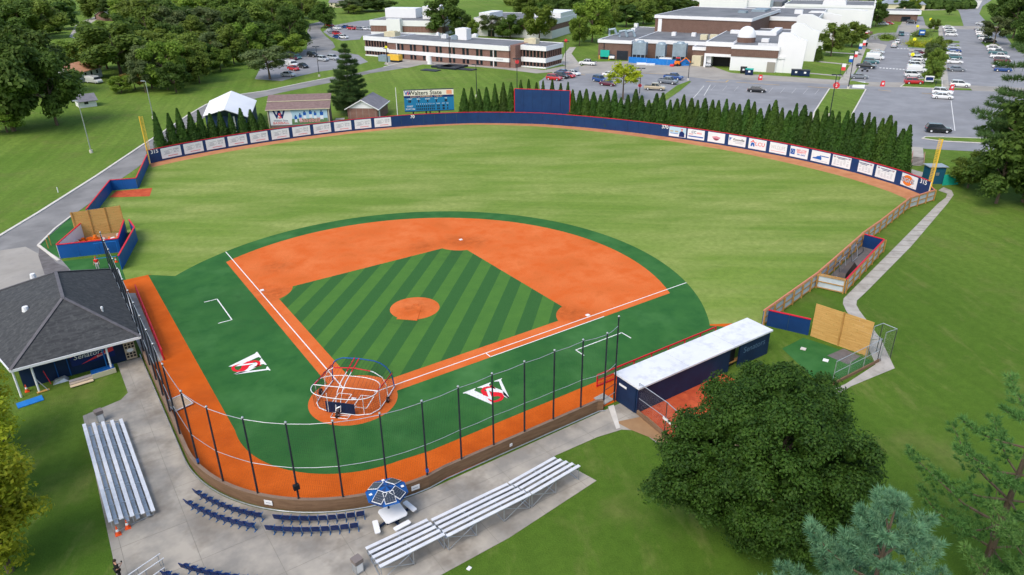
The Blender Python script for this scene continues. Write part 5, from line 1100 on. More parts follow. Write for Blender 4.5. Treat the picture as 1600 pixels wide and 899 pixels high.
for sd, (a0, a1, d0) in ((-1, (-12.0, -.02, 1.2)), (1, (SW + 2.2, SW + 11.2, 4.0))):
    roof_with_parapet(LB, f, a0 - .2, a1 + .2, d0, 15.6, Z1 + H1 + .1, 1.35); block(LB, f, a0, a1, d0 + .1, 15.4, Z1 + 1.75, Z1 + 3.15, 'white_band', M_white); block(LB, f, a0, a1, d0 + .1, 15.4, Z1, Z1 + .4, 'white_plinth', M_white)
    for z0, z1_ in ((.4, 1.75), (3.15, 5.35)):
        block(LB, f, a0 + .3, a1 - .3, d0 + .7, 15.0, Z1 + z0, Z1 + z1_, 'window', M_glass); k = 0; a = a0 + .25
        while a < a1: part(LB, 'brick_pier', f.blk(a, a + .32, d0 + .25, d0 + .68, Z1 + z0, Z1 + z1_), M_brick); a += 1.28
        if sd > 0:
            d = d0 + .9
            while d < 15: part(LB, 'brick_pier', f.blk(a1 - .28, a1 - .0, d, d + .32, Z1 + z0, Z1 + z1_), M_brick); d += 1.2
block(LB, f, SW + .12, SW + 2.0, .9, 15.0, Z1, Z1 + 6.9, 'stair_tower', M_brick)
wx = [617, 678, 812, 870, 1010, 1070, 1215, 1275, 1418, 1480]; wx = [560 + x * .1001 for x in wx] + [700 + x * .11875 for x in (197, 250, 378, 430, 562, 618)]
for i, u_ in enumerate(wx):
    a = f.s_at(u_, 0, Z1 + 4)
    for z0, z1_ in ((.25, 1.74), (2.96, 5.15)):
        if z0 < 1 and i == 5: continue
        part(LB, 'window', f.blk(a - .46, a + .46, .28, .36, Z1 + z0, Z1 + z1_), M_glass)
for u_ in (560 + 1040 * .1001 + 3.6,): a = f.s_at(u_, 0, Z1 + 1); part(LB, 'door', f.blk(a - .6, a + .6, .1, .34, Z1, Z1 + 1.75), M_white)
for u_ in (560 + 588 * .1001, 700 + 590 * .11875): a = f.s_at(u_, 0, Z1 + 4); part(LB, 'downpipe', f.blk(a - .12, a + .12, .22, .34, Z1, Z1 + 5.2), M_white)
ls = f.s_at(700 + 675 * .11875, 0, Z1 + 2.4); part(LB, 'wall_lettering', place(text_mb('COLLEGE', .6, .01), f.p(ls, .12, Z1 + 2.4), f.u, Zv), M_grey)
for (u_, v_, zz, sz, hh, mat, lab) in ((724, 62, Z1 + H1, 4.6, 3.6, M_white, 'white penthouse box'), (613, 57, Z1 + H1, 5.0, 1.6, M_cream, 'cream rooftop unit by the left wing'), (831, 68, Z1 + H1, 4.4, 1.5, M_cream, 'cream rooftop unit by the right wing'), (695, 60, Z1 + H1, 2.2, 1.2, M_alu, 'silver rooftop vent'), (711, 62, Z1 + H1, 2.4, 1.3, M_tower, 'blue grey rooftop vent'), (684, 56, Z1 + H1, 1.2, .9, M_white, 'small white rooftop vent'), (742, 58, Z1 + H1, 2.0, .9, M_white, 'white vent right of the penthouse')):
    d_ = ray(u_, v_); P = CAM + d_ * ((zz - CAM[2]) / d_[2]); c = Vector((P[0], P[1], zz)); rr = math.atan2(f.u.y, f.u.x)
    T = thing('rooftop_unit', lab + ' on the long brick building', 'rooftop unit', tuple(c), rr)
    part(T, 'casing', MB().box((0, 0, hh / 2), (sz, sz * .6, hh), 0), mat, world=False); part(T, 'cowl', MB().box((sz * .1, 0, hh + .12), (sz * .5, sz * .4, .24), 0), mat, world=False)
# building behind, partly hidden by the big dark tree
BB = thing('lecture_building', 'white banded brick building behind the long one', 'building', (124, 262, Z1)); g = Frame((121.5, 263.5), (.64, -.77))
for z0, z1_, mat, nm in ((0, 1.3, M_white, 'white_base'), (1.3, 3.9, M_brick, 'brick_band')): block(BB, g, 0, 34, 0, 26, Z1 + z0, Z1 + z1_, nm, mat)
roof_with_parapet(BB, g, -.2, 34.2, -.2, 26.2, Z1 + 6.2, 2.3); block(BB, g, 9.0, 15.5, -2.6, -.2, Z1, Z1 + 7.0, 'white_pylon', M_white); block(BB, g, 2, 17, 12, 20, Z1 + 6.2, Z1 + 10.2, 'white_penthouse', M_white); block(BB, g, 22, 30, 8, 20, Z1 + 6.2, Z1 + 11.5, 'white_penthouse', M_white)
BC = thing('gallery_building', 'low white building with grey roofs behind the dark tree', 'building', (170, 240, Z1)); g = Frame(tuple(at(742, 56))[:2], (.52, -.85))
block(BC, g, 0, 36, 0, 30, Z1, Z1 + 3.2, 'white_wall', M_white); block(BC, g, 18, 36, .1, 30, Z1 + 3.2, Z1 + 5.4, 'brick_wall', M_brick); roof_with_parapet(BC, g, -.2, 36.2, -.2, 30, Z1 + 7.4, 2.0)
block(BC, g, 3, 8, -1.4, 12, Z1 + 3.2, Z1 + 9.6, 'white_pylon', M_white); block(BC, g, 6.5, 9.5, -.35, -.1, Z1, Z1 + 2.6, 'entrance', M_glass); block(BC, g, 24, 36, 10, 28, Z1 + 7.4, Z1 + 9.4, 'white_penthouse', M_white)
# main complex on the right
MBD = thing('arts_centre', 'large brick and white college building with domes and angled white fins', 'building', (185, 120, Z1)); m1 = Frame((150.6, 142.6), (.49, -.872))
block(MBD, m1, 0, 11.6, .3, 46, Z1, Z1 + 5.3, 'brick_wall', M_brickd); roof_with_parapet(MBD, m1, -.2, 11.8, 0, 46, Z1 + 6.3, 1.0)
block(MBD, m1, 11.8, 40, 3.8, 42, Z1, Z1 + 5.4, 'brick_wall', M_brickd); roof_with_parapet(MBD, m1, 11.85, 40, 3.5, 46, Z1 + 6.5, 1.1)
part(MBD, 'loading_door', m1.blk(6.7, 10.6, .2, .32, Z1, Z1 + 3.0), M_dark); part(MBD, 'loading_door', m1.blk(1.2, 3.9, .2, .32, Z1, Z1 + .6), M_navyp); part(MBD, 'teal_screen', m1.blk(1.0, 4.2, -.3, .1, Z1 + .8, Z1 + 3.0), M_teal)
for a in (.9, 4.4): part(MBD, 'yellow_bollard', MB().cyl(tuple(m1.p(a, -.9))[:2], Z1, Z1 + 1.3, .16, 8), M_yellow)
part(MBD, 'downpipe', m1.blk(1.95, 2.2, .15, .3, Z1, Z1 + 5.2), M_dark)
m2 = Frame((182.6, 148.5), (.42, -.907))
block(MBD, m2, 0, 34.5, .3, 44, Z1 + 6.2, Z1 + 11.0, 'brick_wall', M_brickd); roof_with_parapet(MBD, m2, -.3, 34.8, 0, 44.5, Z1 + 12.0, 1.0); block(MBD, m2, 1.2, 2.6, .12, .3, Z1 + 6.4, Z1 + 10.8, 'white_louvre', M_white)
for a, d, w_, l_ in ((27, 30, 5, 10), (24, 22, 3, 3)): block(MBD, m2, a, a + w_, d, d + l_, Z1 + 11.9, Z1 + 12.6, 'roof_hatch', M_tower)
m3 = Frame((165.9, 98.6), (.50, -.866)); block(MBD, m3, 0, 13.4, .3, 50, Z1, Z1 + 4.15, 'white_wall', M_white); block(MBD, m3, 0, 13.6, .15, 50, Z1 + 4.15, Z1 + 6.35, 'brick_band', M_brickd); roof_with_parapet(MBD, m3, -.1, 13.9, 0, 52, Z1 + 7.5, 1.15)
block(MBD, m3, -8.4, -.12, 3.6, 50, Z1 + 4.2, Z1 + 6.4, 'brick_band', M_brickd); roof_with_parapet(MBD, m3, -8.6, -.2, 3.4, 40, Z1 + 7.7, 1.3); block(MBD, m3, -8.6, -.1, 3.2, 4.2, Z1 + 3.4, Z1 + 4.2, 'portico_beam', M_white); block(MBD, m3, -8.6, -8.0, 3.2, 4.2, Z1, Z1 + 3.4, 'portico_column', M_white)
block(MBD, m3, -8.0, -.1, 7.5, 8, Z1, Z1 + 4.2, 'garage_opening', M_black); block(MBD, m3, -8.0, -6.6, 4.3, 7.5, Z1, Z1 + 4.2, 'garage_side_wall', M_white)
block(MBD, m3, -13, -8.8, 6.5, 16, Z1, Z1 + 4.6, 'brick_wall', M_brickd); roof_with_parapet(MBD, m3, -13.2, -8.7, 6.2, 16, Z1 + 5.6, .95)
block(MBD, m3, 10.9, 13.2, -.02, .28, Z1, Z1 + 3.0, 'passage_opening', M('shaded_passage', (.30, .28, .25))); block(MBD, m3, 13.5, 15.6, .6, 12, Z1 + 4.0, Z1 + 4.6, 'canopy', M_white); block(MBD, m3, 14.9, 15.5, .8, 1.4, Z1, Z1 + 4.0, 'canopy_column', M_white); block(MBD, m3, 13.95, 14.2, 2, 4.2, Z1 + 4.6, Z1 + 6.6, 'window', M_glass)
dc = m3.p(2.6, 9.4); dm = part(MBD, 'planetarium_drum', MB().cyl(tuple(dc)[:2], Z1 + 7.3, Z1 + 8.9, 2.75, 20), M_brickd); part(dm, 'planetarium_dome', MB().dome((dc.x, dc.y, Z1 + 8.9), 2.8, 3.2, 24, 8), M_white, smooth=True)
block(MBD, m3, 7, 9.2, 10.5, 12.5, Z1 + 7.4, Z1 + 8.4, 'roof_unit', M_white); block(MBD, m3, 7.4, 13.6, 1.2, 1.5, Z1 + 7.4, Z1 + 8.2, 'roof_screen', M_alu)
block(MBD, m3, -6, 9, 30, 32.5, Z1 + 7.4, Z1 + 8.6, 'white_duct', M_white); block(MBD, m3, 6.6, 9, 32.5, 46, Z1 + 7.4, Z1 + 8.6, 'white_duct', M_white)
for u_, v_ in ((1053, 56), (1084, 57), (936 + 58, 42), (990, 49.5)):
    d_ = ray(u_, v_); P = CAM + d_ * ((Z1 + 6.4 - CAM[2]) / d_[2]); part(MBD, 'roof_vent', MB().box((P[0], P[1], Z1 + 7.0), (1.4, 1.4, 1.2), .5), M_white)
for u_, v_ in ((1100, 62), (1115, 62)):
    d_ = ray(u_, v_); P = CAM + d_ * ((Z1 + 6.4 - CAM[2]) / d_[2]); part(MBD, 'roof_unit', MB().box((P[0], P[1], Z1 + 7.2), (2.2, 2.2, 1.6), .5), M_cream)
for u_, v_ in ((952, 55), (968, 58), (980, 58)):
    d_ = ray(u_, v_); P = CAM + d_ * ((Z1 + 6.2 - CAM[2]) / d_[2]); part(MBD, 'duct_bend', MB().tube([(P[0], P[1], Z1 + 6.1), (P[0], P[1], Z1 + 8.0), (P[0] + 1.2, P[1] - 1.4, Z1 + 8.3), (P[0] + 1.6, P[1] - 2.2, Z1 + 6.3)], .5, 8), M_tower)
def fin(bu, bv, tu_r, tl_u, top_l, top_r, depth, wid):
    """angled white fin wall: right foot at pixel bu,bv, running left and back"""
    P = at(bu, bv); u_ = Vector((.52, -.854, 0)); w_ = Vector((.854, .52, 0)); a = P - u_ * wid; mb = MB()
    prof = [(0, 0), (wid, 0), (wid + .5, top_r), (wid * .80, top_r + .4), (wid * .45, top_l), (wid * .1, top_l), (0, top_l - .8)]
    n = len(prof); v1 = [tuple(a + u_ * x + Zv * z) for x, z in prof]; v2 = [tuple(a + u_ * x + w_ * depth + Zv * z) for x, z in prof]
    mb.add(v1 + v2, [tuple(range(n)), tuple(range(n, 2 * n))[::-1]] + [(i, n + i, n + (i + 1) % n, (i + 1) % n) for i in range(n)]); return part(MBD, 'white_fin_wall', mb, M_white)
fin(1251, 115.5, 0, 0, 11.4, 9.4, 1.3, 7.6); fin(1271, 96.5, 0, 0, 11.6, 9.4, 1.3, 8.4); fin(1288, 77, 0, 0, 11.8, 9.8, 1.3, 11); fin(1306, 66, 0, 0, 11.2, 9.8, 1.3, 12); fin(1347, 52, 0, 0, 9.4, 9.0, 3, 26)
for k_, (u_, v_, h_) in enumerate(((1251, 115.5, 9.2), (1271, 96.5, 9.2), (1288, 77, 9.6))): P_ = at(u_, v_) - Vector((.52, -.854, 0)) * (7.4, 8.2, 10.8)[k_]; part(MBD, 'white_return_wall', MB().beam(P_ + Vector((.854, .52, 0)) * 1.3 + Zv * h_ / 2, P_ + Vector((.854, .52, 0)) * 22 + Zv * h_ / 2, .5, h_), M_white)
m4 = Frame((228, 119.5), (.50, -.866)); 
block(MBD, m4, -26, 6, .3, 44, Z1, Z1 + 9.2, 'brick_wall', M_brickd); roof_with_parapet(MBD, m4, -26.2, 6.2, 0, 44, Z1 + 10.6, 1.4); block(MBD, m4, -4, -1, 16, 18.5, Z1 + 10.5, Z1 + 11.9, 'roof_unit', M_white)
m5 = Frame(tuple(at(1250, 42))[:2], (.50, -.866)); block(MBD, m5, -8, 30, 0, 30, Z1, Z1 + 8.6, 'white_wall', M_white); roof_with_parapet(MBD, m5, -8.2, 30.2, -.2, 30, Z1 + 9.8, 1.2)
P = m5.p(13, 6); mb = MB(); q = [(13 + 0 + 5 * math.cos(a), 4.6 * math.sin(a)) for a in np.linspace(0, math.pi, 13)]
mb.add([tuple(m5.p(x, 2, Z1 + 9.6 + z)) for x, z in q] + [tuple(m5.p(x, 12, Z1 + 9.6 + z)) for x, z in q], [tuple(range(13)), tuple(range(13, 26))[::-1]] + [(i, 13 + i, 14 + i, i + 1) for i in range(12)]); part(MBD, 'barrel_vault', mb, M_white, smooth=False)
block(MBD, m5, -24, -14, -6, 6, Z1 + 8, Z1 + 13.8, 'white_tower', M_white); block(MBD, m5, -46, -24, -8, 8, Z1 + 6, Z1 + 12.2, 'white_sloped_hall', M_white); block(MBD, m5, -30, -10, 6, 30, Z1 + 8, Z1 + 10.2, 'grey_roof', M_roof)
T = thing('sports_hall', 'long low building with white curved metal roof at the far edge', 'building', tuple(at(1150, 20))); m6 = Frame(tuple(at(1112, 20))[:2], (.60, -.80)); block(T, m6, 0, 40, 0, 30, Z1, Z1 + 3.2, 'wall', M_white); mb = MB()
q = [(15 - 15.5 * math.cos(a), 3.0 * math.sin(a)) for a in np.linspace(0, math.pi, 11)]; mb.add([tuple(m6.p(-.5, d, Z1 + 3.2 + z)) for d, z in q] + [tuple(m6.p(40.5, d, Z1 + 3.2 + z)) for d, z in q], [tuple(range(11)), tuple(range(11, 22))[::-1]] + [(i, 11 + i, 12 + i, i + 1) for i in range(10)]); part(T, 'roof', mb, M_white)
T = thing('annex_building', 'small brick and white block left of the curved roof hall', 'building', tuple(at(1090, 16))); m6 = Frame(tuple(at(1080, 16))[:2], (.55, -.83)); block(T, m6, 0, 18, 0, 12, Z1, Z1 + 4.0, 'wall', M_brick); roof_with_parapet(T, m6, -.2, 18.2, -.2, 12, Z1 + 6.0, 1.9)
T = thing('office_building', 'low brick building with white fascia at the end of north street', 'building', tuple(at(1385, 32))); m6 = Frame(tuple(at(1379, 33.5))[:2], (.55, -.83)); block(T, m6, 0, 15, 0, 12, Z1, Z1 + 3.3, 'wall', M_brickd); block(T, m6, 8, 12, -.1, .2, Z1, Z1 + 2.4, 'entrance', M_glass); roof_with_parapet(T, m6, -.4, 16.2, -.6, 12, Z1 + 5.0, 1.6)
T = thing('grey_roof_house', 'distant house with pale grey roof beyond the north trees', 'house', tuple(at(1390, 14))); m6 = Frame(tuple(at(1378, 15))[:2], (.55, -.83)); block(T, m6, 0, 22, 0, 14, Z1, Z1 + 3, 'wall', M_cream); part(T, 'roof', MB().add([tuple(m6.p(-.5, -.5, Z1 + 3)), tuple(m6.p(22.5, -.5, Z1 + 3)), tuple(m6.p(22.5, 14.5, Z1 + 3)), tuple(m6.p(-.5, 14.5, Z1 + 3)), tuple(m6.p(5, 7, Z1 + 7)), tuple(m6.p(17, 7, Z1 + 7))], [(0, 1, 5, 4), (2, 3, 4, 5), (1, 2, 5), (3, 0, 4)]), M_steel)
# cooling towers
for i, (u0, u1, v_, top) in enumerate(((987, 1013, 96.8, 66.5), (1023, 1041, 99, 69.5), (1049, 1075, 100.5, 68.5))):
    P = at(u0, v_); Q = at(u1, v_ + .6); w_ = (Q - P).length * .82; fr = Frame(tuple(P)[:2], (.52, -.854)); h_ = up_to(P, top)
    T = thing('cooling_tower', ('largest leftmost', 'smallest middle', 'rightmost')[i] + ' blue grey cooling tower behind the blue screen', 'cooling tower', tuple(P))
    block(T, fr, 0, w_, 0, 2.6, Z1 + h_ * .38, Z1 + h_, 'casing', M_tower); block(T, fr, .1, w_ - .1, .1, 2.5, Z1, Z1 + h_ * .12, 'base', M_tower); part(T, 'fan_cone', MB().cyl(tuple(fr.p(w_ / 2, 1.5))[:2], Z1 + h_, Z1 + h_ + .5, 1.4, 14, 1.1), M_tower)
    nn = 3
    for k in range(nn): block(T, fr, .3 + (w_ - .3) * k / nn, (w_ - .3) * (k + 1) / nn, .12, .3, Z1 + h_ * .12, Z1 + h_ * .38, 'louvre', M_dark)
    for k in range(nn + 1): block(T, fr, .05 + (w_ - .35) * k / nn, .25 + (w_ - .35) * k / nn, 0, .3, Z1, Z1 + h_ * .38, 'leg', M_tower)
for (pts, nm, lab) in (([(982, 98.2), (1010, 100.5), (1042, 102.5), (1060, 103.5)], 'fabric_screen', 'bright blue fabric fence screen in front of cooling towers'), ([(1060, 103.5), (1077, 103)], 'fabric_screen', 'bright blue screen end by the cream container')):
    T = thing(nm, lab, 'screen', tuple(at(*pts[0])))
    for a, b in zip(pts[:-1], pts[1:]): part(T, 'fabric', MB().beam(at(*a) + Zv * .95, at(*b) + Zv * .95, .08, 1.9), M_bluetarp); part(T, 'post', MB().beam(at(*a), at(*a) + Zv * 2.0, .1, .1), M_steel)
P, Q = at(1080, 103), at(1092, 104); fr = Frame(tuple(P)[:2], tuple((Q - P).normalized())[:2]); T = thing('shipping_container', 'cream corrugated shipping container beside the loading yard', 'container', tuple(P)); block(T, fr, 0, 3.0, 0, 11, Z1, Z1 + 3.1, 'body', M_cream)
for k in range(7): block(T, fr, .15 + .36 * k, .3 + .36 * k, -.05, 0, Z1 + .1, Z1 + 2.7, 'rib', M_cream)
T = thing('digger', 'orange and yellow digger parked by the cream container', 'digger', tuple(at(1062, 103))); P = at(1058, 103.5)
for nm, mat, c, d in (('body', M_orangep, (0, 0, 1.1), (1.6, 1.4, 1.0)), ('cab', M_cglass, (.2, 0, 2.0), (1.0, 1.1, .9)), ('roof', M_redp, (.2, 0, 2.5), (1.3, 1.3, .12)), ('bucket', M_redp, (-2.0, .3, .4), (1.2, 1.6, .5))): part(T, nm, MB().box(P + Vector(c), d, -1.0), mat)
part(T, 'boom', MB().tube([P + Vector((.6, -.6, 1.2)), P + Vector((1.8, -1.8, 2.6)), P + Vector((2.8, -3.0, 1.2))], .16), M_orangep)
for sx in (-.6, .6):
    for sy in (-.6, .6): part(T, 'wheel', wheel_mb(P + Vector((sx, sy, .45)), (1, .6, 0), .45, .3, 10), M_black)
for k, (u, v_) in enumerate(((1002, 101), (1016, 102), (1030, 100), (1006, 98))): tag(solo('material_pile', MB().box(at(u, v_) + Zv * .25, (3.0, 1.6, .5), -.8), (M_white, M_alu, M_tan, M_kerb)[k]), ('pile of pale sheet material in the service yard, ' + ('left', 'middle', 'right', 'back')[k]), 'pile')
def dumpster(u, v_, lab, mat=M_navyp, lid=M_dark, w_=2.6):
    P = at(u, v_); fr = Frame(tuple(P)[:2], (.6, -.8)); T = thing('dumpster', lab, 'dumpster', tuple(P)); block(T, fr, -w_ / 2, w_ / 2, 0, 2.0, Z1 + .15, Z1 + 1.6, 'body', mat); block(T, fr, -w_ / 2 - .05, w_ / 2 + .05, -.05, 2.05, Z1 + 1.6, Z1 + 1.75, 'lid', lid); part(T, 'label_plate', MB().box(fr.p(0, -.04, Z1 + 1.1), (.6, .04, .5), math.atan2(-.8, .6)), M_white)
    for a in (-w_ / 2 + .2, w_ / 2 - .2): part(T, 'wheel', wheel_mb(fr.p(a, .2, Z1 + .12), (.6, -.8, 0), .12, .1, 8), M_black)
dumpster(1243, 119, 'dark blue dumpster on the left of a pair below the white fin'); dumpster(1257, 120, 'dark blue dumpster on the right of a pair below the white fin')
dumpster(1161, 115, 'black wheeled bin against the white auditorium wall', M_black, M_black, 1.8); dumpster(1170, 118, 'dark dumpster with green lid beside the auditorium wall', M_navyp, M_teal, 2.2)
# left of the field: tent, billboard shed, small brick building, scoreboard
TT = thing('marquee_tent', 'white peaked tent roof over blue sided hall behind the hedge', 'tent', (28, 138, 0)); tc = Vector((27.2, 137.2, float(terrain(27, 137))))
zE, zR = 4.2, 6.6
def ry(u, v_, z): d_ = ray(u, v_); return Vector(CAM + d_ * ((z - CAM[2]) / d_[2]))
LF, RF, RB, LB_ = ry(317, 181, zE), ry(391, 184, zE), ry(401, 157, zE), ry(327, 158, zE); FP = ry(350, 171, zR); BP = (LB_ + RB) / 2; BP.z = up_to(Vector((BP.x, BP.y, 0)), 142)
for nm, pl in (('roof_slope', (LF, FP, BP, LB_)), ('roof_slope', (FP, RF, RB, BP)), ('roof_slope', (LB_, BP, RB))):
    mb = MB(); n = len(pl); pl = [tuple(p) for p in pl]; mb.add(pl + [(p[0], p[1], p[2] - .15) for p in pl], [tuple(range(n)), tuple(range(n, 2 * n))[::-1]] + [(i, n + i, n + (i + 1) % n, (i + 1) % n) for i in range(n)]); part(TT, nm, mb, M_fabric)
ctr = (LF + RF + RB + LB_) / 4; M_tb = M('tent_blue_wall', (.012, .035, .10)); ins = lambda p, k=.93: ctr + (p - ctr) * k
part(TT, 'side_wall', MB().prism([tuple(ins(p))[:2] for p in (LF, RF, RB, LB_)], .0, zE - .02), M_tb)
g0, g1, g2 = ins(LF), ins(RF), ins(FP); part(TT, 'gable_wall', MB().add([(g0.x, g0.y, zE - .05), (g1.x, g1.y, zE - .05), (g2.x, g2.y, zR - .35)], [(0, 1, 2)]), M_tb)
for t in (.36, .66): p = g0.lerp(g1, t) + (LF - LB_).normalized() * .1; part(TT, 'white_pilaster', MB().box((p.x, p.y, 2.2), (.35, .1, 4.3), math.atan2((RF - LF).y, (RF - LF).x)), M_white)
SH = thing('mural_shed', 'shed with two brown shingle roofs and a baseball mural front', 'shed', (34, 108, 0)); z0 = float(terrain(34, 109))
a, b = Vector((27.6, 110.9, z0)), Vector((39.3, 104.8, z0)); ud = (b - a).normalized(); wd_ = Vector((-ud.y, ud.x, 0)); LS = (b - a).length
def sp(x, d, z): return tuple(a + ud * x + wd_ * d + Zv * z)
mb = MB(); mb.add([sp(0, 0, 0), sp(LS, 0, 0), sp(LS, 0, 4.1), sp(0, 0, 4.1), sp(0, 5, 0), sp(LS, 5, 0), sp(LS, 5, 5.2), sp(0, 5, 5.2)], [(0, 1, 2, 3), (1, 5, 6, 2), (5, 4, 7, 6), (4, 0, 3, 7)]); part(SH, 'wall', mb, M_shingleb)
for d0, d1, z0_, z1_ in ((-.5, 2.6, 4.05, 5.2), (2.7, 5.4, 5.35, 6.35)):
    mb = MB(); mb.add([sp(-.4, d0, z0_), sp(LS + .4, d0, z0_), sp(LS + .4, d1, z1_), sp(-.4, d1, z1_)] + [sp(-.4, d0, z0_ - .15), sp(LS + .4, d0, z0_ - .15), sp(LS + .4, d1, z1_ - .15), sp(-.4, d1, z1_ - .15)], [(0, 1, 2, 3), (7, 6, 5, 4), (0, 4, 5, 1), (1, 5, 6, 2), (2, 6, 7, 3), (3, 7, 4, 0)]); part(SH, 'roof', mb, M_shingleb); mb = MB().beam(sp(-.4, d0, z0_ - .02), sp(LS + .4, d0, z0_ - .02), .1, .14); part(SH, 'gutter', mb, M_cream)
for x in (0, LS): part(SH, 'corner_post', MB().beam(sp(x, -.12, 0), sp(x, -.12, 4.0), .18, .18), M_cream)
fo = Vector(sp(0, -.06, 0)); part(SH, 'mural_board', place(MB().sheet([(.3, .6), (LS - .3, .6), (LS - .3, 3.95), (.3, 3.95)], 0), fo, ud, Zv), M_skyp)
def mp(nm, poly, mat, dd): return part(SH, nm, place(MB().sheet(poly, dd), fo, ud, Zv), mat)
mp('mural_white_panel', [(.35, .65), (4.9, .65), (5.0, 1.5), (5.2, 2.6), (5.0, 3.4), (4.8, 3.92), (.35, 3.92)], M_signw, .01); mp('mural_field_strip', [(4.95, .65), (LS - .35, .65), (LS - .35, 1.9), (5.0, 1.9)], M_greenp, .01)
text_part(SH, 'W', 2.5, fo + ud * 2.4 + Zv * 2.9 + ud.cross(Zv) * .02, ud, Zv, M_navyprint, 'mural_letter', .03); part(SH, 'mural_letter', place(text_mb('S', 1.6, .03), fo + ud * 2.5 + Zv * 2.6 + ud.cross(Zv) * .03, ud, Zv), M_redp)
part(SH, 'mural_lettering', place(text_mb('Walters State', .55, .005), fo + ud * 2.6 + Zv * 1.6 + ud.cross(Zv) * .03, ud, Zv), M_navyprint); part(SH, 'mural_lettering', place(text_mb('BASEBALL', .72, .01), fo + ud * 2.6 + Zv * 1.05 + ud.cross(Zv) * .03, ud, Zv, 1.1), M_redp); part(SH, 'mural_lettering', place(text_mb('Baseball', 1.35, .01), fo + ud * 8.9 + Zv * 1.55 + ud.cross(Zv) * .06, ud, Zv + ud * .0, 1.05, 1.0), M('pink_lettering', (.75, .30, .34)))
rng = random.Random(11)
for (cx_, cz_, sc_) in ((5.9, 1.9, .9), (6.9, 2.2, 1.0), (7.9, 2.7, 1.0), (9.2, 2.9, 1.0), (10.2, 2.6, .9), (11.6, 2.6, 1.15)):
    mp('mural_figure', [(cx_ - .3 * sc_, cz_ - .1), (cx_ + .3 * sc_, cz_ - .1), (cx_ + .36 * sc_, cz_ + .55 * sc_), (cx_ - .3 * sc_, cz_ + .6 * sc_)], M_bluep, .02); mp('mural_figure', [(cx_ - .34 * sc_, cz_ - .9 * sc_), (cx_ - .05, cz_ - .8 * sc_), (cx_ + .3 * sc_, cz_ - .9 * sc_), (cx_ + .3 * sc_, cz_ - .1), (cx_ - .3 * sc_, cz_ - .1)], M_signw, .02); mp('mural_figure', [(cx_ - .15, cz_ + .6 * sc_), (cx_ + .15, cz_ + .6 * sc_), (cx_ + .12, cz_ + .9 * sc_), (cx_ - .12, cz_ + .9 * sc_)], M_navyprint, .02)
for k, (x, d) in enumerate(((LS + 1.6, .5), (LS + 2.0, 3.0))): tag(solo('leaning_board_table', MB().box(Vector(sp(x, d, .9)), (2.0, 1.6, .08), math.atan2(ud.y, ud.x)), M('pale_weathered_board', (.42, .38, .36))), ('weathered flat table board right of mural shed, ' + ('nearer the wall', 'farther back')[k]), 'table')
SB = thing('brick_outbuilding', 'small brick building with grey gable roof left of scoreboard', 'building', (50, 104, 0)); z0 = float(terrain(50, 104)); o_ = Vector((44.6, 107.0, z0)); u2 = Vector((.77, -.64, 0)); w2 = Vector((.64, .77, 0))
def bp(x, d, z): return tuple(o_ + u2 * x + w2 * d + Zv * z)
LX, LD, hE, hR = 7.0, 9.5, 3.0, 4.9
part(SB, 'wall', MB().prism([bp(0, 0, 0)[:2], bp(LX, 0, 0)[:2], bp(LX, LD, 0)[:2], bp(0, LD, 0)[:2]], z0, z0 + hE), M_brick)
mb = MB(); mb.add([bp(-.02, -.02, hE), bp(LX + .02, -.02, hE), bp(LX / 2, -.02, hR - .1)], [(0, 1, 2)]); part(SB, 'gable', mb, M_white); mb = MB(); mb.add([bp(0, LD, hE), bp(LX, LD, hE), bp(LX / 2, LD, hR - .1)], [(0, 2, 1)]); part(SB, 'gable', mb, M_white)
for s0, s1 in (((-.5, hE - .25), (LX / 2, hR)), ((LX / 2, hR), (LX + .5, hE - .25))):
    mb = MB(); q = [bp(s0[0], -.5, s0[1]), bp(s1[0], -.5, s1[1]), bp(s1[0], LD + .5, s1[1]), bp(s0[0], LD + .5, s0[1])]; mb.add(q + [(p[0], p[1], p[2] - .14) for p in q], [(0, 1, 2, 3), (7, 6, 5, 4), (0, 4, 5, 1), (1, 5, 6, 2), (2, 6, 7, 3), (3, 7, 4, 0)]); part(SB, 'roof_slope', mb, M_shingleg); part(SB, 'verge_board', MB().beam(q[0], q[1], .12, .18), M_white)
part(SB, 'eave_board', MB().beam(bp(LX + .5, -.5, hE - .25), bp(LX + .5, LD + .5, hE - .25), .14, .2), M_white); part(SB, 'door', MB().box(bp(LX + .02, 1.6, 1.1), (1.0, .1, 2.1), math.atan2(w2.y, w2.x)), M_white)
_fp = Vector((*wall_pt(61.6, 1.6), 0)); tag(solo('flagpole', MB().tube([_fp, _fp + Zv * up_to(_fp, 137)], .10, 8, .06), M_white), 'thin white pole in front of the small brick building', 'pole'); 
SCB = thing('scoreboard', 'blue scoreboard with white Walters State header on posts', 'scoreboard', (57, 91, 0)); a = Vector((*wall_pt(60.75, 2.6), 0)); b = Vector((*wall_pt(55.05, 2.2), 0)); ud = (b - a).normalized(); LW_ = (b - a).length; nb_ = ud.cross(Zv)
zb, zt = 3.6, 8.5; LS = 13.8
_zt, _zb = (up_to(a, 142.5) + up_to(b, 139)) / 2, (up_to(a, 175) + up_to(b, 171)) / 2
def sq(x, z, d=0.0):
    zz = _zb + (z - zb) * (_zt - _zb) / (zt - zb) if z >= zb else z * _zb / zb
    return a + ud * x * (LW_ / LS) + Zv * zz + nb_ * d
part(SCB, 'cabinet', MB().beam(sq(0, (zb + zt) / 2, -.2), sq(LS, (zb + zt) / 2, -.2), .4, zt - zb), M_dark)
def sbp(nm, x0, x1, z0_, z1_, d, mat, par=None): return part(par or SCB, nm, MB().add([tuple(sq(x0, z0_, d)), tuple(sq(x1, z0_, d)), tuple(sq(x1, z1_, d)), tuple(sq(x0, z1_, d))], [(0, 1, 2, 3)]), mat)
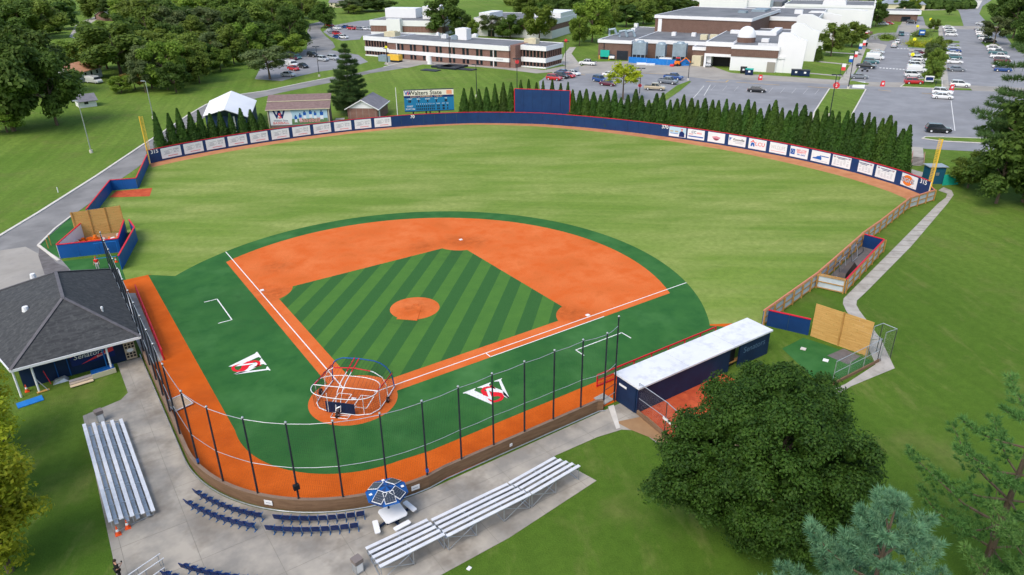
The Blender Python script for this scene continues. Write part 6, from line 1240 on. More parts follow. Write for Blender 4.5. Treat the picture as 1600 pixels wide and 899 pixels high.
sbp('blue_panel', 0, LS, zb, 6.75, .02, M('scoreboard_blue', (.01, .17, .36))); sbp('navy_strip', 0, LS, 6.75, 7.25, .02, M_navyprint); sbp('white_header', 0, LS, 7.25, zt, .02, M('cream_header', (.72, .70, .62))); sbp('orange_badge', LS - 2.0, LS - .5, 7.4, 8.35, .035, M('salmon_print', (.75, .30, .18)))
nb3 = lambda x, z: sq(x, z, .05)
text_part(SCB, 'Walters State', 1.25, nb3(5.9, 7.85), ud, Zv, M_black, bold=.012, sx=1.06); text_part(SCB, 'W', 1.25, nb3(1.0, 7.85), ud, Zv, M_bluep, bold=.03); text_part(SCB, 'S', .8, sq(1.15, 7.75, .07), ud, Zv, M_redp, bold=.03)
text_part(SCB, 'KEN CAMPBELL  FIELD', .58, nb3(6.2, 7.0), ud, Zv, M('bronze_lettering', (.50, .34, .24)), bold=.012, sx=1.25)
for s_, x, z, sz in (('AT BAT', 1.5, 6.5, .36), ('BALL', 4.0, 6.45, .36), ('STRIKE', 6.5, 6.4, .36), ('OUT', 8.9, 6.45, .36), ('H/E', 11.6, 6.5, .36), ('GUEST', 1.5, 4.75, .48), ('SENATORS', 1.55, 4.1, .42), ('RUNS', 9.4, 5.25, .3), ('HITS', 10.8, 5.25, .28), ('ERR', 12.0, 5.25, .28)): text_part(SCB, s_, sz, nb3(x, z), ud, Zv, M_white, bold=.015)
for s_ in range(10): text_part(SCB, str(s_ + 1), .34, nb3(3.4 + s_ * .53, 5.25), ud, Zv, M_white, 'inning_number', .015)
for x0 in [3.4 + k * .53 for k in range(10)] + [9.2, 9.6, 10.7, 11.0, 12.0]:
    for z in (4.7, 4.05): sbp('digit_window', x0 - .14, x0 + .14, z - .22, z + .22, .04, M_black)
for x0 in (1.3, 1.7, 4.0, 6.5, 8.9, 11.4, 11.8): sbp('digit_window', x0 - .16, x0 + .16, 5.65, 6.2, .04, M_black)
for x in (2.3, 5.9, 7.0, 9.6): part(SCB, 'post', MB().beam(sq(x, 0, -.25), sq(x, zb, -.25), .25, .25), M_dark)
# hillside shed, houses on the left
def gable_house(nm, lab, P, ud, L, D, he, hr, wall, roof, cat='house'):
    P = Vector(P); ud = Vector((*ud, 0)).normalized(); w = Vector((-ud.y, ud.x, 0)); T = thing(nm, lab, cat, tuple(P)); g = lambda x, d, z: tuple(P + ud * x + w * d + Zv * z)
    part(T, 'wall', MB().prism([g(0, 0, 0)[:2], g(L, 0, 0)[:2], g(L, D, 0)[:2], g(0, D, 0)[:2]], P.z, P.z + he), wall)
    for x in (0, L): part(T, 'gable', MB().add([g(x, 0, he), g(x, D, he), g(x, D / 2, hr)], [(0, 1, 2)]), wall)
    for q in ([g(-.4, -.5, he - .15), g(L + .4, -.5, he - .15), g(L + .4, D / 2, hr), g(-.4, D / 2, hr)], [g(-.4, D / 2, hr), g(L + .4, D / 2, hr), g(L + .4, D + .5, he - .15), g(-.4, D + .5, he - .15)]):
        part(T, 'roof_slope', MB().add(q + [(p[0], p[1], p[2] - .12) for p in q], [(0, 1, 2, 3), (7, 6, 5, 4), (0, 4, 5, 1), (1, 5, 6, 2), (2, 6, 7, 3), (3, 7, 4, 0)]), roof)
    for k in range(max(1, int(L / 3))): x = 1.2 + k * 3; part(T, 'window', MB().add([g(x, -.03, he * .45), g(x + .9, -.03, he * .45), g(x + .9, -.03, he * .8), g(x, -.03, he * .8)], [(0, 1, 2, 3)]), M_glass)
    return T
T = gable_house('garden_shed', 'small white barn shaped shed with grey roof on the left lawn', at(125, 169.5), (.9, .1), 3.9, 4.2, 1.7, 3.0, M_white, M_shingleg, 'shed')
gable_house('bungalow', 'white bungalow with orange tiled roof seen between left trees', at(122, 131), (.45, .6), 13, 8, 3.0, 5.0, M_white, M_terra)
gable_house('bungalow', 'brick house with orange roof at far left behind trees', at(47, 50), (.8, .35), 12, 9, 3.2, 5.4, M_brick, M_terra); gable_house('bungalow', 'house with pale metal roof near the top left corner', at(175, 33), (.7, .5), 20, 11, 3.2, 5.6, M_brick, M_steel)
gable_house('bungalow', 'pale house with grey roof behind trees above the campus road', at(515, 12), (.6, -.6), 18, 10, 3.2, 6.0, M_cream, M_shingleg)
drape('far_lane', px([(108, 58), (118, 40), (125, 35), (160, 22), (165, 22), (140, 38), (132, 48), (122, 62)]), .04, M_path); drape('house_drive', px([(122, 96), (150, 97), (155, 108), (122, 110)]), .04, M_path)
drape('bare_hillside_patch', px([(60, 205), (120, 196), (128, 205), (70, 216)]), .03, M_mulch) if False else None
# black rectangular covers on the lawn
for k, (u, v_, w_, d_) in enumerate(((673, 110.5, 6, 3), (693, 105.5, 7, 4), (704, 107, 7, 5), (712, 104.5, 7, 4), (727, 109, 7, 3))):
    P = at(u, v_); T = thing('flat_black_cover', 'flat black panel stack on the lawn before the long building, %s from left' % ordn[k], 'panel stack', tuple(P), 0, 'flat black covers on the lawn'); part(T, 'sheet', MB().box(P + Zv * (.3 if k in (1, 2, 3) else .12), (w_, d_, .5 if k in (1, 2, 3) else .2), -1.1), M_dark)
T = thing('generator_trailer', 'yellow generator box beside the drive at the long building', 'generator', tuple(at(617, 97))); P = at(617, 97); part(T, 'casing', MB().box(P + Zv * 1.5, (5.0, 2.2, 1.7), -1.1), M_yellow); part(T, 'chassis', MB().box(P + Zv * .4, (5.0, 2.0, .5), -1.1), M_dark)
P = at(604, 96); tag(solo('transformer_box', MB().box(P + Zv * 1.0, (5.0, 2.4, 2.0), -1.1), M_tower), 'pale green grey utility box left of the yellow generator', 'utility box'); P = at(671.5, 100.5); tag(solo('white_tank', MB().cyl(tuple(P)[:2], P.z, P.z + 2.7, .8, 12, .6), M_white), 'slim white tank standing before the long building', 'tank')
# ------------------------------------------------------------------ vegetation
def np_mesh(name, verts, faces, mat):
    me = bpy.data.meshes.new(name); verts = np.asarray(verts, np.float32); faces = np.asarray(faces, np.int32)
    me.vertices.add(len(verts)); me.vertices.foreach_set('co', verts.ravel()); k = faces.shape[1]
    me.loops.add(faces.size); me.loops.foreach_set('vertex_index', faces.ravel()); me.polygons.add(len(faces))
    me.polygons.foreach_set('loop_start', np.arange(0, faces.size, k, dtype=np.int32))
    try: me.polygons.foreach_set('loop_total', np.full(len(faces), k, np.int32))
    except Exception: pass
    me.materials.append(mat); me.update(calc_edges=True); me.validate(); return me
def cards(P, N, size, rs, asp=.55):
    """one leaf shaped quad per point: P positions, N facing directions"""
    n = len(P); N = N / (np.linalg.norm(N, axis=1, keepdims=True) + 1e-9); r = rs.normal(size=(n, 3)); T = np.cross(N, r); T /= np.linalg.norm(T, axis=1, keepdims=True) + 1e-9; Bn = np.cross(N, T)
    s = (size * rs.uniform(.65, 1.35, n))[:, None]
    v = np.stack([P - T * s, P - Bn * s * asp + T * s * .1, P + T * s, P + Bn * s * asp + T * s * .1], 1).reshape(-1, 3); return v, np.arange(4 * n).reshape(n, 4)
def crown(seed, H, Rr, base=.22, nclump=45, per=90, leaf=.35, mat=None, shape='round', clump=None, name='crown', flat=.8, droop=0.0, hollow=.55, lobes=0, lobe_r=.42):
    rs = np.random.RandomState(seed); zc = H * (base + 1) / 2; hz_ = H * (1 - base) / 2; clump = clump or Rr * .34
    d = rs.normal(size=(nclump, 3)); d /= np.linalg.norm(d, axis=1, keepdims=True); rr = rs.uniform(hollow, .92, nclump) ** .8
    if shape == 'round': prof = np.ones(nclump)
    C = d * rr[:, None] * np.array([Rr - clump * .5, Rr - clump * .5, hz_ - clump * .4])
    if shape == 'cone':
        t = rs.uniform(0, 1, nclump); a = rs.uniform(0, 2 * math.pi, nclump); R_ = (1 - t) ** .8 * (Rr - clump * .4) * rs.uniform(.6, 1, nclump); C = np.stack([R_ * np.cos(a), R_ * np.sin(a), -hz_ + t * 2 * hz_ * .96], 1)
    if lobes:
        # main limbs carry rounded masses of leaf clumps with deep gaps between them
        k = np.arange(lobes) + .5; ph = np.arccos(1 - 1.9 * k / lobes); ta = math.pi * (1 + 5 ** .5) * k + seed
        L0 = np.stack([np.cos(ta) * np.sin(ph), np.sin(ta) * np.sin(ph), np.cos(ph)], 1) * rs.uniform(.58, .80, (lobes, 1)); li = rs.randint(0, lobes, nclump); dd = d + L0[li] * 1.1; dd /= np.linalg.norm(dd, axis=1, keepdims=True)
        lr = (lobe_r * rs.uniform(.7, 1.15, lobes))[li][:, None]; C = (L0[li] + dd * lr * rs.uniform(.35, 1, (nclump, 1)) * .8) * np.array([Rr - clump * .3, Rr - clump * .3, hz_ - clump * .3])
    wob = 1 + .16 * np.sin(3 * np.arctan2(C[:, 1], C[:, 0]) + seed) + .1 * np.sin(5 * np.arctan2(C[:, 1], C[:, 0]) + 2 * seed); C[:, :2] *= wob[:, None]
    cr = clump * rs.uniform(.65, 1.25, nclump)
    i = np.repeat(np.arange(nclump), per); n = len(i); e = rs.normal(size=(n, 3)); e /= np.linalg.norm(e, axis=1, keepdims=True); e[:, 2] = np.where(rs.uniform(size=n) < .6, np.abs(e[:, 2]), e[:, 2])
    q = rs.uniform(.55, 1.12, n); P = C[i] + e * (cr[i] * q)[:, None] * np.array([1, 1, flat]); P[:, 2] -= droop * np.hypot(P[:, 0], P[:, 1]) / Rr
    P[:, 2] += zc; N = e + np.array([0, 0, .5]) + rs.normal(size=(n, 3)) * .55; v, f = cards(P, N, leaf, rs)
    # dense inner leaves that stop light passing straight through
    m_ = n // 5; j = rs.randint(0, nclump, m_); e2 = rs.normal(size=(m_, 3)); e2 /= np.linalg.norm(e2, axis=1, keepdims=True); P2 = C[j] * .8 + e2 * (cr[j] * .5)[:, None]; P2[:, 2] += zc; v2, f2 = cards(P2, e2, leaf * 2.0, rs, .8)
    return np_mesh(name, np.concatenate([v, v2]), np.concatenate([f, f2 + len(v)]), mat)
def trunk(seed, H, r, Rr, base=.22, limbs=6, name='trunk'):
    rg = random.Random(seed); mb = MB(); top_ = H * .72; mb.tube([(0, 0, -.3), (rg.uniform(-.1, .1), rg.uniform(-.1, .1), H * base), (rg.uniform(-.3, .3), rg.uniform(-.3, .3), top_)], r, 8, r * .3)
    for k in range(limbs):
        a = 2 * math.pi * k / limbs + rg.uniform(-.3, .3); z0 = H * (base + .08 + .3 * rg.random()); L = Rr * rg.uniform(.55, .85)
        mb.tube([(0, 0, z0), (math.cos(a) * L * .5, math.sin(a) * L * .5, z0 + L * .45), (math.cos(a) * L, math.sin(a) * L, z0 + L * .75)], r * .42, 6, r * .1)
    return mb.mesh(name, M_bark)
PROTO = {}
def kind_meshes(kind, var):
    k = (kind, var)
    if k in PROTO: return PROTO[k]
    sd = hash_(kind) + var * 17
    spec = dict(dark=(L_dark, 'round', .02, 56, 120), mid=(L_mid, 'round', .03, 56, 120), bright=(L_bright, 'round', .03, 56, 120), grey=(L_grey, 'round', .22, 40, 80), orange=(L_orange, 'round', .15, 30, 80), dcone=(L_dark, 'cone', .06, 46, 90), bcone=(L_mid, 'cone', .08, 46, 90), sparse=(L_yellow, 'round', .28, 26, 42), yellow=(L_yellow, 'round', .12, 40, 90))[kind]
    m_, sh, bs, nc, per = spec
    PROTO[k] = (crown(sd, 10, 4.25, bs, nc * 2, int(per * .62), .25, m_, sh, 1.0 if kind != 'sparse' else .8, lobes=(0 if sh == 'cone' else 11), lobe_r=.40), trunk(sd, 10, .22, 4, max(bs, .15)), 10, 4); return PROTO[k]
def hash_(s_): return sum(ord(c) * (i + 1) for i, c in enumerate(s_)) % 997
TREES = {}
def tree(u, v, top, w, kind, label, group='trees', var=None, name=None):
    """deciduous tree whose foot is seen at u,v, whose top reaches row top and whose crown is w pixels wide"""
    P = at(u, v); H = max(2.5, up_to(P, top)); dist = (P - Vector(CAM)).dot(Vector(_fw)); Rr = w / 2 * dist / F; var = (int(u * 7 + v * 3) % 3) if var is None else var
    cm, tm, h0, r0 = kind_meshes(kind, var); T = thing(name or {'dcone': 'evergreen_tree', 'bcone': 'evergreen_tree'}.get(kind, 'broadleaf_tree'), label, 'tree', tuple(P), random.Random(int(u * 31 + v)).uniform(0, 6.28), group)
    T.scale = (Rr / r0, Rr / r0, H / h0); part(T, 'crown', cm, None, world=False); part(T, 'trunk', tm, None, world=False); return T
GL, GC, GR = 'trees on the left hillside', 'trees around the campus buildings', 'trees by the car parks'
TL = [
 (22, 205, 24, 120, 'dark', 'huge dark tree standing at the left edge, nearest of its mass'), (90, 196, 62, 84, 'dark', 'dark rounded tree at right front of the left edge mass'), (60, 150, 28, 90, 'dark', 'tall dark tree just behind the left edge mass'), (-5, 150, 5, 90, 'dark', 'tall dark tree cut by the left picture edge'),
 (12, 207, 165, 56, 'bright', 'low bright shrub at foot of the left edge trees'), (110, 118, 62, 40, 'mid', 'mid green tree above the white bungalow on its left'),
 (40, 62, 0, 62, 'dark', 'bluish dark tree in the far left row'), (70, 60, -5, 60, 'mid', 'mid green tree in the far left row, second'), (98, 46, 2, 50, 'dark', 'dark tree in far left row beside the far lane'), (20, 60, -5, 60, 'mid', 'mid green tree at far left corner of the far row'),
 (74, 54, 30, 26, 'dark', 'small dark round tree beside the far brick house'), (130, 65, 37, 20, 'dcone', 'small dark conical tree beside the far lane'), (176, 32, -2, 36, 'dark', 'dark round tree at the end of the far lane'), (88, 52, 38, 22, 'dark', 'low dark tree right of the far brick house'),
 (110, 95, 66, 34, 'mid', 'rusty tinged tree right of left edge mass'), (190, 118, 28, 100, 'mid', 'broad bright domed tree in the middle of the left hillside'), (168, 108, 48, 60, 'bright', 'bright tree behind the bungalow'), (222, 112, 45, 70, 'mid', 'mid green tree right of the broad domed one'),
 (226, 52, -8, 66, 'mid', 'mid green tree at top, beyond the domed tree'), (258, 48, -8, 60, 'dark', 'dark tree at top, second beyond the domed tree'), (288, 60, 4, 60, 'dark', 'dark tree at top right of the second'), (205, 35, -8, 50, 'bright', 'yellow green tree at the top beside the pale roofed house'),
 (212, 140, 112, 34, 'orange', 'small orange tinted tree on left lawn'), (190, 145, 118, 32, 'bright', 'small green tree beside the orange tinted one'), (262, 140, 62, 60, 'bright', 'bright tree at the front of the middle clump'), (238, 138, 70, 46, 'grey', 'thin greyish tree at the front of the middle clump'),
 (292, 128, 45, 66, 'mid', 'mid green tree in the middle clump'), (276, 145, 92, 44, 'dark', 'low dark tree at the lower right of middle clump'), (318, 108, 62, 50, 'dark', 'dark tree right of the middle clump'), (322, 70, 12, 64, 'grey', 'grey green tree above the middle clump'),
 (352, 90, 62, 52, 'orange', 'rusty green tree at the right of the hillside clump'), (350, 62, 10, 56, 'mid', 'mid green tree in the upper hillside row'), (378, 82, 6, 60, 'dark', 'tall dark tree left of the car park'), (400, 70, -4, 60, 'mid', 'mid green tall tree left of the car park'), (430, 60, -6, 56, 'mid', 'mid green tall tree near the campus road'), (416, 88, 34, 58, 'dark', 'dark full tree above the left car park'), (458, 82, 8, 46, 'dark', 'tall dark tree beside the campus road'), (455, 88, 50, 42, 'bright', 'bright small tree at the corner of left car park'), (475, 40, -8, 46, 'mid', 'mid green tree at the top by the campus road'),
 (422, 124, 72, 66, 'grey', 'open grey green tree alone on grass by the left car park'), (450, 30, -10, 50, 'dark', 'dark tree at the top left of campus road'), (385, 40, -10, 60, 'mid', 'mid green tree at the very top left of centre'), (330, 30, -12, 60, 'dark', 'dark tree at the very top over the hillside'),
 (508, 44, 3, 34, 'dark', 'dark oval tree beside upper left car park'), (490, 30, -8, 40, 'mid', 'mid green tree behind the dark oval tree'), (545, 21, -2, 34, 'grey', 'grey green small tree beyond the car park'), (562, 18, -6, 44, 'dark', 'dark tree beyond the upper lawn'), (592, 18, -4, 46, 'dark', 'dark tree beyond the upper lawn, right one'), (553, 22, 6, 26, 'mid', 'low round tree beyond the upper lawn'),
]
fill = [(155, 88, 30, 50), (245, 100, 40, 58), (272, 98, 34, 60), (303, 118, 55, 52), (338, 104, 48, 50), (366, 102, 40, 52), (392, 92, 30, 50), (205, 88, 22, 54), (236, 74, 8, 54), (270, 72, 8, 54), (305, 82, 22, 54), (300, 36, -12, 60), (262, 24, -14, 56), (348, 36, -8, 60), (365, 60, 14, 50), (410, 48, 0, 54), (440, 44, -2, 50), (464, 62, 6, 40), (150, 30, -12, 46), (228, 145, 92, 44), (312, 130, 78, 44), (345, 112, 74, 40)]
for i_, (u, v, tp, w_) in enumerate(fill):
    k_ = ('mid', 'bright', 'dark', 'mid', 'grey')[i_ % 5]; tree(u, v, tp, w_, k_, '%s tree filling the hillside wood, %s counted from its %s side' % ({'mid': 'mid green', 'bright': 'bright green', 'dark': 'dark green', 'grey': 'grey green'}[k_], ordn[i_ // 2], ('left', 'right')[i_ % 2]), group=GL)
for t in TL: tree(*(t[:3] + (t[3] * 1.15,) + t[4:]), group=GL)
TC = [(695, 56, -14, 66, 'dark', 'huge dark tree behind the long building'), (722, 58, 12, 36, 'dark', 'dark lower shoulder tree beside the huge one'), (738, 62, 30, 20, 'bright', 'small bright tree by the white penthouse'), (768, 58, 22, 42, 'grey', 'pale open tree before the gallery building'), (797, 60, 22, 44, 'dark', 'dark tree before gallery building'), (785, 59, 40, 26, 'mid', 'low tree between the pale and dark ones'),
 (842, 64, 2, 52, 'bright', 'bright rounded tree right of gallery building'), (868, 44, -4, 50, 'dark', 'dark tree behind bright rounded tree'), (905, 72, 22, 32, 'bright', 'bright slim tree above the parking drive'), (925, 66, -6, 62, 'bright', 'large yellow green tree left of arts centre'), (950, 52, -6, 40, 'mid', 'tall green tree right of yellow green one'), (978, 42, 4, 50, 'dark', 'broad dark tree behind the arts centre'), (1005, 38, 0, 44, 'mid', 'mid green tree behind the arts centre'), (1050, 26, -10, 60, 'dark', 'dark tree at the top above arts centre'), (1025, 30, -8, 40, 'mid', 'mid green tree at the top above arts centre'), (895, 34, -10, 50, 'dark', 'dark tree in the woods at the top centre'), (1072, 20, -6, 34, 'dark', 'dark tree left of the annex building'), (822, 26, -8, 40, 'mid', 'mid green tree in the woods at the top centre'), (860, 22, -12, 40, 'dark', 'dark tree in the woods, right at the top'),
 (973, 156, 96, 62, 'sparse', 'thin yellow green tree standing alone in the car park'), (1298, 88, 34, 46, 'mid', 'full green tree on the lawn by white fins'), (1330, 74, 31, 46, 'mid', 'open green tree right of the full one'), (1277, 96, 72, 18, 'dcone', 'dark egg shaped evergreen beside white fin'), (1368, 42, -2, 30, 'dark', 'dark tree by the flagpole'), (1335, 28, 14, 30, 'mid', 'low tree beyond the barrel vault'), (1412, 28, 0, 30, 'dark', 'dark tree by the far car park'), (1424, 24, -6, 22, 'bright', 'bright slim tree by the far car park'), (1483, 23, 7, 14, 'dark', 'small dark tree in the far field'), (1108, 18, 8, 14, 'mid', 'tiny green tree before curved roof hall'), (1160, 19, 12, 18, 'orange', 'tiny brownish tree before the curved roof hall')]
for t in TC: tree(*t, group=GC)
TR = [(1459, 50, 28, 18, 'mid', 'small oval tree at far end of the tree island'), (1458, 92, 58, 30, 'mid', 'second oval tree from the far end of the island'), (1452, 104, 66, 26, 'grey', 'third oval tree from the far end of the island'), (1461, 112, 76, 28, 'mid', 'fourth oval tree from the far end of the island'), (1456, 131, 92, 30, 'mid', 'nearest oval tree on the island by the red vehicle'),
 (1552, 70, 26, 44, 'grey', 'light green tree standing in the east car park'), (1582, 60, -14, 60, 'dark', 'tall dark tree at the top right corner'), (1602, 80, 5, 50, 'dark', 'dark tree at the right edge above the pine'), (1560, 40, -14, 40, 'dark', 'dark tree at the top right beside the far road'), (1625, 70, -10, 60, 'mid', 'mid green tree cut by right edge'),
 (1612, 322, 120, 160, 'dark', 'large dark tree at the right edge beside the footpath'), (1512, 294, 240, 62, 'mid', 'low round bush at left foot of the large right tree'), (1556, 318, 190, 96, 'dark', 'dark lower crown at the front of the large right tree'), (1640, 330, 170, 120, 'dark', 'dark tree cut by the right picture edge')]
for t in TR: tree(*t, group=GR)
# far woodland beyond the campus, one mass
def woods(name, label, u0, u1, v, top, n, mat, seed):
    rs = np.random.RandomState(seed); P = []; N = []
    for k in range(n):
        u = rs.uniform(u0, u1); vv = v + rs.uniform(-3, 3); g = at(u, vv); h = up_to(g, top + rs.uniform(-2, 4)) * rs.uniform(.7, 1.1); r = h * .5; m_ = 60
        e = rs.normal(size=(m_, 3)); e /= np.linalg.norm(e, axis=1, keepdims=True); P.append(np.array(g) + np.array([0, 0, h * .55]) + e * np.array([r, r, h * .5])); N.append(e + [0, 0, .4])
    P = np.concatenate(P); N = np.concatenate(N); v_, f_ = cards(P, N, 1.6, rs, .7); return tag(solo(name, np_mesh(name, v_, f_, mat), None), label, 'woodland', kind='stuff')
woods('far_woodland', 'dark green woodland strip along the top right of the picture', 1395, 1520, 12, 1, 150, L_dark, 3); woods('far_woodland', 'dark green woodland strip above the arts centre roofs', 1240, 1400, -1, -10, 90, L_dark, 4); woods('far_woodland', 'mid green far trees along the top left', 180, 480, 4, -14, 120, L_mid, 5); woods('far_woodland', 'mixed far trees along the top centre', 790, 1080, 8, -10, 120, L_mid, 6)
woods('far_woodland', 'far hedgerow trees at the top left corner', -20, 110, 22, -6, 60, L_mid, 8)
# hedge of arborvitae
def arb_mesh(seed):
    rs = np.random.RandomState(seed); n = 3800; t = rs.uniform(0, 1, n) ** 1.15; a = rs.uniform(0, 2 * math.pi, n); H = 7.0
    R_ = 1.62 * np.clip(1.04 - t, 0, 1) ** .85 * (1 + .12 * np.sin(4 * a + 9 * t + seed) + .07 * np.sin(9 * a - 17 * t)) * rs.uniform(.72, 1.1, n); R_ *= np.clip(.75 + t * 2.2, 0, 1)
    P = np.stack([R_ * np.cos(a), R_ * np.sin(a), .15 + t * (H - .1)], 1); N = np.stack([np.cos(a), np.sin(a), np.full(n, .25)], 1) + rs.normal(size=(n, 3)) * .5
    v, f = cards(P, N, .17, rs, .5); m_ = 30; k = 12; vs = []; fs = []
    for j in range(k + 1):
        tt = j / k; r = 1.62 * max(0.02, 1.0 - tt) ** .85 * .78 * min(1, .75 + tt * 2.2); vs += [(r * math.cos(2 * math.pi * i / 12), r * math.sin(2 * math.pi * i / 12), .1 + tt * (H - .35)) for i in range(12)]
    for j in range(k): fs += [(j * 12 + i, j * 12 + (i + 1) % 12, (j + 1) * 12 + (i + 1) % 12, (j + 1) * 12 + i) for i in range(12)]
    vs = np.array(vs); fs = np.array(fs); return np_mesh('crown', np.concatenate([v, vs]), np.concatenate([f, fs + len(v)]), L_arb)
AM = [arb_mesh(k) for k in range(4)]; at_tr = MB().tube([(0, 0, -.2), (0, 0, 1.5)], .09, 6).mesh('trunk', M_bark)
def hedge_tree(t, d, top, label, k, sc=1.0):
    x, y = wall_pt(t, d); z = float(terrain(x, y)); P = Vector((x, y, z)); H = up_to(P, top)
    T = thing('arborvitae_tree', label, 'tree', (x, y, z), k * 2.4, 'arborvitae trees planted behind the outfield wall'); T.scale = (sc * (.85 + .12 * (k * 37 % 7) / 3), sc * (.85 + .12 * (k * 53 % 7) / 3), H / 7.0)
    part(T, 'crown', AM[k % 4], None, world=False); part(T, 'trunk', at_tr, None, world=False)
def th_at(u):
    lo, hi = -2., 93.
    for _ in range(40):
        m_ = (lo + hi) / 2; x, y = wall_pt(m_, 2.4)
        if proj((x, y, 2))[0] > u: lo = m_
        else: hi = m_
    return lo
lt = [(252, 176), (272, 178), (287, 170), (304, 176), (318, 173), (334, 178), (349, 175), (364, 178), (381, 170), (396, 172), (411, 178)]
for i, (u, tp) in enumerate(lt): hedge_tree(th_at(u), 2.3, tp, 'dark conical arborvitae, %s from left in the group left of the mural shed' % ordn[i], i, 1.0)
ct = [(726, 139), (738, 137), (749, 140), (761, 137), (774, 132), (787, 130), (799, 130)]
for i, (u, tp) in enumerate(ct): hedge_tree(th_at(u), 2.4, tp, 'dark conical arborvitae, %s from left between scoreboard and navy screen' % ordn[i], i + 3, .95)
bt = [(812, 126), (824, 125), (836, 130), (846, 127), (860, 125), (873, 131), (884, 129)]
for i, (u, tp) in enumerate(bt): hedge_tree(th_at(u), 4.6, tp, 'conical arborvitae tip, %s from left above the navy centre screen' % ordn[i], i + 1, .85)
cn_ = {}; SN = ['the pale photo banner sign', 'the two blue rings sign', 'the pink emblem sign', 'the Knoxville sign', 'the red LCU sign', 'the faint grey lettering sign', 'the blue square emblem sign', 'the blue truck sign', 'the first schedule sign', 'the middle schedule sign', 'the last schedule sign', 'the orange SIGNS sign']
us = list(np.linspace(894, 1408, 49)); tops = np.interp(us, [894, 1000, 1100, 1200, 1300, 1360, 1408], [141, 149, 156, 165, 174, 182, 199])
for i, (u, tp) in enumerate(zip(us, tops)):
    if u < 1040: nm_ = 'the plain navy wall right of the screen'; cn_['_'] = cn_.get('_', 0) + 1; q_ = ordn[cn_['_'] - 1]
    else: j_ = min(11, int((u - 1040) / 32.4)); nm_ = SN[j_]; cn_[j_] = cn_.get(j_, 0) + 1; q_ = ordn[cn_[j_] - 1]
    hedge_tree(th_at(u), 2.4 + .4 * math.sin(i * 2.3), tp + 4.5 * math.sin(i * 1.9) + 3.5 * math.sin(i * 4.7), 'conical arborvitae, %s from left behind %s' % (q_, nm_), i, 1.1 + .12 * math.sin(i * 3.1))
# conifers with visible boughs
def conifer(seed, H, Rr, mat, levels=13, per=6, tuft=.5, blades=9, base=.12, up=.25, density=1.0, flat=True):
    rs = np.random.RandomState(seed); rg = random.Random(seed); limb = MB(); limb.tube([(0, 0, -.3), (0, 0, H * .5), (0, 0, H * .98)], H * .014 + .05, 8, .03); TP = []; TD = []
    for l in range(levels):
        t = l / (levels - 1); z = H * (base + (1 - base) * t * .96); R0 = Rr * (1 - t) ** .75 * (1 - .25 * (t < .12)) + .25; n = max(3, int(per * (1 - t * .4)))
        for k in range(n):
            a = 2 * math.pi * (k + rg.random() * .7) / n + l * 1.1; L = R0 * rg.uniform(.65, 1.12); q = [Vector((0, 0, z))]
            for s in (.35, .7, 1.0): q.append(Vector((math.cos(a) * L * s, math.sin(a) * L * s, z + L * up * s * s + rg.uniform(-.05, .05) * L)))
            limb.tube(q, .035 + .012 * L, 5, .012); m_ = int((5 + L * 5.5) * density)
            for j in range(m_):
                s = .22 + .78 * (j + rg.random()) / m_; i0 = min(2, int(s * 3)); fr_ = s * 3 - i0; p = q[i0].lerp(q[i0 + 1], min(1, fr_)); wd = L * .26 * (1.15 - s) + tuft * .5; o = rg.uniform(-wd, wd)
                TP.append((p.x - math.sin(a) * o, p.y + math.cos(a) * o, p.z + rg.uniform(-.06, .18) * tuft * 2)); TD.append((math.cos(a) * .6 - math.sin(a) * o / wd * .5, math.sin(a) * .6 + math.cos(a) * o / wd * .5, .55))
    TP = np.array(TP); TD = np.array(TD); n = len(TP); i = np.repeat(np.arange(n), blades); D = TD[i] + rs.normal(size=(n * blades, 3)) * .62; D /= np.linalg.norm(D, axis=1, keepdims=True)
    ln = tuft * rs.uniform(.7, 1.2, n * blades)[:, None]; S_ = np.cross(D, rs.normal(size=D.shape)); S_ /= np.linalg.norm(S_, axis=1, keepdims=True); w_ = tuft * .065
    A = TP[i]; v = np.stack([A - S_ * w_, A + S_ * w_, A + D * ln], 1).reshape(-1, 3); return np_mesh('foliage', v, np.arange(len(v)).reshape(-1, 3), mat), limb.mesh('trunk', M_bark)
def conifer_tree(name, label, P, H, fm, tm, sc=1.0, rz=0.0, group=None):
    T = thing(name, label, 'tree', tuple(P), rz, group); T.scale = (sc,) * 3; part(T, 'foliage', fm, None, world=False); part(T, 'trunk', tm, None, world=False); return T
fm, tm = conifer(5, 16.2, 5.3, L_pine, 13, 7, .75, 16, .08, .12, 2.3); conifer_tree('pine_tree', 'tall layered pine standing between the mural shed and brick outbuilding', at(549, 180), 16, fm, tm)
fm, tm = conifer(9, 32, 13.5, L_pine, 13, 7, .75, 16, .26, .04, 1.2); P = at(1600, 316); conifer_tree('pine_tree', 'tall dark pine at right edge reaching over the car park', P, 24, fm, tm)
fm, tm = conifer(21, 18.7, 6.2, L_blue, 12, 7, .36, 26, .2, .55, 3.6); BPN = (5.6, -43.2, 0); conifer_tree('blue_pine_tree', 'blue green pine with long needles cut by the bottom edge', (5.2, -43.0, -1.0), 19, fm, tm)
conifer_tree('blue_pine_tree', 'smaller blue green pine left of the larger one at the bottom', (.8, -43.7, -.9), 19, fm, tm, .95, 2.0)
fm2, tm2 = conifer(33, 20.5, 6.4, L_fast, 8, 5, .40, 22, .3, .42, 1.9); conifer_tree('green_pine_tree', 'bright green pine with spreading boughs at bottom right edge', (18.6, -46.6, -3.6), 20, fm2, tm2)
conifer_tree('green_pine_tree', 'second green pine right behind, cut by the right edge', (24.0, -41.5, -3.0), 20, fm2, tm2, .95, 1.3)
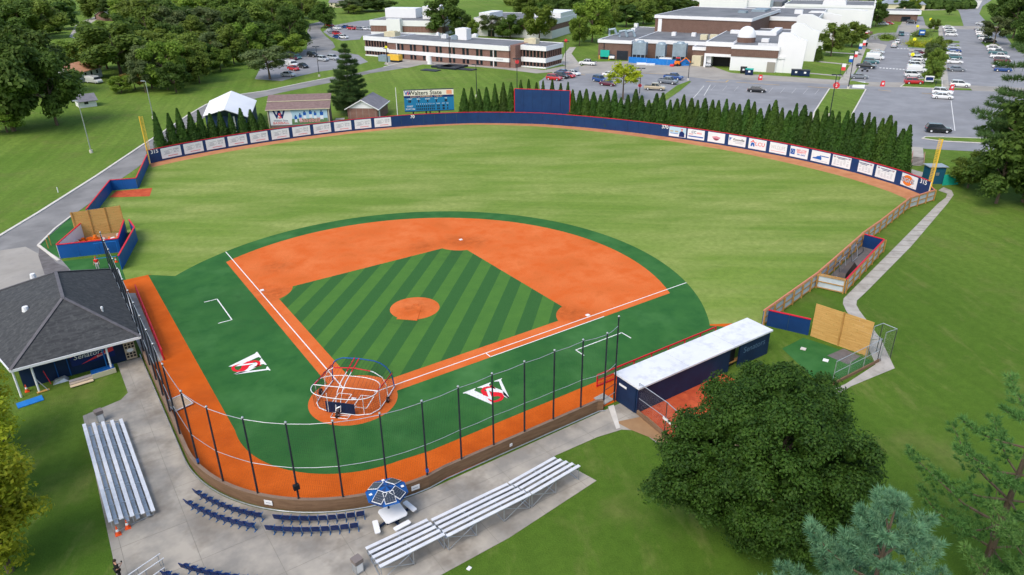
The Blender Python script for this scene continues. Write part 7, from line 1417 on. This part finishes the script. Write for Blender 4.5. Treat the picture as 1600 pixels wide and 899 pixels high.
# the two big near broadleaf trees
bc = crown(77, 13.6, 7.1, -.04, 820, 215, .105, L_big, 'round', .85, 'crown', .75, .3, .66, lobes=70, lobe_r=.22); bt_ = trunk(77, 12.5, .42, 7, .18, 9)
T = thing('shade_tree', 'very large dense dark green tree behind the right dugout', 'tree', (15.9, -31.0, 0), .4); T.scale = (1, 1, 1); part(T, 'crown', bc, None, world=False); part(T, 'trunk', bt_, None, world=False)
lc = crown(91, 11.0, 3.5, .03, 95, 110, .15, L_yellow, 'round', 1.0, 'crown', .8, .3, .45); lt_ = trunk(91, 10.5, .25, 3.4, .2, 7)
for x, y, s_, lab in ((-26.9, 2.5, 1.0, 'yellow green tree with thin leaves at the left edge, middle one'), (-27.0, 9.8, .9, 'yellow green tree reaching over the clubhouse corner at left edge'), (-26.0, -5.5, 1.0, 'yellow green tree at the bottom left corner')):
    T = thing('yellowing_tree', lab, 'tree', (x, y, 0), y, 'yellow green trees along the left edge'); T.scale = (s_,) * 3; part(T, 'crown', lc, None, world=False); part(T, 'trunk', lt_, None, world=False)
# low shrubs and planting beds near the car parks
def shrub(u, v, r, h, mat, label, group=None):
    P = at(u, v); T = solo('shrub', crown(int(u), h, r, 0, 14, 60, .22, mat, 'round', r * .45), None); T.location = P; tag(T, label, 'shrub', group)
for u, v, r, h, mat, lab in ((1478, 84, 1.2, 1.2, L_dark, 'dark shrub by the island path'), (1435, 72, 6, 1.0, L_yellow, 'low yellow green bed on the cross path, left half'), (1452, 73, 6, 1.0, L_yellow, 'low yellow green bed on the cross path, right half'), (1384, 62, 5, 1.0, L_mid, 'round planted bed inside the turning loop'), (1440, 58, 5, .9, L_grey, 'long low bed near the blue sign'), (1480, 68, 2, 1.2, L_mid, 'shrub at the left end of parking islands')): shrub(u, v, r, h, mat, lab)
# ------------------------------------------------------------------ poles, flags and signs
def light_pole(u, v, top, lab, arm=1, mat=None, name='light_pole'):
    P = at(u, v); H = up_to(P, top); T = thing(name, lab, 'light pole', tuple(P), 0, 'parking light poles'); m_ = mat or M_dark; part(T, 'pole', MB().tube([P, P + Zv * H], .11, 8, .07), m_); part(T, 'base', MB().cyl(tuple(P)[:2], P.z, P.z + .6, .32, 10), M_kerb)
    part(T, 'lamp_head', MB().box(P + Vector((.45 * arm, -.4 * arm, H)), (.9, .4, .18), -.7), m_); 
    if arm > 0: part(T, 'lamp_head', MB().box(P + Vector((-.45, .4, H)), (.9, .4, .18), -.7), m_)
for a_ in ((143, 239, 158, 'grey light pole standing on the left hillside lawn', -1, M_steel), (240, 186, 127, 'grey light pole on grass left of the hedge', -1, M_steel), (499, 120, 73, 'light pole at the front of left car park'), (448, 84, 65, 'short light pole behind the left car park'), (606, 101, 76, 'light pole with yellow disc at left of the long building', -1), (703.5, 102, 42, 'tall thin pole in front of the long building'), (745, 152, 101, 'light pole on the lawn right of the scoreboard'), (808, 150, 92, 'pole with red sign above the navy screen'), (883, 116, 65, 'pole with red flag at corner of the main car park'), (999, 150, 107, 'light pole beside the thin yellow tree'), (1075, 126, 99, 'light pole at the tip of the grass strip'), (1296, 182, 117, 'twin light pole on the grass block in the car park'), (1325, 139, 80, 'light pole at the corner of campus lawn')): light_pole(*a_[:4], *(a_[4:] if len(a_) > 4 else ()))
def disc_sign(u, v, z, mat, lab, r=.7, name='round_sign', mark=None):
    P = at(u, v); T = thing(name, lab, 'sign', tuple(P)); c = P + Zv * z; n = Vector(CAM) - c; n.z = 0; n.normalize(); r_ = Zv.cross(n); part(T, 'disc', MB().tube([c - n * .03, c + n * .03], r, 14), mat)
    if mark: part(T, 'mark', place(text_mb(mark, r * 1.2, .02), c + n * .05, r_, Zv), M_white if mat is not M_yellow else M_black)
    return T, c, n
M_yel = M('bright_yellow_print', (.85, .78, .02))
for u, v, z, mat, lab, r in ((605.3, 101, 5.5, M_yel, 'yellow disc sign on the pole by the long building', .45), (805, 104, 3.2, M_yel, 'yellow disc sign before right wing of long building', .45), (1451, 45, 4, M_yel, 'yellow disc sign nearest the far tree island end', .55), (1431, 55, 3.5, M_yel, 'yellow disc sign at the far crossing', .55), (1426, 76, 3.2, M_yel, 'yellow disc sign beside the middle crossing', .55), (1422, 104, 3.6, M_yel, 'yellow disc sign at the near crosswalk', .55), (808.2, 150, 8.5, M_redp, 'red sign halfway up the pole above navy screen', .5), (998.8, 150, 1.4 + 1.2, M_redp, 'red disc sign low on pole by the yellow tree', .45), (1299, 178, 6.3, M_redp, 'red disc sign on the twin light pole', .7), (883, 116, 9.6, M_redp, 'small red flag sign at top of the corner pole', .5)):
    T, c, n = disc_sign(u, v, z, mat, lab, r, mark='2' if r == .7 else None); P = at(u, v)
    if mat is M_yel: part(T, 'post', MB().tube([P, c], .06, 6), M_dark)
for i, (u, v, mat) in enumerate(((1188, 125.5, M_redp), (1379, 135.5, M_redp), (1487, 141.5, M_redp), (1415, 225, M_redp))):
    P = at(u, v) ; T = thing('sandwich_board', ('red folding board beside the black bins', 'red folding board on cross street below the campus lawn', 'red folding board at near end of the island footpath', 'red and white folding board at the end of the hedge')[i], 'sign', tuple(P)); part(T, 'face', MB().add([tuple(P + Vector(q)) for q in ((-.45, .3, 0), (.45, -.3, 0), (.4, -.2, 1.5), (-.4, .35, 1.5))], [(0, 1, 2, 3)]), mat); part(T, 'face', MB().add([tuple(P + Vector(q)) for q in ((-.2, .7, 0), (.7, .1, 0), (.4, -.2, 1.5), (-.4, .35, 1.5))], [(0, 1, 2, 3)]), mat); part(T, 'white_print', MB().box(P + Vector((-.08, -.02, .8)), (.5, .02, .5), -.6), M_white)
for i, (u, v, top, c2) in enumerate(((1310, 131, 98, M_redp), (1322, 116, 86, M_bluep), (1331, 103, 79, M_redp), (1339, 88, 67, M_bluep), (1346, 77, 62, M_redp), (1351, 66, 53, M_bluep), (1350, 60, 46.5, M_redp))):
    P = at(u, v); H = up_to(P, top); T = thing('banner_flag', 'upright white banner flag with %s lower half, %s along the campus footpath' % ('red' if c2 is M_redp else 'blue', ordn[i]), 'flag', tuple(P), 0, 'banner flags along the campus footpath'); part(T, 'pole', MB().tube([P, P + Zv * H], .06, 6), M_dark)
    e = Vector((.52, -.85, 0)); 
    for k, mat in ((0, M_white), (1, c2)): part(T, 'cloth', MB().beam(P + Zv * (H - .7 - .9 * k) + e * .1, P + Zv * (H - .7 - .9 * k) + e * 1.1, .04, .9), mat)
P = at(1357, 53.5); T = thing('flagpole', 'very tall white flagpole with red band beside the turning loop', 'flagpole', tuple(P)); part(T, 'pole', MB().tube([P, P + Zv * 22 + Vector((1.5, .5, 0))], .3, 8, .18), M_white); part(T, 'base', MB().cyl(tuple(P)[:2], P.z, P.z + 1.0, 1.5, 12), M_brick); part(T, 'flag', MB().beam(P + Zv * 15.5 + Vector((1.1, .4, 0)), P + Zv * 15.5 + Vector((2.0, -.6, 0)), .1, 2.2), M_redp)
P = at(1443, 133); T = thing('notice_board', 'white and blue notice board on posts beside the red vehicle', 'sign', tuple(P)); part(T, 'board', MB().beam(P + Zv * 1.7, P + Zv * 1.7 + Vector((1.2, -1.8, 0)), .1, 1.5), M_white); part(T, 'blue_print', MB().beam(P + Zv * 1.75 + Vector((-.05, -.3, 0)), P + Zv * 1.75 + Vector((1.0, -1.75, 0)), .06, .8), M_navyprint); part(T, 'post', MB().beam(P, P + Zv * 1.2, .12, .12), M_dark); part(T, 'post', MB().beam(P + Vector((1.6, -2.4, 0)), P + Vector((1.6, -2.4, 1.2)), .12, .12), M_dark)
P = at(1434, 60.5); T = thing('notice_board', 'small blue and white sign on the far tree island', 'sign', tuple(P)); part(T, 'board', MB().beam(P + Zv * 2.4, P + Zv * 2.4 + Vector((1.2, -1.8, 0)), .1, 2.0), M_bluep); part(T, 'white_print', MB().beam(P + Zv * 2.4 + Vector((-.02, -.5, 0)), P + Zv * 2.4 + Vector((.9, -1.7, 0)), .1, .6), M_white); part(T, 'post', MB().beam(P + Vector((.6, -.9, 0)), P + Vector((.6, -.9, 1.5)), .1, .1), M_dark)
# ------------------------------------------------------------------ vehicles
def car_paint(name, c): 
    mt, nt, bs = _nodes(name); bs.inputs['Base Color'].default_value = c4(c); bs.inputs['Roughness'].default_value = .25; bs.inputs['Coat Weight'].default_value = .6; bs.inputs['Coat Roughness'].default_value = .06; return mt
PAINT = dict(white=(.70, .71, .72), silver=(.42, .45, .48), grey=(.16, .18, .21), black=(.012, .014, .018), red=(.45, .015, .02), blue=(.015, .06, .22), maroon=(.10, .012, .03), teal=(.04, .13, .15), tan=(.45, .38, .27))
PMAT = {k: car_paint(k + '_car_paint', v) for k, v in PAINT.items()}; CARM = {}
def loft(stations):
    """stations: x, half width, z low, z high with softened shoulders"""
    mb = MB(); n = 8
    for x, hw, zl, zh in stations:
        zs = zl + (zh - zl) * .68; ins = hw * .90; mb.v += [(x, -hw * .96, zl), (x, hw * .96, zl), (x, hw, (zl + zs) / 2), (x, hw * .985, zs), (x, ins, zh), (x, -ins, zh), (x, -hw * .985, zs), (x, -hw, (zl + zs) / 2)]
    k = len(stations)
    for i in range(k - 1):
        for j in range(n): mb.f.append((i * n + j, i * n + (j + 1) % n, (i + 1) * n + (j + 1) % n, (i + 1) * n + j))
    mb.f.append(tuple(range(n))[::-1]); mb.f.append(tuple((k - 1) * n + j for j in range(n))); return mb
def cabin(x0, x1, x2, x3, zb, zt, wb, wt, top=True):
    """greenhouse: glass sides with base x0..x3, roof x1..x2"""
    v = [(x0, -wb, zb), (x3, -wb, zb), (x3, wb, zb), (x0, wb, zb), (x1, -wt, zt), (x2, -wt, zt), (x2, wt, zt), (x1, wt, zt)]
    return MB().add(v, [(0, 1, 5, 4), (1, 2, 6, 5), (2, 3, 7, 6), (3, 0, 4, 7), (4, 5, 6, 7)])
def vehicle_meshes(kind, col):
    if (kind, col) in CARM: return CARM[(kind, col)]
    if kind == 'sedan': b = loft([(-2.35, .78, .35, .85), (-2.2, .86, .25, .98), (-1.5, .91, .22, 1.0), (0, .92, .22, .98), (1.2, .91, .22, .95), (2.0, .86, .25, .82), (2.35, .74, .35, .62)]); cab = (-1.75, -1.05, .45, 1.25, .95, 1.43, .80, .60); R_, wb = .33, 1.42
    elif kind == 'suv': b = loft([(-2.35, .82, .4, 1.0), (-2.25, .90, .3, 1.12), (-1.5, .94, .28, 1.12), (0, .95, .28, 1.1), (1.2, .94, .28, 1.08), (2.05, .90, .3, 1.0), (2.35, .80, .4, .8)]); cab = (-2.25, -1.95, .4, 1.15, 1.08, 1.72, .85, .70); R_, wb = .38, 1.42
    elif kind == 'van': b = loft([(-2.75, .92, .4, 1.9), (-2.7, .98, .35, 2.05), (0, 1.0, .35, 2.1), (1.2, .99, .35, 2.0), (1.75, .97, .35, 1.3), (2.5, .92, .35, 1.0), (2.75, .84, .4, .8)]); cab = (1.0, 1.0, 1.25, 2.0, 1.2, 1.9, .99, .86); R_, wb = .36, 1.75
    elif kind == 'pickup': b = loft([(-2.8, .88, .5, 1.15), (-2.75, .95, .42, 1.2), (-.9, .96, .4, 1.18), (1.2, .96, .4, 1.16), (2.5, .93, .4, 1.08), (2.8, .85, .5, .9)]); cab = (-.95, -.75, .75, 1.45, 1.14, 1.85, .86, .72); R_, wb = .41, 1.75
    gl = cabin(*cab); x0, x1, x2, x3, zb, zt, wb_, wt = cab
    body = MB(); body.add(b.v, b.f)
    if kind != 'van':
        body.add([(x1 - .05, -wt, zt), (x2 + .05, -wt, zt), (x2 + .05, wt, zt), (x1 - .05, wt, zt), (x1, -wt + .05, zt + .05), (x2, -wt + .05, zt + .05), (x2, wt - .05, zt + .05), (x1, wt - .05, zt + .05)], [(0, 3, 2, 1), (4, 5, 6, 7), (0, 1, 5, 4), (1, 2, 6, 5), (2, 3, 7, 6), (3, 0, 4, 7)])
        for sg in (-1, 1):
            for xa, xb in ((x0, x1), (x3, x2), ((x0 + x3) / 2, (x1 + x2) / 2)): body.beam((xa, sg * wb_, zb), (xb, sg * wt, zt), .06, .07)
    if kind == 'pickup': body.add([(-2.7, -.8, 1.195), (-1.05, -.8, 1.195), (-1.05, .8, 1.195), (-2.7, .8, 1.195)], [])
    bed = MB().box((-1.88, 0, 1.19), (1.6, 1.55, .04)) if kind == 'pickup' else None
    whs = [wheel_mb((sx * wb, sy * .84, R_), (0, 1, 0), R_, .22, 12) for sx in (-1, 1) for sy in (-1, 1)]; rims = [wheel_mb((sx * wb, sy * .90, R_), (0, 1, 0), R_ * .55, .16, 8) for sx in (-1, 1) for sy in (-1, 1)]
    fx = b.v[-8][0] - .06; zl_ = .62 if kind == 'sedan' else .85; hd = [MB().box((fx, sy * .62, zl_), (.14, .3, .13)) for sy in (-1, 1)]; bx = b.v[0][0] + .04; tl_ = [MB().box((bx, sy * .66, zl_ + .12), (.12, .26, .14)) for sy in (-1, 1)]
    CARM[(kind, col)] = dict(body=body.mesh('body', PMAT[col]), windows=gl.mesh('windows', M_cglass), wheels=[w.mesh('wheel', M_black) for w in whs], rims=[w.mesh('rim', M_alu) for w in rims], hl=[w.mesh('headlight', M_signw) for w in hd], tl=[w.mesh('tail_light', M_redp) for w in tl_], bed=bed.mesh('load_bed', M_dark) if bed else None)
    # share all but the body between colours
    base = CARM.get((kind, '_'))
    if base is None: CARM[(kind, '_')] = CARM[(kind, col)]
    else:
        for k_ in ('windows', 'wheels', 'rims', 'hl', 'tl', 'bed'): CARM[(kind, col)][k_] = base[k_]
    return CARM[(kind, col)]
def vehicle(u, v, kind, col, slope, flip, label, group):
    """vehicle centred at photograph point u,v whose side runs along the given image slope"""
    P = at(u, v + 1.2); a, b = at(u - 8, v + 1.2 - 8 * slope), at(u + 8, v + 1.2 + 8 * slope); d = (b - a); rz = math.atan2(d.y, d.x) + (math.pi if flip else 0); c = vehicle_meshes(kind, col)
    T = thing({'sedan': 'parked_car', 'suv': 'parked_suv', 'van': 'parked_van', 'pickup': 'pickup_truck'}[kind], label, {'sedan': 'car', 'suv': 'car', 'van': 'van', 'pickup': 'pickup truck'}[kind], (P.x, P.y, float(terrain(P.x, P.y)) + .035), rz, group)
    part(T, 'body', c['body'], None, world=False); part(T, 'windows', c['windows'], None, world=False)
    for w, r_ in zip(c['wheels'], c['rims']): o = part(T, 'wheel', w, None, world=False); part(o, 'rim', r_, None, world=False)
    for w in c['hl']: part(T, 'headlight', w, None, world=False)
    for w in c['tl']: part(T, 'tail_light', w, None, world=False)
    if c['bed']: part(T, 'load_bed', c['bed'], None, world=False)
KN = {'sedan': 'car', 'suv': 'suv', 'van': 'van', 'pickup': 'pickup'}
def vrow(items, where, group, slope=.06):
    cnt = {}
    for i, it in enumerate(items):
        u, v, kind, col = it[:4]; sl = it[4] if len(it) > 4 else slope; fl = it[5] if len(it) > 5 else False
        vehicle(u, v, kind, col, sl, fl, '%s %s, %s %s' % (col, KN[kind], ordn[i], where), group)
vrow([(1370, 83, 'sedan', 'silver'), (1367, 92, 'van', 'white'), (1361, 98.5, 'suv', 'teal'), (1353, 106, 'pickup', 'black', .08), (1342, 122, 'sedan', 'grey', .04)], 'from the top, parked beside the campus footpath', 'vehicles beside the campus footpath')
vrow([(1435, 84, 'sedan', 'maroon'), (1431, 87.5, 'sedan', 'silver'), (1436, 91, 'sedan', 'white'), (1434, 94.5, 'suv', 'white'), (1432, 99, 'sedan', 'white'), (1431, 104.5, 'suv', 'white'), (1431, 111.5, 'van', 'white'), (1426, 119.5, 'suv', 'white'), (1427, 130.5, 'suv', 'red', .02)], 'from the top, left of the tree island', 'vehicles left of the tree island', .03)
vrow([(1481, 44, 'sedan', 'white'), (1483, 46.5, 'sedan', 'silver'), (1484, 49, 'suv', 'white'), (1484, 51.5, 'sedan', 'grey'), (1486, 55.5, 'suv', 'white'), (1489, 76, 'sedan', 'silver'), (1490, 80.5, 'sedan', 'blue'), (1489, 85.5, 'sedan', 'white'), (1490, 91, 'sedan', 'teal'), (1491, 98.5, 'sedan', 'white', .04), (1494, 110.5, 'sedan', 'grey', .02), (1499, 135, 'suv', 'white', .05)], 'from the top, right of the island footpath', 'vehicles right of the island footpath', .03)
vrow([(1472, 147, 'suv', 'white', .08), (1472, 153.5, 'sedan', 'white', .05), (1465, 206, 'suv', 'black', .05)], 'from the top in the big car park at right', 'vehicles in the open right car park')
vrow([(1533, 38, 'sedan', 'silver'), (1540, 41, 'sedan', 'grey'), (1531, 47, 'sedan', 'grey'), (1533, 49.5, 'sedan', 'silver'), (1534, 52, 'suv', 'white'), (1535, 55, 'sedan', 'white'), (1537, 58.5, 'sedan', 'teal'), (1539, 62, 'suv', 'white'), (1546, 66, 'suv', 'black'), (1552, 75, 'sedan', 'white'), (1554, 79, 'suv', 'white'), (1558, 84.5, 'pickup', 'teal'), (1561, 90.5, 'pickup', 'white'), (1565, 97, 'suv', 'maroon'), (1563, 105, 'sedan', 'white'), (1566, 111, 'suv', 'blue')], 'from the top along the east side', 'vehicles along the east side of the car park', .05)
vrow([(1408, 55, 'suv', 'teal', .9), (1402, 67, 'sedan', 'white', -.8), (1397, 73, 'suv', 'silver', -.8), (1424, 36, 'suv', 'black', .05), (1380, 38.5, 'sedan', 'silver'), (1388, 37.5, 'sedan', 'red')], 'among those driving or parked around the turning loop', 'vehicles around the turning loop')
vrow([(1182, 143, 'sedan', 'black', .05)], 'one alone in the middle of the empty car park', 'vehicles in the middle car park')
vrow([(918, 101, 'pickup', 'white', .06, True), (957, 91, 'van', 'white', -1.2, True), (974, 91, 'van', 'white', -1.2, True), (1043, 99.5, 'van', 'white', .04), (1107, 103, 'suv', 'silver', -1.2, True)], 'from the left in the service yard', 'vehicles in the service yard')
vrow([(937, 127, 'suv', 'blue', .2), (950, 133, 'sedan', 'maroon', .1), (953, 119, 'sedan', 'white', .1), (988, 121, 'sedan', 'white', .1), (1052, 123.5, 'pickup', 'blue', .1), (1043.5, 130, 'pickup', 'grey', .1), (1023, 140, 'pickup', 'tan', .05)], 'around the grass strip and thin yellow tree', 'vehicles around the thin yellow tree')
vrow([(866, 124.5, 'suv', 'red', .1), (877, 121.5, 'suv', 'black', .1), (888, 120, 'sedan', 'red', .15), (881, 115.5, 'sedan', 'blue', .1), (896, 116.5, 'sedan', 'white', .15)], 'at the left end of the main car park', 'vehicles at the left end of the main car park')
vrow([(516, 41, 'suv', 'red'), (527, 45, 'sedan', 'white'), (541, 43, 'sedan', 'blue'), (549, 45.5, 'suv', 'red'), (555.5, 45.5, 'sedan', 'red'), (562, 46, 'sedan', 'grey'), (569, 46, 'sedan', 'white'), (581, 46.5, 'suv', 'silver'), (517, 48.5, 'sedan', 'silver'), (520, 52, 'sedan', 'grey'), (527, 54, 'suv', 'red'), (528, 59, 'sedan', 'blue'), (537, 59.5, 'suv', 'white')], 'in the upper left car park', 'vehicles in the upper left car park', .08)
vrow([(458, 92.5, 'sedan', 'maroon', .25), (465, 91, 'sedan', 'teal', .3), (489, 88, 'suv', 'black', .12), (505, 94.5, 'suv', 'silver', .12), (521, 92.5, 'suv', 'silver', .12), (456, 103, 'van', 'white', .2), (459, 109, 'sedan', 'red', .15), (474, 105, 'sedan', 'black', .2), (451, 118.5, 'sedan', 'silver', .05)], 'in the lower left car park', 'vehicles in the lower left car park')
vrow([(144, 97, 'sedan', 'white', .1), (148, 129, 'van', 'white', .1), (100, 36, 'sedan', 'silver', .1), (106, 37, 'sedan', 'grey', .1)], 'beside the far left houses', 'vehicles beside the far left houses')
P = at(1351, 112.5); T = thing('motorcycle', 'dark motorcycle parked between the black pickup and grey car', 'motorcycle', tuple(P)); d = Vector((.52, -.85, 0))
for s in (-.7, .7): part(T, 'wheel', wheel_mb(P + d * s + Zv * .32, (.85, .52, 0), .32, .12, 12), M_black)
part(T, 'body', MB().beam(P - d * .5 + Zv * .7, P + d * .4 + Zv * .75, .3, .35), M_dark); part(T, 'handlebar', MB().tube([P + d * .55 + Vector((.3, .2, 1.1)), P + d * .55 + Vector((-.3, -.2, 1.1))], .03), M_steel)
